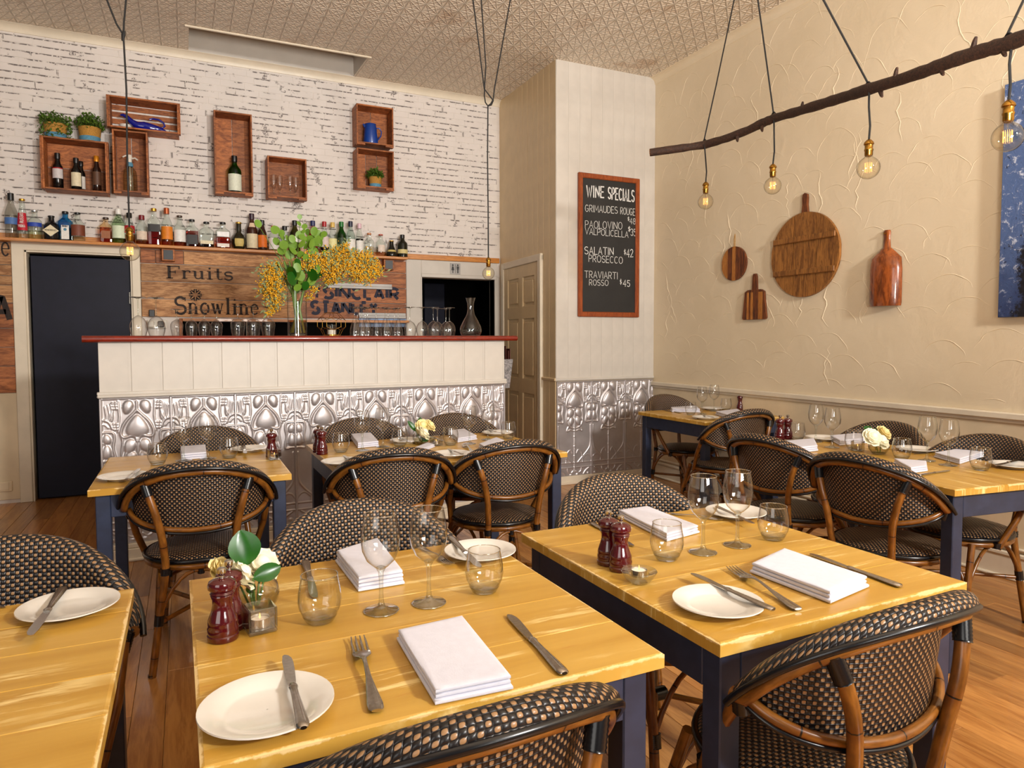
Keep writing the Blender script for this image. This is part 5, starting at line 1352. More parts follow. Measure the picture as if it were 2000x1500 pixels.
# pendant in front of the black door
dp = 3.56; c0 = ond(254, 491, dp); kn = ond(241, 68, dp)
kn = ony(241, 68, c0.y)
t1 = ceil_hit(kn, -26, 68); t2 = ceil_hit(kn, 6, 68)
t, c, zz, k = bulb_thing('pendant bulb on a looped black cord in front of the black door', None, [c0 + Vector((0, 0, .5)), kn.lerp(c0, .25) + Vector((.006, 0, 0)), kn], 254, 491, dp, 37)
obj('cord', MB().tube([kn - c, kn + Vector((-.03, 0, .05)) - c, t1 + Vector((.01, 0, -.1)) - c, t1 - c], .0045, 6), M['cord'], t)
obj('cord', MB().tube([kn - c, kn + Vector((.004, 0, .06)) - c, t2 - c], .0045, 6), M['cord'], t)
obj('knot', MB().tube([kn + Vector((-.004, 0, -.03)) - c, kn + Vector((0, 0, 0)) - c, kn + Vector((.004, 0, .02)) - c], [.006, .010, .006], 8), M['cord'], t)
# pendant in front of the passage
dp = 4.45; c0 = ond(954, 534, dp)
kn = ony(953, 207, c0.y); k2 = ony(963, 196, c0.y); k3 = ony(946, 174, c0.y)
ta = ceil_hit(k3, -22, 174); tb = ceil_hit(k3, -8, 174); tcx = ceil_hit(k2, 34, 196)
t, c, zz, k = bulb_thing('pendant bulb on a knotted black cord at the right end of the bar', None, [c0 + Vector((0, 0, .4)), kn.lerp(c0, .3) + Vector((-.004, 0, 0)), kn], 954, 534, dp, 24.5)
obj('cord', MB().tube([kn - c, ony(948, 200, c0.y) - c, ony(946, 186, c0.y) - c, ony(947, 160, c0.y) - c, ony(949, 130, c0.y) - c, tb - c], .0045, 6), M['cord'], t)
obj('cord', MB().tube([kn - c, ony(960, 203, c0.y) - c, k2 - c, ony(954, 184, c0.y) - c, k3 - c, ta - c], .0045, 6), M['cord'], t)
obj('cord', MB().tube([k2 - c, ony(966, 172, c0.y) - c, tcx - c], .0045, 6), M['cord'], t)
obj('knot', MB().tube([kn - c, ony(959, 204, c0.y) - c, k2 - c], [.005, .008, .006], 8), M['cord'], t)

# ================================================================== GLASSES AND VASE ON THE BAR
def inverted(label, r, h, kind):
    """glass standing on its rim"""
    t = thing('wine_glass', label, 'glass')
    if kind == 'wine': P = [(r * .80, .0), (r * .95, h * .12), (r, h * .22), (r * .93, h * .33), (r * .66, h * .44), (r * .25, h * .51), (r * .1, h * .53)]; sb = .50
    elif kind == 'port': P = [(r * .78, 0), (r * .9, h * .14), (r, h * .32), (r * .97, h * .44), (r * .75, h * .53), (r * .3, h * .60), (r * .1, h * .62)]; sb = .60
    else: P = [(r, 0), (r, h * .1), (r * .86, h * .26), (r * .6, h * .44), (r * .3, h * .60), (r * .16, h * .64)]; sb = .62
    obj('bowl', MB().lathe(P, 24, cap=False), M['glass'], t, 80)
    bw_ = t.children[0] if t.children else [o for o in bpy.data.objects if o.parent is t][0]
    fr = r * (.92 if kind != 'flute' else 1.05)
    obj('foot_edge', MB().tube([(fr * cos(2 * pi * k / 24), fr * sin(2 * pi * k / 24), h - .001) for k in range(24)], .0012, 5, closed=True), M['rim'], bw_)
    obj('stem', MB().lathe([(.0045, h * sb), (.0032, h * (sb + .06)), (.0035, h * .92), (.008, h * .965), (fr * .6, h * .983), (fr, h * .993), (fr, h)], 20), M['crystal'], t, 50)
    return t
def bar_row(kind, r_px, h_px, items, group, label, ref):
    s = depth_of(on_bar_top(ref, .2)) / FPX
    pr = Proto(inverted(label, r_px * s, h_px * s, kind))
    for px, off, lab in items: pr.put(on_bar_top(px, off), random.random() * 3, lab, group)
bar_row('wine', 16, 75, [(271, .2, 'large upturned wine glass, first on the bar from the left'), (306, .2, 'large upturned wine glass, second on the bar from the left')], 'large upturned wine glasses', '', 290)
bar_row('port', 11.5, 51, [(346, .2, 'small upturned glass on the bar, leftmost of its four'), (374.5, .22, 'small upturned glass on the bar, second from left of four'), (399.5, .2, 'small upturned glass on the bar, third from left of four'), (423.5, .2, 'small upturned glass on the bar, rightmost of its four')], 'small upturned glasses', '', 385)
bar_row('port', 13.5, 57, [(465, .2, 'medium upturned glass on the bar, left of its three'), (495.5, .2, 'medium upturned glass on the bar, middle of its three'), (524, .2, 'medium upturned glass on the bar, beside the flower vase')], 'medium upturned glasses', '', 495)
bar_row('flute', 9.5, 55, [(x, o, 'upturned champagne flute on the bar, %s of ten from the left' % n) for x, o, n in ((693, .16, 'first'), (698.5, .32, 'second'), (707, .16, 'third'), (713.5, .32, 'fourth'), (718, .2, 'fifth'), (735.5, .2, 'sixth'), (752.5, .18, 'seventh'), (758, .32, 'eighth'), (771, .32, 'ninth'), (778, .2, 'tenth'))], 'upturned champagne flutes on the bar', '', 730)
bar_row('wine', 12, 55, [(x, o, 'upturned round wine glass on the bar, %s of six' % n) for x, o, n in ((801, .2, 'leftmost'), (825, .2, 'second from left'), (846.5, .18, 'third from left'), (854.5, .34, 'fourth from left'), (871, .34, 'fifth from left'), (878, .18, 'rightmost'))], 'upturned round wine glasses', '', 840)
# glasses on the lower shelf behind
pr = Proto(inverted('', .035, .10, 'flute'))
for k in range(7):
    pr.put((-0.0 + .065 * k + .01, YB - .14 + .03 * (k % 2), 1.1905), 0, 'upturned coupe glass on the dark shelf behind the bar, %s from left' % ('first', 'second', 'third', 'fourth', 'fifth', 'sixth', 'seventh')[k], 'coupes on the shelf behind the bar')
# decanter
s = depth_of(on_bar_top(919, .2)) / FPX
t = thing('decanter', 'clear pear shaped decanter at the right end of the bar', 'decanter', on_bar_top(919.5, .2))
hd = 74 * s; rd = 21.5 * s
obj('glass_body', MB().lathe([(rd * .72, 0), (rd * .9, hd * .03), (rd, hd * .13), (rd * .93, hd * .24), (rd * .66, hd * .40), (rd * .36, hd * .56), (rd * .27, hd * .70), (rd * .30, hd * .86), (rd * .44, hd)], 28, cap=False), M['glass'], t, 80)
obj('base', MB().lathe([(rd * .70, 0), (rd * .86, .004), (.004, .008)], 28), M['crystal'], t, 80)
# wire tealight holder
s = depth_of(on_bar_top(648, .2)) / FPX
t = thing('wire_candle_holder', 'copper wire hexagon candle holder on the bar, right of the flower vase', 'candle holder', on_bar_top(648, .2))
rw, hw_ = 27 * s, 46 * s; mb = MB()
def ringp(r, z, ph=0): return [Vector((r * cos(pi / 3 * k + ph), r * sin(pi / 3 * k + ph), z)) for k in range(6)]
b0, m1, m2, tp = ringp(rw * .62, .003, pi / 6), ringp(rw, hw_ * .38), ringp(rw, hw_ * .66), ringp(rw * .5, hw_ * .97, pi / 6)
for k in range(6):
    mb.tube([m1[k], m2[k]], .0016, 5); mb.tube([tp[k], tp[(k + 1) % 6]], .0016, 5); mb.tube([b0[k], b0[(k + 1) % 6]], .0016, 5)
    q1 = (m1[k] + m1[(k + 1) % 6]) / 2 * .93 - Vector((0, 0, hw_ * .14)); q2 = (m2[k] + m2[(k + 1) % 6]) / 2 * .93 + Vector((0, 0, hw_ * .13))
    q1.z = hw_ * .24; q2.z = hw_ * .80
    for e in (m1[k], m1[(k + 1) % 6], b0[k]): mb.tube([q1, e], .0016, 5)
    for e in (m2[k], m2[(k + 1) % 6], tp[k]): mb.tube([q2, e], .0016, 5)
obj('wire_frame', mb, M['brass'], t)
obj('base_disc', MB().lathe([(rw * .60, .001), (rw * .60, .008)], 20), M['brass'], t)
obj('votive_glass', MB().lathe([(.03, .009), (.032, .012), (.034, .078)], 20, cap=False), M['glass'], t)
obj('candle', MB().lathe([(.027, .010), (.027, .04)], 18), M['candle'], t)

# ---- big vase of eucalyptus and wattle
s = depth_of(on_bar_top(581, .22)) / FPX
vp = on_bar_top(581, .22); rv_, hv = 18.5 * s, 88 * s
vz = thing('flower_vase', 'tall glass cylinder vase of eucalyptus leaves and yellow wattle on the bar', 'vase of flowers', vp)
obj('glass_cylinder', MB().lathe([(rv_, 0.001), (rv_, hv)], 28, cap=False), M['glass'], vz, 80)
obj('glass_base', MB().lathe([(rv_ * .99, 0), (rv_ * .99, .012)], 28), M['crystal'], vz)
obj('water', MB().lathe([(rv_ * .95, .0125), (rv_ * .95, hv * .34)], 24), thin_glass('amber_water', (226, 190, 120), .3, .2), vz)
rs = random.Random(21); mb = MB()
for k in range(9):
    an = rs.uniform(0, 6.28); a2 = an + pi + rs.uniform(-.7, .7)
    mb.tube([(rv_ * .7 * cos(an), rv_ * .7 * sin(an), .02), (rv_ * .25 * cos(an * 2), rv_ * .25 * sin(an * 2), hv * .6), (rv_ * .8 * cos(a2), rv_ * .8 * sin(a2), hv * 1.05), (rv_ * 2 * cos(a2), rv_ * 2 * sin(a2), hv * 1.6)], rs.uniform(.005, .009), 6)
obj('stems', mb, M['stem'], vz)
def vpos(px, py, dy): # point near the vase, dy metres nearer (-) or further (+) than its axis
    q = ony(px, py, vp.y + dy); return q - vp
def leafdisc(r, sx=1.0):
    mb = MB(); n = 12; vs = [(0, r * .9, .0)]
    for k in range(n):
        a_ = 2 * pi * k / n - pi / 2; vs.append((r * sx * cos(a_), r * .9 + r * sin(a_), .14 * r * cos(a_) ** 2))
    mb.add(vs, [[0, 1 + k, 1 + (k + 1) % n] for k in range(n)]); return mb
euc_me = [leafdisc(1.0, .95).mesh('leaf', M['euc'], 60), leafdisc(1.0, .8).mesh('leaf', M['euc'], 60), leafdisc(1.0, .9).mesh('leaf', M['leaf'], 60)]
# leaf centres in the photo: x, y, radius px, depth offset
LV = [(507, 444, 8, -.02), (534, 456, 10.5, -.05), (586, 428, 5, 0), (587, 441, 5.5, 0), (593, 447, 6, -.02), (590, 455, 5, -.03), (548, 462, 7, 0), (553, 468, 7, -.04), (562, 472, 8, -.06), (572, 474, 8, -.08), (582, 466, 9, -.03), (596, 470, 9, -.07), (604, 474, 9, -.02), (612, 460, 9, -.05), (620, 466, 9, -.03), (627, 471, 8, -.06), (632, 463, 7, -.04), (627, 481, 8, -.07), (616, 480, 9, -.04), (606, 484, 9, -.08), (595, 486, 9, -.04), (585, 483, 9, -.09), (574, 487, 9, -.05), (563, 484, 9, -.02), (552, 486, 9, -.07), (544, 478, 8, -.03), (551, 497, 10, -.06), (577, 497, 9, -.08), (586, 503, 8, -.03), (606, 496, 9, -.05), (618, 497, 8, -.02), (629, 499, 7, -.05), (566, 506, 9, -.03), (598, 510, 8, -.06), (610, 470, 8, 0), (600, 459, 7, 0), (578, 524, 10, -.10), (583, 531, 9, -.12), (571, 540, 12, -.10), (580, 545, 13, -.14), (574, 556, 13, -.13), (590, 548, 11, -.08), (606, 536, 12, -.09), (620, 534, 11, -.11), (613, 548, 12, -.10), (604, 556, 11, -.07), (624, 542, 9, -.05), (578, 568, 9, -.12), (597, 566, 9, -.08), (594, 533, 8, -.03), (560, 530, 7, -.04), (586, 558, 10, -.05)]
for i, (px, py, rp, dy) in enumerate(LV):
    p = vpos(px, py, dy); r = rp * s * 1.02
    o = obj('leaf', euc_me[2 if (py > 520 and i % 2 == 0) else i % 2], None, vz); o.location = p; o.scale = (r, r, r)
    o.rotation_euler = (radians(90 + rs.uniform(-42, 42)), rs.uniform(-.5, .5), rs.uniform(-.8, .8))
mb = MB()
for (px, py, rp, dy) in LV[::2]:
    p = vpos(px, py, dy); mb.tube([(0, 0, hv * .95), Vector((p.x * .5, p.y * .4, hv + (p.z - hv) * .55)), p], .0018, 4)
obj('twigs', mb, M['stem'], vz)
# wattle: sprays of small fluffy balls
CLUS = [(532, 528, 14, -.02, 90), (524, 540, 16, -.05, 110), (533, 552, 18, -.08, 130), (522, 566, 15, -.06, 110), (535, 574, 15, -.08, 110), (537, 590, 12, -.07, 80), (530, 604, 9, -.06, 50), (524, 613, 5, -.06, 24), (545, 560, 12, -.05, 70), (548, 540, 10, -.02, 50), (540, 518, 9, 0, 36),
        (606, 505, 13, -.03, 70), (622, 512, 14, -.06, 90), (640, 505, 16, -.04, 110), (655, 497, 14, 0, 90), (668, 488, 12, .03, 60), (680, 500, 16, -.02, 110), (690, 512, 18, -.05, 130), (672, 520, 18, -.08, 130), (655, 522, 16, -.08, 110), (640, 530, 15, -.07, 100), (655, 540, 14, -.08, 90), (705, 505, 15, -.02, 100), (715, 518, 16, -.06, 110), (730, 520, 14, -.05, 90), (737, 532, 11, -.06, 60), (722, 540, 14, -.08, 90), (708, 536, 15, -.08, 100), (690, 532, 15, -.09, 100), (676, 478, 8, .02, 26), (584, 515, 9, -.04, 36), (600, 524, 10, -.06, 44), (614, 565, 9, -.04, 30), (604, 580, 8, -.03, 22), (640, 548, 9, -.06, 36), (718, 500, 10, 0, 44), (625, 526, 12, -.05, 60), (700, 545, 9, -.08, 40), (610, 520, 8, -.1, 30)]
mbw = MB(); mbl = MB()
ico = bmesh.new(); bmesh.ops.create_icosphere(ico, subdivisions=1, radius=1.0); ico.verts.index_update()
iv = np.array([v.co[:] for v in ico.verts]); ifc = [[v.index for v in f.verts] for f in ico.faces]; ico.free()
for (px, py, rp, dy, n) in CLUS:
    c0 = vpos(px, py, dy)
    for k in range(int(n * 1.9)):
        u = Vector((rs.gauss(0, .52), rs.gauss(0, .6), rs.gauss(0, .52))) * rp * s
        r = rs.uniform(.0036, .0062); mbw.add((iv * r + np.array(c0 + u)).tolist(), ifc)
    for k in range(max(4, n // 4)):
        u = Vector((rs.gauss(0, .6), rs.gauss(0, .5), rs.gauss(0, .6))) * rp * s * 1.1; d = Vector((rs.uniform(-1, 1), rs.uniform(-.4, .4), rs.uniform(-.6, 1))).normalized() * rs.uniform(.025, .05)
        a_ = c0 + u; nn = d.cross(Vector((0, 1, .2))).normalized() * .006
        mbl.add([a_, a_ + d * .5 + nn, a_ + d, a_ + d * .5 - nn], [[0, 1, 2, 3]])
    mbl.tube([(0, 0, hv * .95), Vector((c0.x * .45, c0.y * .4, hv + (c0.z - hv) * .5)), c0], .0016, 4)
obj('wattle_blossom', mbw, M['wattle'], vz, 60, 'stuff'); obj('wattle_foliage', mbl, M['wattle_leaf'], vz, 0, 'stuff')

# ================================================================== TABLES
def table(label, cx, cy, lx, ly, rz=0.0, nboards=5, group=None, along='x'):
    """boards run along local x; legs at the corners"""
    t = thing('bistro_table', label, 'table', (cx, cy, 0), rz)
    th = .027; hx, hy = lx / 2, ly / 2; w = ly / nboards
    for k in range(nboards):
        y0, y1 = -hy + w * k, -hy + w * (k + 1); g = .0006
        first, last = k == 0, k == nboards - 1
        xs = [-hx, -hx + .006, -hx + .035, hx - .035, hx - .006, hx]
        ys = [y0 + (0 if first else g)] + ([y0 + .006, y0 + .035] if first else [y0 + .002]) + ([y1 - .035, y1 - .006] if last else [y1 - .002]) + [y1 - (0 if last else g)]
        vs, wr = [], []
        for y in ys:
            for x in xs:
                ex = hx - abs(x); ey = (y + hy if first else 9) ; ey = min(ey, hy - y if last else 9)
                e = min(ex, ey); z = T - (.0022 if e < .003 else 0) - (.0009 if ((y == ys[0] and not first) or (y == ys[-1] and not last)) else 0)
                vs.append((x, y, z)); wr.append(max(0.0, 1 - e / .035) * .92)
        nx, ny = len(xs), len(ys); fs = []
        for j in range(ny - 1):
            for i in range(nx - 1): fs.append([j * nx + i, j * nx + i + 1, (j + 1) * nx + i + 1, (j + 1) * nx + i])
        ringi = [i for i in range(nx)] + [j * nx + nx - 1 for j in range(1, ny)] + [(ny - 1) * nx + i for i in range(nx - 2, -1, -1)] + [j * nx for j in range(ny - 2, 0, -1)]
        b0 = len(vs)
        for q in ringi: vs.append((vs[q][0], vs[q][1], T - th)); wr.append(.30 * wr[q])
        n = len(ringi)
        for q in range(n): fs.append([ringi[q], b0 + q, b0 + (q + 1) % n, ringi[(q + 1) % n]])
        fs.append([b0 + q for q in range(n)])
        me = bpy.data.meshes.new('top_board'); me.from_pydata(vs, [], fs); me.materials.append(M['yellow'])
        at = me.attributes.new('wear', 'FLOAT', 'POINT'); at.data.foreach_set('value', wr); me.update()
        obj('top_board', me, None, t)
    ins = .022; lw_ = .052; ax = hx - ins; ay = hy - ins; za, zb_ = T - th - .092, T - th - .0005
    for sy in (-1, 1): obj('apron', MB().box(-ax + lw_, ax - lw_, min(sy * ay, sy * (ay - .02)) , max(sy * ay, sy * (ay - .02)), za, zb_, .002), M['navy'], t, 0)
    for sx in (-1, 1): obj('apron', MB().box(min(sx * ax, sx * (ax - .02)), max(sx * ax, sx * (ax - .02)), -ay + lw_, ay - lw_, za, zb_, .002), M['navy'], t, 0)
    lm = MB().box(-lw_ / 2, lw_ / 2, -lw_ / 2, lw_ / 2, 0, zb_, .003).mesh('leg', M['navy'], 0)
    for sx in (-1, 1):
        for sy in (-1, 1):
            o = obj('leg', lm, None, t); o.location = (sx * (ax - lw_ / 2), sy * (ay - lw_ / 2), 0)
    return t
TN = {0: 'left edge table', 1: 'front centre table', 2: 'front right table', 3: 'table nearest the black door', 4: 'long table before the tin bar', 5: 'long table along the cream wall', 6: 'corner table by the tin pillar'}
table('yellow topped table with navy legs cut off at the left edge', -.500, 1.425, .756, .75)
table('yellow topped table with navy legs at the front centre, rubbed edges', .385, 1.400, .772, .815, .012)
table('yellow topped table with navy legs at the front right', 1.268, 1.405, .755, .835, .01)
table('yellow topped table with navy legs between the bar and black door', .022, 3.475, .752, .82, 0)
table('long yellow topped table with navy legs before the tin fronted bar', 1.165, 3.465, 1.15, .86, .01)
table('long yellow topped table with navy legs along the cream wall', 3.037, 2.172, 1.18, .70, radians(90) - .12)
table('small yellow topped table with navy legs in the corner by the pillar', 3.60, 4.115, .745, .775, 0)

# ================================================================== CHAIRS
def make_chair():
    t = thing('cane_chair', '', 'chair')
    NA = 45
    def th(a): return a * 1.571
    def plan(a, off=0.0):
        s, c = sin(th(a)), cos(th(a)); return Vector(((.247 + off) * s, -.095 - (.145 + off) * c, 0))
    def zt(a): return .842 - .197 * abs(a) ** 2.1
    def zb(a): return .556 + .080 * abs(a) ** 1.8
    def at(a, off, z):
        p = plan(a, off); rake = -.16 * max(0, z - .56) * max(0, cos(th(a))); return Vector((p.x, p.y + rake, z))
    aa = [-1 + 2 * i / (NA - 1) for i in range(NA)]
    P, U = [], []
    arc_ = [0.0]
    for i in range(1, NA): arc_.append(arc_[-1] + (plan(aa[i]) - plan(aa[i - 1])).length)
    nv = 11
    prof_roll = [(-.002, -.030), (.002, -.012), (.010, -.003), (.022, 0), (.036, -.003), (.046, -.012), (.051, -.026)]
    for i, a in enumerate(aa):
        z0_, z1_ = zb(a), zt(a); row = []; uvr = []; v = 0; hgt = max(.006, z1_ - .03 - z0_)
        k_ = min(1.0, (z1_ - z0_) / .06)
        pts = [(-.002, z0_ + hgt * j / (nv - 1)) for j in range(nv)] + [(o * (0.5 + .5 * k_), z1_ + dz * k_) for o, dz in prof_roll[1:]]
        for j, (o, z) in enumerate(pts):
            q = at(a, o, z)
            if j: v += (q - row[-1]).length
            row.append(q); uvr.append((arc_[i], z0_ + v - .5))
        P.append(row); U.append(uvr)
    obj('back_panel', MB().grid(P, U), M['weave'], t, 60)
    obj('back_piping', MB().tube([at(a, .050, zt(a) - .030) for a in [q * .975 for q in aa]], .0075, 8), M['blackbind'], t, 60)
    obj('back_rail', MB().tube([at(a * .985, .030, max(zb(a), zt(a) - .045 * min(1, (zt(a) - zb(a)) / .06))) for a in aa], .0135, 9), M['rattan'], t, 60)
    obj('lower_rail', MB().tube([at(a * .985, .010, zb(a) + .004) for a in aa], .0105, 8), M['rattan'], t, 60)
    obj('lower_piping', MB().tube([at(a * .985, .014, zb(a) - .010) for a in [q * .975 for q in aa]], .0062, 7), M['blackbind'], t, 60)
    # seat
    n = 40; sx, sy, cy = .215, .212, -.015
    rings = [(0.0, .456), (.35, .455), (.65, .452), (.85, .447), (.95, .441), (1.0, .432)]
    P, U = [], []
    for k in range(n + 1):
        a_ = 2 * pi * k / n; row = []; uvr = []
        for r, z in rings:
            q = Vector((sx * r * cos(a_), cy + sy * r * sin(a_), z)); row.append(q); uvr.append((q.x, q.y))
        P.append(row); U.append(uvr)
    obj('seat', MB().grid(P, U), M['weave'], t, 60)
    ring = lambda rx, ry, z: [Vector((rx * cos(2 * pi * k / n), cy + ry * sin(2 * pi * k / n), z)) for k in range(n)]
    obj('seat_piping', MB().tube(ring(sx + .002, sy + .002, .428), .0095, 8, closed=True), M['blackbind'], t, 60)
    obj('seat_ring', MB().tube(ring(sx - .006, sy - .006, .406), .0125, 9, closed=True), M['rattan'], t, 60)
    obj('seat_base', MB().lathe([(.001, .422), (.20, .420), (.20, .412), (.001, .410)], 24, (0, -.015, 0)), M['blackbind'], t)
    # legs
    for s in (-1, 1):
        b = [Vector((s * .180, -.250, 0)), Vector((s * .152, -.236, .21)), Vector((s * .126, -.230, .40)), Vector((s * .128, -.240, .48)), Vector((s * .136, -.252, .56)), Vector((s * .154, -.260, .64)), Vector((s * .174, -.254, .71)), Vector((s * .189, -.240, .755))]
        sm = []
        for i in range(len(b) - 1):
            p0, p1, p2, p3 = b[max(0, i - 1)], b[i], b[i + 1], b[min(len(b) - 1, i + 2)]
            for k in range(5):
                u = k / 5; sm.append(.5 * ((2 * p1) + (p2 - p0) * u + (2 * p0 - 5 * p1 + 4 * p2 - p3) * u * u + (3 * p1 - p0 - 3 * p2 + p3) * u ** 3))
        sm.append(b[-1])
        obj('leg', MB().tube(sm, .0145, 9), M['rattan'], t, 60)
        obj('leg', MB().tube([(s * .203, .240, 0), (s * .184, .195, .25), (s * .166, .145, .412)], .0140, 9), M['rattan'], t, 60)
        tip = at(s * .97, .012, zb(.97))
        obj('arm_post', MB().tube([tip, tip.lerp(Vector((s * .220, .050, .40)), .5) + Vector((s * .006, 0, 0)), Vector((s * .213, .045, .392))], .0135, 9), M['rattan'], t, 60)
        for (p, d, r_, l_) in ((Vector((s * .126, -.230, .402)), Vector((0, 0, 1)), .0185, .026), (Vector((s * .152, -.236, .215)), Vector((s * -.1, .05, 1)), .0180, .040), (Vector((s * .181, -.249, .728)), Vector((s * .30, .25, 1)), .0185, .050), (Vector((s * .182, .200, .220)), Vector((s * -.06, -.18, 1)), .0178, .036), (tip + Vector((0, .0, -.012)), Vector((s * -.3, .2, -1)), .0185, .045), (Vector((s * .211, .044, .405)), Vector((0, 0, 1)), .0175, .024), (Vector((s * .203, .239, .008)), Vector((0, 0, 1)), .0150, .008), (Vector((s * .180, -.249, .008)), Vector((0, 0, 1)), .0155, .008)):
            d = d.normalized(); nn = 7 if l_ > .03 else 2
            pts = [p + d * (-l_ / 2 + l_ * k / (nn * 2)) for k in range(nn * 2 + 1)]
            obj('binding', MB().tube(pts, [r_ if k % 2 == 0 else r_ * .93 for k in range(nn * 2 + 1)], 9), M['blackbind'], t, 60)
    # bow braces between neighbouring legs, cross stretchers
    Lg = {(-1, -1): Vector((-.150, -.236, .225)), (1, -1): Vector((.150, -.236, .225)), (1, 1): Vector((.185, .198, .225)), (-1, 1): Vector((-.185, .198, .225))}
    order = [(-1, -1), (1, -1), (1, 1), (-1, 1)]
    for i in range(4):
        a, b = Lg[order[i]], Lg[order[(i + 1) % 4]]; mid = (a + b) / 2; mid.z = .390; mid.x *= .98; mid.y *= .90
        pts = []
        for k in range(13):
            u = k / 12; e = abs(2 * u - 1); p = a.lerp(b, u); p.z = .225 + (.390 - .225) * (1 - e ** 2.6); p.x += (mid.x - (a.x + b.x) / 2) * (1 - e); p.y += (mid.y - (a.y + b.y) / 2) * (1 - e); pts.append(p)
        obj('bow_brace', MB().tube(pts, .0078, 7), M['rattan'], t, 60)
        obj('binding', MB().tube([mid + Vector((0, 0, -.016)), mid + Vector((0, 0, .030))], .0135, 8), M['blackbind'], t, 60)
    for a, b in (((-1, -1), (1, 1)), ((1, -1), (-1, 1))):
        A, B = Lg[a] - Vector((0, 0, .02)), Lg[b] - Vector((0, 0, .02)); zz = .006 if a == (-1, -1) else -.006
        obj('stretcher', MB().tube([A, (A + B) / 2 + Vector((0, 0, zz)), B], .0095, 8), M['rattan'], t, 60)
    obj('binding', MB().tube([(-.02, -.019, .205), (.02, -.019, .205)], .021, 9), M['blackbind'], t, 60)
    return t
CH = Proto(make_chair())
grp = 'woven cane bistro chairs'
for lab, x, y, rz in (
    ('black and tan woven chair in the foreground with its back to camera, front centre', .34, 1.08, .03),
    ('black and tan woven chair in the foreground with its back to camera, front right', 1.185, 1.075, .03),
    ('woven chair facing camera behind the front centre table', .43, 1.68, pi),
    ('woven chair facing camera behind the front right table', 1.30, 1.675, pi),
    ('woven chair with its back to camera at the table nearest the black door', .045, 3.193, -.05),
    ('woven chair facing camera between tin bar and table nearest the black door', .085, 3.745, pi),
    ('woven chair with its back to camera, left one at the long bar table', .845, 3.165, -.12),
    ('woven chair with its back to camera, right one at the long bar table', 1.385, 3.15, -.03),
    ('woven chair against the tin bar, left one behind the long bar table', .915, 3.77, pi),
    ('woven chair against the tin bar, right one behind the long bar table', 1.50, 3.76, pi),
    ('woven chair cut by the left edge behind the left edge table', -.40, 1.66, pi),
    ('woven chair in the corner behind the small corner table', 3.60, 4.36, pi + .05),
    ('woven chair with its back to camera at the small corner table', 3.385, 3.72, -.04),
    ('woven chair turned from camera at the wall table, farther from camera', 2.79, 2.54, -1.43),
    ('woven chair turned from camera at the wall table, nearer to camera', 2.715, 1.955, -1.42),
    ('woven chair against the cream wall behind the wall table, farther one', 3.24, 2.55, pi / 2),
    ('woven chair against the cream wall at the right edge of the photo', 3.19, 1.98, pi / 2)):
    CH.put((x, y, 0), rz, lab, grp)

# ================================================================== TABLEWARE
ZT = T + .0006
def mk_plate():
    t = thing('side_plate', '', 'plate')
    P = [(.001, .003), (.052, .003), (.056, .0), (.060, .0), (.064, .004), (.078, .011), (.096, .0155), (.1, .0165), (.0995, .019), (.095, .0185), (.078, .0145), (.064, .0085), (.058, .0065), (.001, .0062)]
    obj('dish', MB().lathe(P, 48, cap=False), M['china'], t, 50); return t
PL = Proto(mk_plate())
def plate(px, py, lab, sc=.95): return PL.put(onz(px, py, ZT + .012).xy.to_3d() + Vector((0, 0, ZT)), rnd() * 3, lab, 'white side plates', sc)
def mk_knife():
    t = thing('table_knife', '', 'knife')      # unit length, blade tip at +x .5, handle end at -.5
    bl_ = [(.03, -.020), (.10, -.026), (.25, -.036), (.36, -.040), (.43, -.036), (.48, -.020), (.50, .004), (.485, .020), (.40, .030), (.25, .032), (.10, .030), (.03, .026)]
    obj('blade', MB().poly(bl_, .008).xf(Matrix.Translation((0, 0, .010))), M['steel'], t, 30)
    hb = [(-.5, .020), (-.49, .034), (-.45, .040), (-.30, .034), (-.12, .026), (-.02, .024), (0.0, .030), (.02, .030), (.05, .022)]
    mb = MB(); P = []
    for x, w in hb:
        P.append([(x, w * cos(2 * pi * k / 12), .017 + min(.017, w * .55) * sin(2 * pi * k / 12)) for k in range(13)])
    mb.grid(P); mb.f.append(list(range(12))); mb.uv.append(None); mb.f.append([13 * 8 + k for k in range(12)][::-1]); mb.uv.append(None)
    obj('handle', mb, M['steel'], t, 60); return t
def mk_fork():
    t = thing('table_fork', '', 'fork')
    hb = [(-.5, .030, .012), (-.48, .043, .012), (-.42, .046, .012), (-.28, .034, .016), (-.12, .018, .03), (.02, .014, .045), (.10, .016, .045), (.14, .030, .038), (.18, .052, .028), (.22, .060, .020), (.26, .060, .017)]
    mb = MB(); P = [[(x, w * cos(2 * pi * k / 12), z + .009 + .009 * sin(2 * pi * k / 12)) for k in range(13)] for x, w, z in hb]
    mb.grid(P); mb.f.append(list(range(12))); mb.uv.append(None)
    obj('handle', mb, M['steel'], t, 60)
    for k in range(4):
        y = -.048 + .032 * k
        obj('tine', MB().tube([(.25, y, .026), (.33, y, .020), (.42, y, .022), (.50, y * .92, .034)], [.0105, .009, .008, .004], 6), M['steel'], t, 60)
    return t
KN = Proto(mk_knife()); FK = Proto(mk_fork())
def lay(proto, tip, end, lab, grp_, z=ZT, ztip=None, maxlen=None):
    A = onz(tip[0], tip[1], z + .004); B = onz(end[0], end[1], z + .004); c = (A + B) / 2; d = A - B; L = d.xy.length
    o = proto.put((c.x, c.y, z), atan2(d.y, d.x), lab, grp_, min(L, .272)); return o
def knife(tip, end, lab, on_plate=False):
    return lay(KN, tip, end, lab, 'steel table knives', ZT + (.0155 if on_plate else 0))
def fork(tip, end, lab): return lay(FK, tip, end, lab, 'steel table forks')
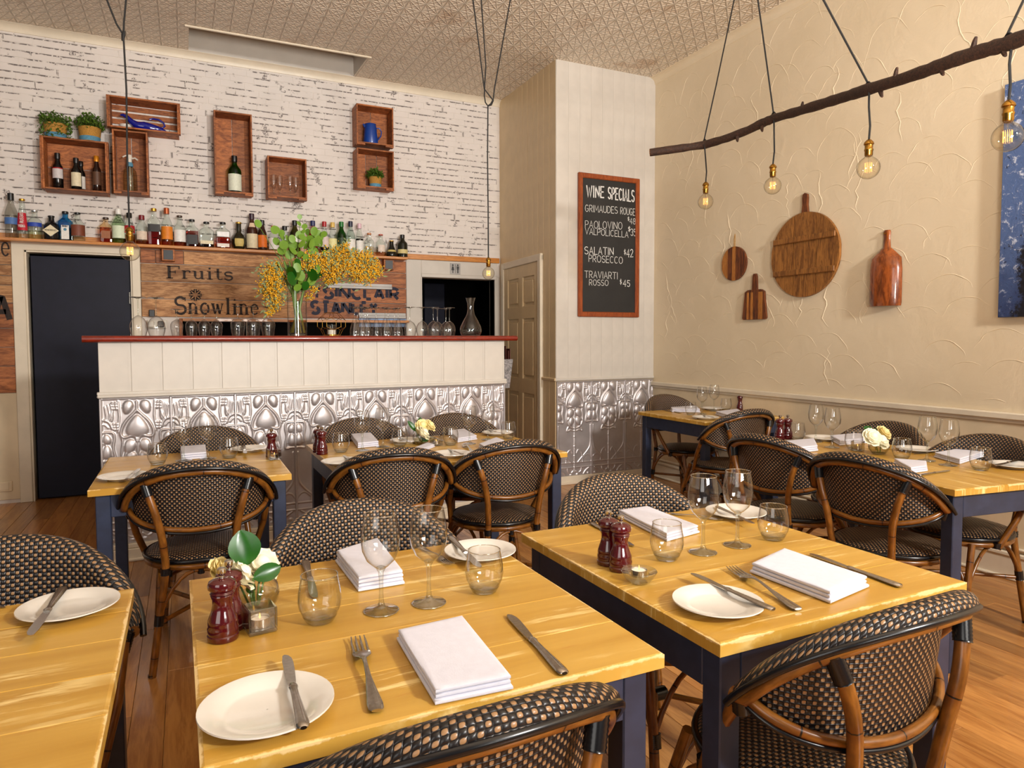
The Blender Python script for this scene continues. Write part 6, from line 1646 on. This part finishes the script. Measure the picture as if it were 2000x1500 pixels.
def napkin(quad, lab, layers=3, h=.024):
    """quad: far-left, far-right, near-right, near-left corners in pixels"""
    W_ = [onz(q[0], q[1], ZT + .008) for q in quad]; c = sum(W_, Vector()) / 4
    t = thing('napkin', lab, 'napkin', (c.x, c.y, ZT), 0, 'folded white napkins')
    lh = h / layers
    for k in range(layers):
        ins = .0025 * k; P4 = []
        for q in W_:
            d = (q - c); d.z = 0; P4.append(d - d.normalized() * (ins + (.003 if k == 1 else 0)))
        mb = MB(); m_ = 9; zc_ = lh * (k + .5)
        # rounded slab: rings from bottom centre over the soft edge to the top centre
        def edge(off):
            out = []
            for i in range(4):
                a, b = P4[i], P4[(i + 1) % 4]
                for j in range(8):
                    u = j / 8; p = a.lerp(b, u); n_ = p.normalized(); out.append(p + n_ * off)
            return out
        rings = []
        for off, z in ((-.012, -.46), (-.004, -.47), (0.0, -.30), (.0008, 0), (0.0, .30), (-.004, .47), (-.014, .50)):
            rings.append([(p.x, p.y, zc_ + z * lh) for p in edge(off)])
        rows_ = [r_ + [r_[0]] for r_ in rings]
        mb.grid(rows_); mb.f.append([len(rows_[0]) * 6 + i for i in range(32)]); mb.uv.append(None); mb.f.append([i for i in range(32)][::-1]); mb.uv.append(None)
        obj('fold', mb, M['linen'], t, 50)
    return t
def mk_wine():
    t = thing('wine_glass', '', 'glass')
    bowl = [(.006, .090), (.016, .096), (.030, .110), (.0385, .130), (.041, .150), (.0395, .172), (.0355, .195), (.0335, .207)]
    bw_ = obj('bowl', MB().lathe(bowl, 32, cap=False), M['glass'], t, 80)
    obj('rim', MB().tube([(.0335 * cos(2 * pi * k / 32), .0335 * sin(2 * pi * k / 32), .207) for k in range(32)], .0009, 5, closed=True), M['rim'], bw_)
    obj('foot_edge', MB().tube([(.0362 * cos(2 * pi * k / 32), .0362 * sin(2 * pi * k / 32), .0016) for k in range(32)], .0009, 5, closed=True), M['rim'], bw_)
    obj('stem', MB().lathe([(.036, 0), (.0365, .0015), (.034, .003), (.018, .006), (.0085, .011), (.0055, .02), (.0042, .04), (.0045, .068), (.006, .084), (.011, .093), (.004, .0965), (.0005, .097)], 28), M['crystal'], t, 60)
    return t
def mk_tumbler():
    t = thing('tumbler', '', 'glass')
    bw_ = obj('wall', MB().lathe([(.027, .006), (.034, .014), (.041, .030), (.0435, .045), (.042, .064), (.038, .086), (.0365, .096)], 32, cap=False), M['glass'], t, 80)
    obj('rim', MB().tube([(.0365 * cos(2 * pi * k / 32), .0365 * sin(2 * pi * k / 32), .096) for k in range(32)], .0010, 5, closed=True), M['rim'], bw_)
    obj('base', MB().lathe([(.024, 0), (.027, .001), (.0325, .010), (.0345, .0145), (.030, .0115), (.018, .008), (.0005, .0075)], 28), M['crystal'], t, 60)
    return t
def mk_mill():
    t = thing('pepper_mill', '', 'mill')
    k = .9
    body = [(.0275, 0), (.029, .003), (.029, .010), (.0272, .012), (.0280, .016), (.0285, .024), (.0268, .028), (.0275, .032), (.0265, .040), (.0205, .056), (.0178, .068), (.0185, .078), (.0215, .086), (.0205, .088)]
    obj('body', MB().lathe(body, 28), M['lacquer'], t, 40)
    obj('head', MB().lathe([(.0195, .0885), (.0225, .090), (.0200, .094), (.0255, .099), (.0262, .105), (.0240, .112), (.016, .117), (.006, .119)], 28), M['lacquer'], t, 40)
    obj('knob', MB().lathe([(.0045, .118), (.0045, .123), (.0065, .125), (.0085, .129), (.0085, .136), (.006, .138)], 16), M['chrome'], t, 40)
    return t
def mk_tea():
    t = thing('tealight_holder', '', 'candle holder')
    obj('glass_block', MB().box(-.027, .027, -.027, .027, 0, .008, .002).box(-.027, -.023, -.027, .027, .008, .05, .001).box(.023, .027, -.027, .027, .008, .05, .001).box(-.023, .023, -.027, -.023, .008, .05, .001).box(-.023, .023, .023, .027, .008, .05, .001), M['glass'], t, 0)
    obj('cup', MB().lathe([(.0185, .009), (.019, .026), (.0185, .0262), (.0178, .012)], 24), M['chrome'], t, 40)
    cd = obj('candle', MB().lathe([(.0176, .010), (.0176, .0215), (.002, .0205)], 24), M['candle'], t, 40)
    obj('flame', MB().lathe([(.0004, .023), (.0018, .026), (.0012, .030), (.0002, .034)], 8), M['filament'], cd)
    return t
WG, TU, ML, TL = Proto(mk_wine()), Proto(mk_tumbler()), Proto(mk_mill()), Proto(mk_tea())
def put(proto, px, py, lab, g, rz=None, sc=1.0):
    p = onz(px, py, ZT); return proto.put((p.x, p.y, ZT), rnd() * 6 if rz is None else rz, lab, g, sc)
def wine(px, py, lab): put(WG, px, py, lab, 'wine glasses on the tables')
def tumb(px, py, lab): put(TU, px, py, lab, 'stemless tumblers on the tables')
def mill(px, py, lab): put(ML, px, py, lab, 'red pepper mills')
def tea(px, py, lab, rz=0.1): put(TL, px, py, lab, 'square glass tealights', rz)

# posies
def petal_bloom(r, seed):
    rs = random.Random(seed); mb = MB()
    for ring_, (n, rad, tilt, sz) in enumerate(((3, .12, 82, .55), (5, .28, 68, .72), (6, .48, 50, .85), (7, .66, 30, .95), (7, .80, 10, 1.0))):
        for k in range(n):
            an = 2 * pi * k / n + ring_ * .6 + rs.uniform(-.15, .15); P = []
            for i in range(5):
                v = i / 4; row = []
                for j in range(5):
                    u = (j / 4 - .5); w = 1.15 * sz * (sin(pi * (.22 + .62 * v)) ** .5); 
                    curl = .25 * (v ** 2); x = u * w; y = v * sz * .9; z = .35 * (4 * u * u) * w * .6 - curl * (.5 - ring_ * .14)
                    row.append(Vector((x, y, z)))
                P.append(row)
            mt_ = Matrix.Rotation(an, 4, 'Z') @ Matrix.Translation((0, rad * .28, -.25 - .06 * ring_)) @ Matrix.Rotation(radians(tilt), 4, 'X')
            mb.grid([[tuple((mt_ @ q) * r) for q in row] for row in P])
    mb.ball((0, 0, -.02), .50 * r, 2)
    mb.ball((0, 0, -.22), .66 * r, 2, (1, 1, .7))
    return mb
def leaf_mb(L, w):
    P = []
    for i in range(9):
        v = i / 8; ww = w * (sin(pi * (v * .98 + .01)) ** .62); P.append([(u * ww, v * L, abs(u) * ww * .35 - .18 * L * (v - .4) ** 2) for u in (-1, -.5, 0, .5, 1)])
    return MB().grid(P)
bl_me = [petal_bloom(1.0, 1).mesh('bloom', M['petal'], 80), petal_bloom(1.0, 2).mesh('bloom', M['petal'], 80), petal_bloom(1.0, 3).mesh('bloom', M['petal_y'], 80)]
def posy(px, py, lab, blooms, leaves):
    """blooms: (px,py,radius px,mesh,dy); leaves: (base px,py, tip px,py, width px, dy)"""
    p = onz(px, py, ZT); t = thing('flower_posy', lab, 'flower vase', p, 0, 'rose posies in glass bowls'); s = depth_of(p) / FPX
    obj('glass_bowl', MB().lathe([(.022, .001), (.034, .008), (.045, .025), (.048, .042), (.044, .060), (.034, .072), (.032, .078)], 32, cap=False), M['glass'], t, 80)
    obj('bowl_base', MB().lathe([(.021, 0), (.030, .004), (.034, .009), (.001, .007)], 24), M['crystal'], t)
    obj('water', MB().lathe([(.030, .0085), (.043, .026), (.0455, .040), (.001, .040)], 24), M['water'], t, 80)
    for bx, by, br_, mi, dy in blooms:
        q = ony(bx, by, p.y + dy) - p; r = br_ * s * 1.22
        o = obj('bloom', bl_me[mi], None, t); o.location = q; o.scale = (r, r, r); o.rotation_euler = (radians(48), rnd() * .6 - .3 + q.x * 4, rnd() * 2)
        obj('stem', MB().tube([(q.x * .2, q.y * .3, .012), (q.x * .5, q.y * .5, .055), q - Vector((0, 0, r * .4))], .0022, 6), M['stem'], t)
    for ax_, ay_, tx, ty, wpx, dy in leaves:
        A = ony(ax_, ay_, p.y + dy) - p; B = ony(tx, ty, p.y + dy + .012) - p; L = (B - A).length
        yv = (B - A).normalized(); zv = (Vector((0, -1, .35)) - yv * Vector((0, -1, .35)).dot(yv)).normalized(); xv = yv.cross(zv)
        R_ = Matrix((xv, yv, zv)).transposed().to_4x4(); R_.translation = A
        obj('leaf', leaf_mb(L, wpx * s).xf(R_), M['leaf'], t, 80)
        obj('leaf_stem', MB().tube([(A.x * .3, A.y * .3, .02), A], .0016, 5), M['stem'], t)
    return t

# ---- front centre table
plate(522, 1378, 'white side plate at near left of the front centre table', 1.0)
knife((557, 1279), (593, 1422), 'knife resting across the near left plate of the front centre table', True)
fork((697, 1243), (738, 1397), 'fork left of the near napkin on the front centre table')
napkin([(775, 1243), (903, 1214), (1002, 1338), (850, 1369)], 'folded white napkin at the near side of the front centre table')
knife((993, 1200), (1103, 1316), 'knife right of the near napkin on the front centre table')
napkin([(655, 1092), (738, 1066), (790, 1135), (700, 1150)], 'folded white napkin at the far side of the front centre table', 4, .034)
plate(938, 1076, 'white side plate at far right of the front centre table')
knife((940, 1110), (878, 1048), 'knife resting across the far right plate of the front centre table', True)
knife((616, 1168), (596, 1096), 'knife seen through the left tumbler on the front centre table')
fork((882, 1103), (822, 1068), 'fork beside the right wine glass on the front centre table')
tumb(625, 1213, 'left tumbler on the front centre table'); tumb(946, 1155, 'right tumbler on the front centre table')
wine(745, 1193, 'left wine glass on the front centre table'); wine(838, 1178, 'right wine glass on the front centre table')
mill(436, 1247, 'front red pepper mill of the pair on the front centre table'); mill(450, 1227, 'rear red mill of the pair on the front centre table')
tea(508, 1230, 'square glass tealight holder before the posy on the front centre table', .15)
posy(500, 1196, 'posy of white roses with large leaf on the front centre table', [(474, 1118, 27, 0, -.03), (442, 1112, 25, 2, .01), (511, 1098, 27, 1, .02), (528, 1112, 18, 0, .04)], [(484, 1103, 470, 1036, 30, -.005), (494, 1130, 549, 1106, 17, -.035), (492, 1135, 488, 1160, 9, -.03)])
# ---- front right table
plate(1402, 1176, 'white side plate at near left of the front right table')
knife((1350, 1119), (1511, 1191), 'knife resting across the near plate of the front right table', True)
fork((1420, 1105), (1569, 1197), 'fork between plate and napkin on the front right table')
napkin([(1465, 1113), (1530, 1083), (1697, 1141), (1622, 1173)], 'folded white napkin at the near side of the front right table', 3, .028)
knife((1582, 1081), (1760, 1145), 'knife right of the near napkin on the front right table')
napkin([(1207, 1004), (1263, 996), (1366, 1036), (1303, 1053)], 'folded white napkin at the far side of the front right table', 3, .024)
knife((1237, 1066), (1155, 1021), 'knife behind the pepper mills on the front right table')
fork((1413, 1015), (1310, 1002), 'fork right of the far napkin on the front right table')
plate(1437, 1000, 'white side plate at far right of the front right table')
knife((1473, 1022), (1400, 989), 'knife resting across the far plate of the front right table', True)
tumb(1302, 1092, 'left tumbler on the front right table'); tumb(1510, 1053, 'right tumbler on the front right table')
wine(1373, 1079, 'left wine glass on the front right table'); wine(1440, 1065, 'right wine glass on the front right table')
mill(1212, 1113, 'front red pepper mill of the pair on the front right table'); mill(1188, 1101, 'rear red mill of the pair on the front right table')
p = onz(1248, 1137, ZT)
t = thing('glass_tealight_bowl', 'round glass tealight bowl beside the mills on the front right table', 'candle holder', p)
obj('glass_bowl', MB().lathe([(.018, 0), (.024, .001), (.034, .012), (.0425, .027), (.041, .029), (.034, .026), (.024, .022), (.0225, .016), (.0005, .0155)], 28), M['crystal'], t, 50)
obj('cup', MB().lathe([(.0185, .0165), (.019, .031), (.0183, .031), (.018, .018)], 22), M['chrome'], t); obj('candle', MB().lathe([(.0178, .0175), (.0178, .0285), (.002, .028)], 22), M['candle'], t)
obj('flame', MB().lathe([(.0004, .029), (.0018, .032), (.0012, .036), (.0002, .041)], 8), M['filament'], t)
# ---- left edge table
plate(135, 1183, 'white side plate on the left edge table')
knife((58, 1243), (124, 1147), 'knife resting across the plate of the left edge table', True)
knife((10, 1184), (-62, 1172), 'knife tip at the left border on the left edge table')
# ---- table nearest the black door
plate(241, 930, 'white side plate at near left of the table nearest the black door')
knife((272, 915), (248, 937), 'knife on the near left plate of the table nearest the black door', True)
napkin([(352, 880), (402, 876), (404, 892), (354, 896)], 'folded white napkin on the table nearest the black door', 3, .032)
wine(359, 900, 'left wine glass on the table nearest the black door'); wine(407, 896, 'right wine glass on the table nearest the black door')
tumb(308, 907, 'left tumbler on the table nearest the black door'); tumb(448, 894, 'right tumbler on the table nearest the black door')
plate(488, 876, 'white side plate at far right of the table nearest the black door')
knife((480, 886), (475, 870), 'knife on the far right plate of the table nearest the black door', True)
mill(531, 892, 'red pepper mill on the table nearest the black door'); tea(536, 897, 'square glass tealight on the table nearest the black door')
# ---- long bar table
mill(629, 887, 'front red pepper mill of the pair on the long bar table'); mill(622, 883, 'rear red mill of the pair on the long bar table')
tumb(666, 883, 'first tumbler from the left on the long bar table'); tumb(781, 872, 'second tumbler from the left on the long bar table'); tumb(880, 869, 'third tumbler from the left on the long bar table'); tumb(993, 857, 'rightmost tumbler on the long bar table')
wine(708, 880, 'first wine glass from the left on the long bar table'); wine(748, 873, 'second wine glass from the left on the long bar table'); wine(917, 867, 'third wine glass from the left on the long bar table'); wine(953, 859, 'rightmost wine glass on the long bar table')
napkin([(685, 854), (724, 851), (740, 869), (699, 873)], 'folded white napkin at far left of the long bar table', 3, .03)
napkin([(876, 846), (906, 842), (932, 856), (894, 862)], 'folded white napkin at far right of the long bar table', 3, .026)
napkin([(935, 871), (970, 858), (986, 864), (946, 877)], 'folded white napkin at near right of the long bar table', 3, .022)
napkin([(802, 879), (836, 866), (850, 870), (814, 884)], 'folded white napkin at near left of the long bar table', 3, .016)
plate(668, 901, 'white side plate at near left of the long bar table'); knife((670, 889), (694, 902), 'knife on the near left plate of the long bar table', True)
plate(882, 886, 'white side plate at near centre of the long bar table'); knife((874, 876), (904, 887), 'knife on the near centre plate of the long bar table', True)
plate(972, 845, 'white side plate at far right of the long bar table'); knife((985, 847), (950, 838), 'knife on the far right plate of the long bar table', True)
plate(795, 860, 'white side plate at far centre of the long bar table'); knife((803, 864), (780, 853), 'knife on the far centre plate of the long bar table', True)
fork((904, 867), (927, 886), 'fork right of the near centre plate on the long bar table')
knife((842, 852), (866, 861), 'knife lying behind the posy on the long bar table')
tea(852, 870, 'square glass tealight beside the posy on the long bar table')
posy(823, 868, 'posy of white and yellow blooms on the long bar table', [(829, 844, 13, 1, -.04), (826, 829, 11, 2, .0), (841, 829, 11, 2, .01), (818, 842, 6, 2, .0)], [(812, 842, 797, 822, 5, .0), (815, 838, 822, 815, 6, .02), (826, 862, 832, 850, 8, -.04)])
# ---- wall table
mill(1523, 858, 'front red pepper mill of the pair on the wall table'); mill(1538, 857, 'rear red mill of the pair on the wall table')
tumb(1557, 859, 'first tumbler from the left on the wall table'); tumb(1667, 877, 'second tumbler from the left on the wall table'); tumb(1761, 896, 'third tumbler from the left on the wall table'); tumb(1915, 918, 'rightmost tumbler on the wall table')
wine(1593, 863, 'first wine glass from the left on the wall table'); wine(1625, 874, 'second wine glass from the left on the wall table'); wine(1810, 900, 'third wine glass from the left on the wall table'); wine(1852, 909, 'rightmost wine glass on the wall table')
napkin([(1532, 868), (1590, 863), (1598, 878), (1556, 883)], 'folded white napkin at near left of the wall table', 3, .03)
napkin([(1620, 857), (1680, 852), (1697, 863), (1640, 868)], 'folded white napkin at far left of the wall table', 3, .03)
napkin([(1824, 890), (1880, 881), (1922, 889), (1874, 904)], 'folded white napkin at far right of the wall table', 3, .026)
napkin([(1745, 902), (1810, 907), (1812, 917), (1779, 922)], 'folded white napkin at near right of the wall table', 3, .026)
knife((1601, 885), (1560, 890), 'knife before the near left napkin of the wall table'); knife((1855, 918), (1794, 928), 'knife before the near right napkin of the wall table')
plate(1608, 855, 'white side plate at far left of the wall table'); plate(1790, 877, 'white side plate at far centre of the wall table'); plate(1981, 908, 'white side plate at the right border of the wall table')
knife((1944, 909), (1996, 897), 'knife resting on the right border plate of the wall table', True)
knife((1785, 886), (1838, 882), 'knife beside the far centre plate of the wall table')
tea(1675, 880, 'square glass tealight beside the posy on the wall table', .4)
posy(1716, 887, 'posy of white and yellow blooms on the wall table', [(1706, 852, 14, 0, -.03), (1724, 860, 13, 1, -.04), (1729, 843, 12, 2, .0)], [(1706, 849, 1688, 834, 9, .01), (1700, 846, 1715, 838, 5, .02)])
# ---- corner table
wine(1371, 809, 'left wine glass on the corner table by the pillar'); wine(1394.5, 803, 'right wine glass on the corner table by the pillar')
tumb(1349, 810, 'left tumbler on the corner table by the pillar'); tumb(1418, 802, 'right tumbler on the corner table by the pillar')
napkin([(1309, 800), (1360, 797), (1368, 804), (1312, 803)], 'folded white napkin at far left of the corner table', 3, .03)
napkin([(1397, 808), (1440, 803), (1452, 809), (1420, 815)], 'folded white napkin at near right of the corner table', 3, .028)
knife((1293, 800), (1330, 806), 'knife at the left edge of the corner table'); plate(1378, 815, 'white side plate at near left of the corner table'); plate(1392, 797.5, 'white side plate at the far side of the corner table')
knife((1372, 810), (1394, 815), 'knife on the near left plate of the corner table', True)
mill(1445.5, 801.5, 'left red pepper mill of the pair on the corner table'); mill(1454, 800, 'right red mill of the pair on the corner table')
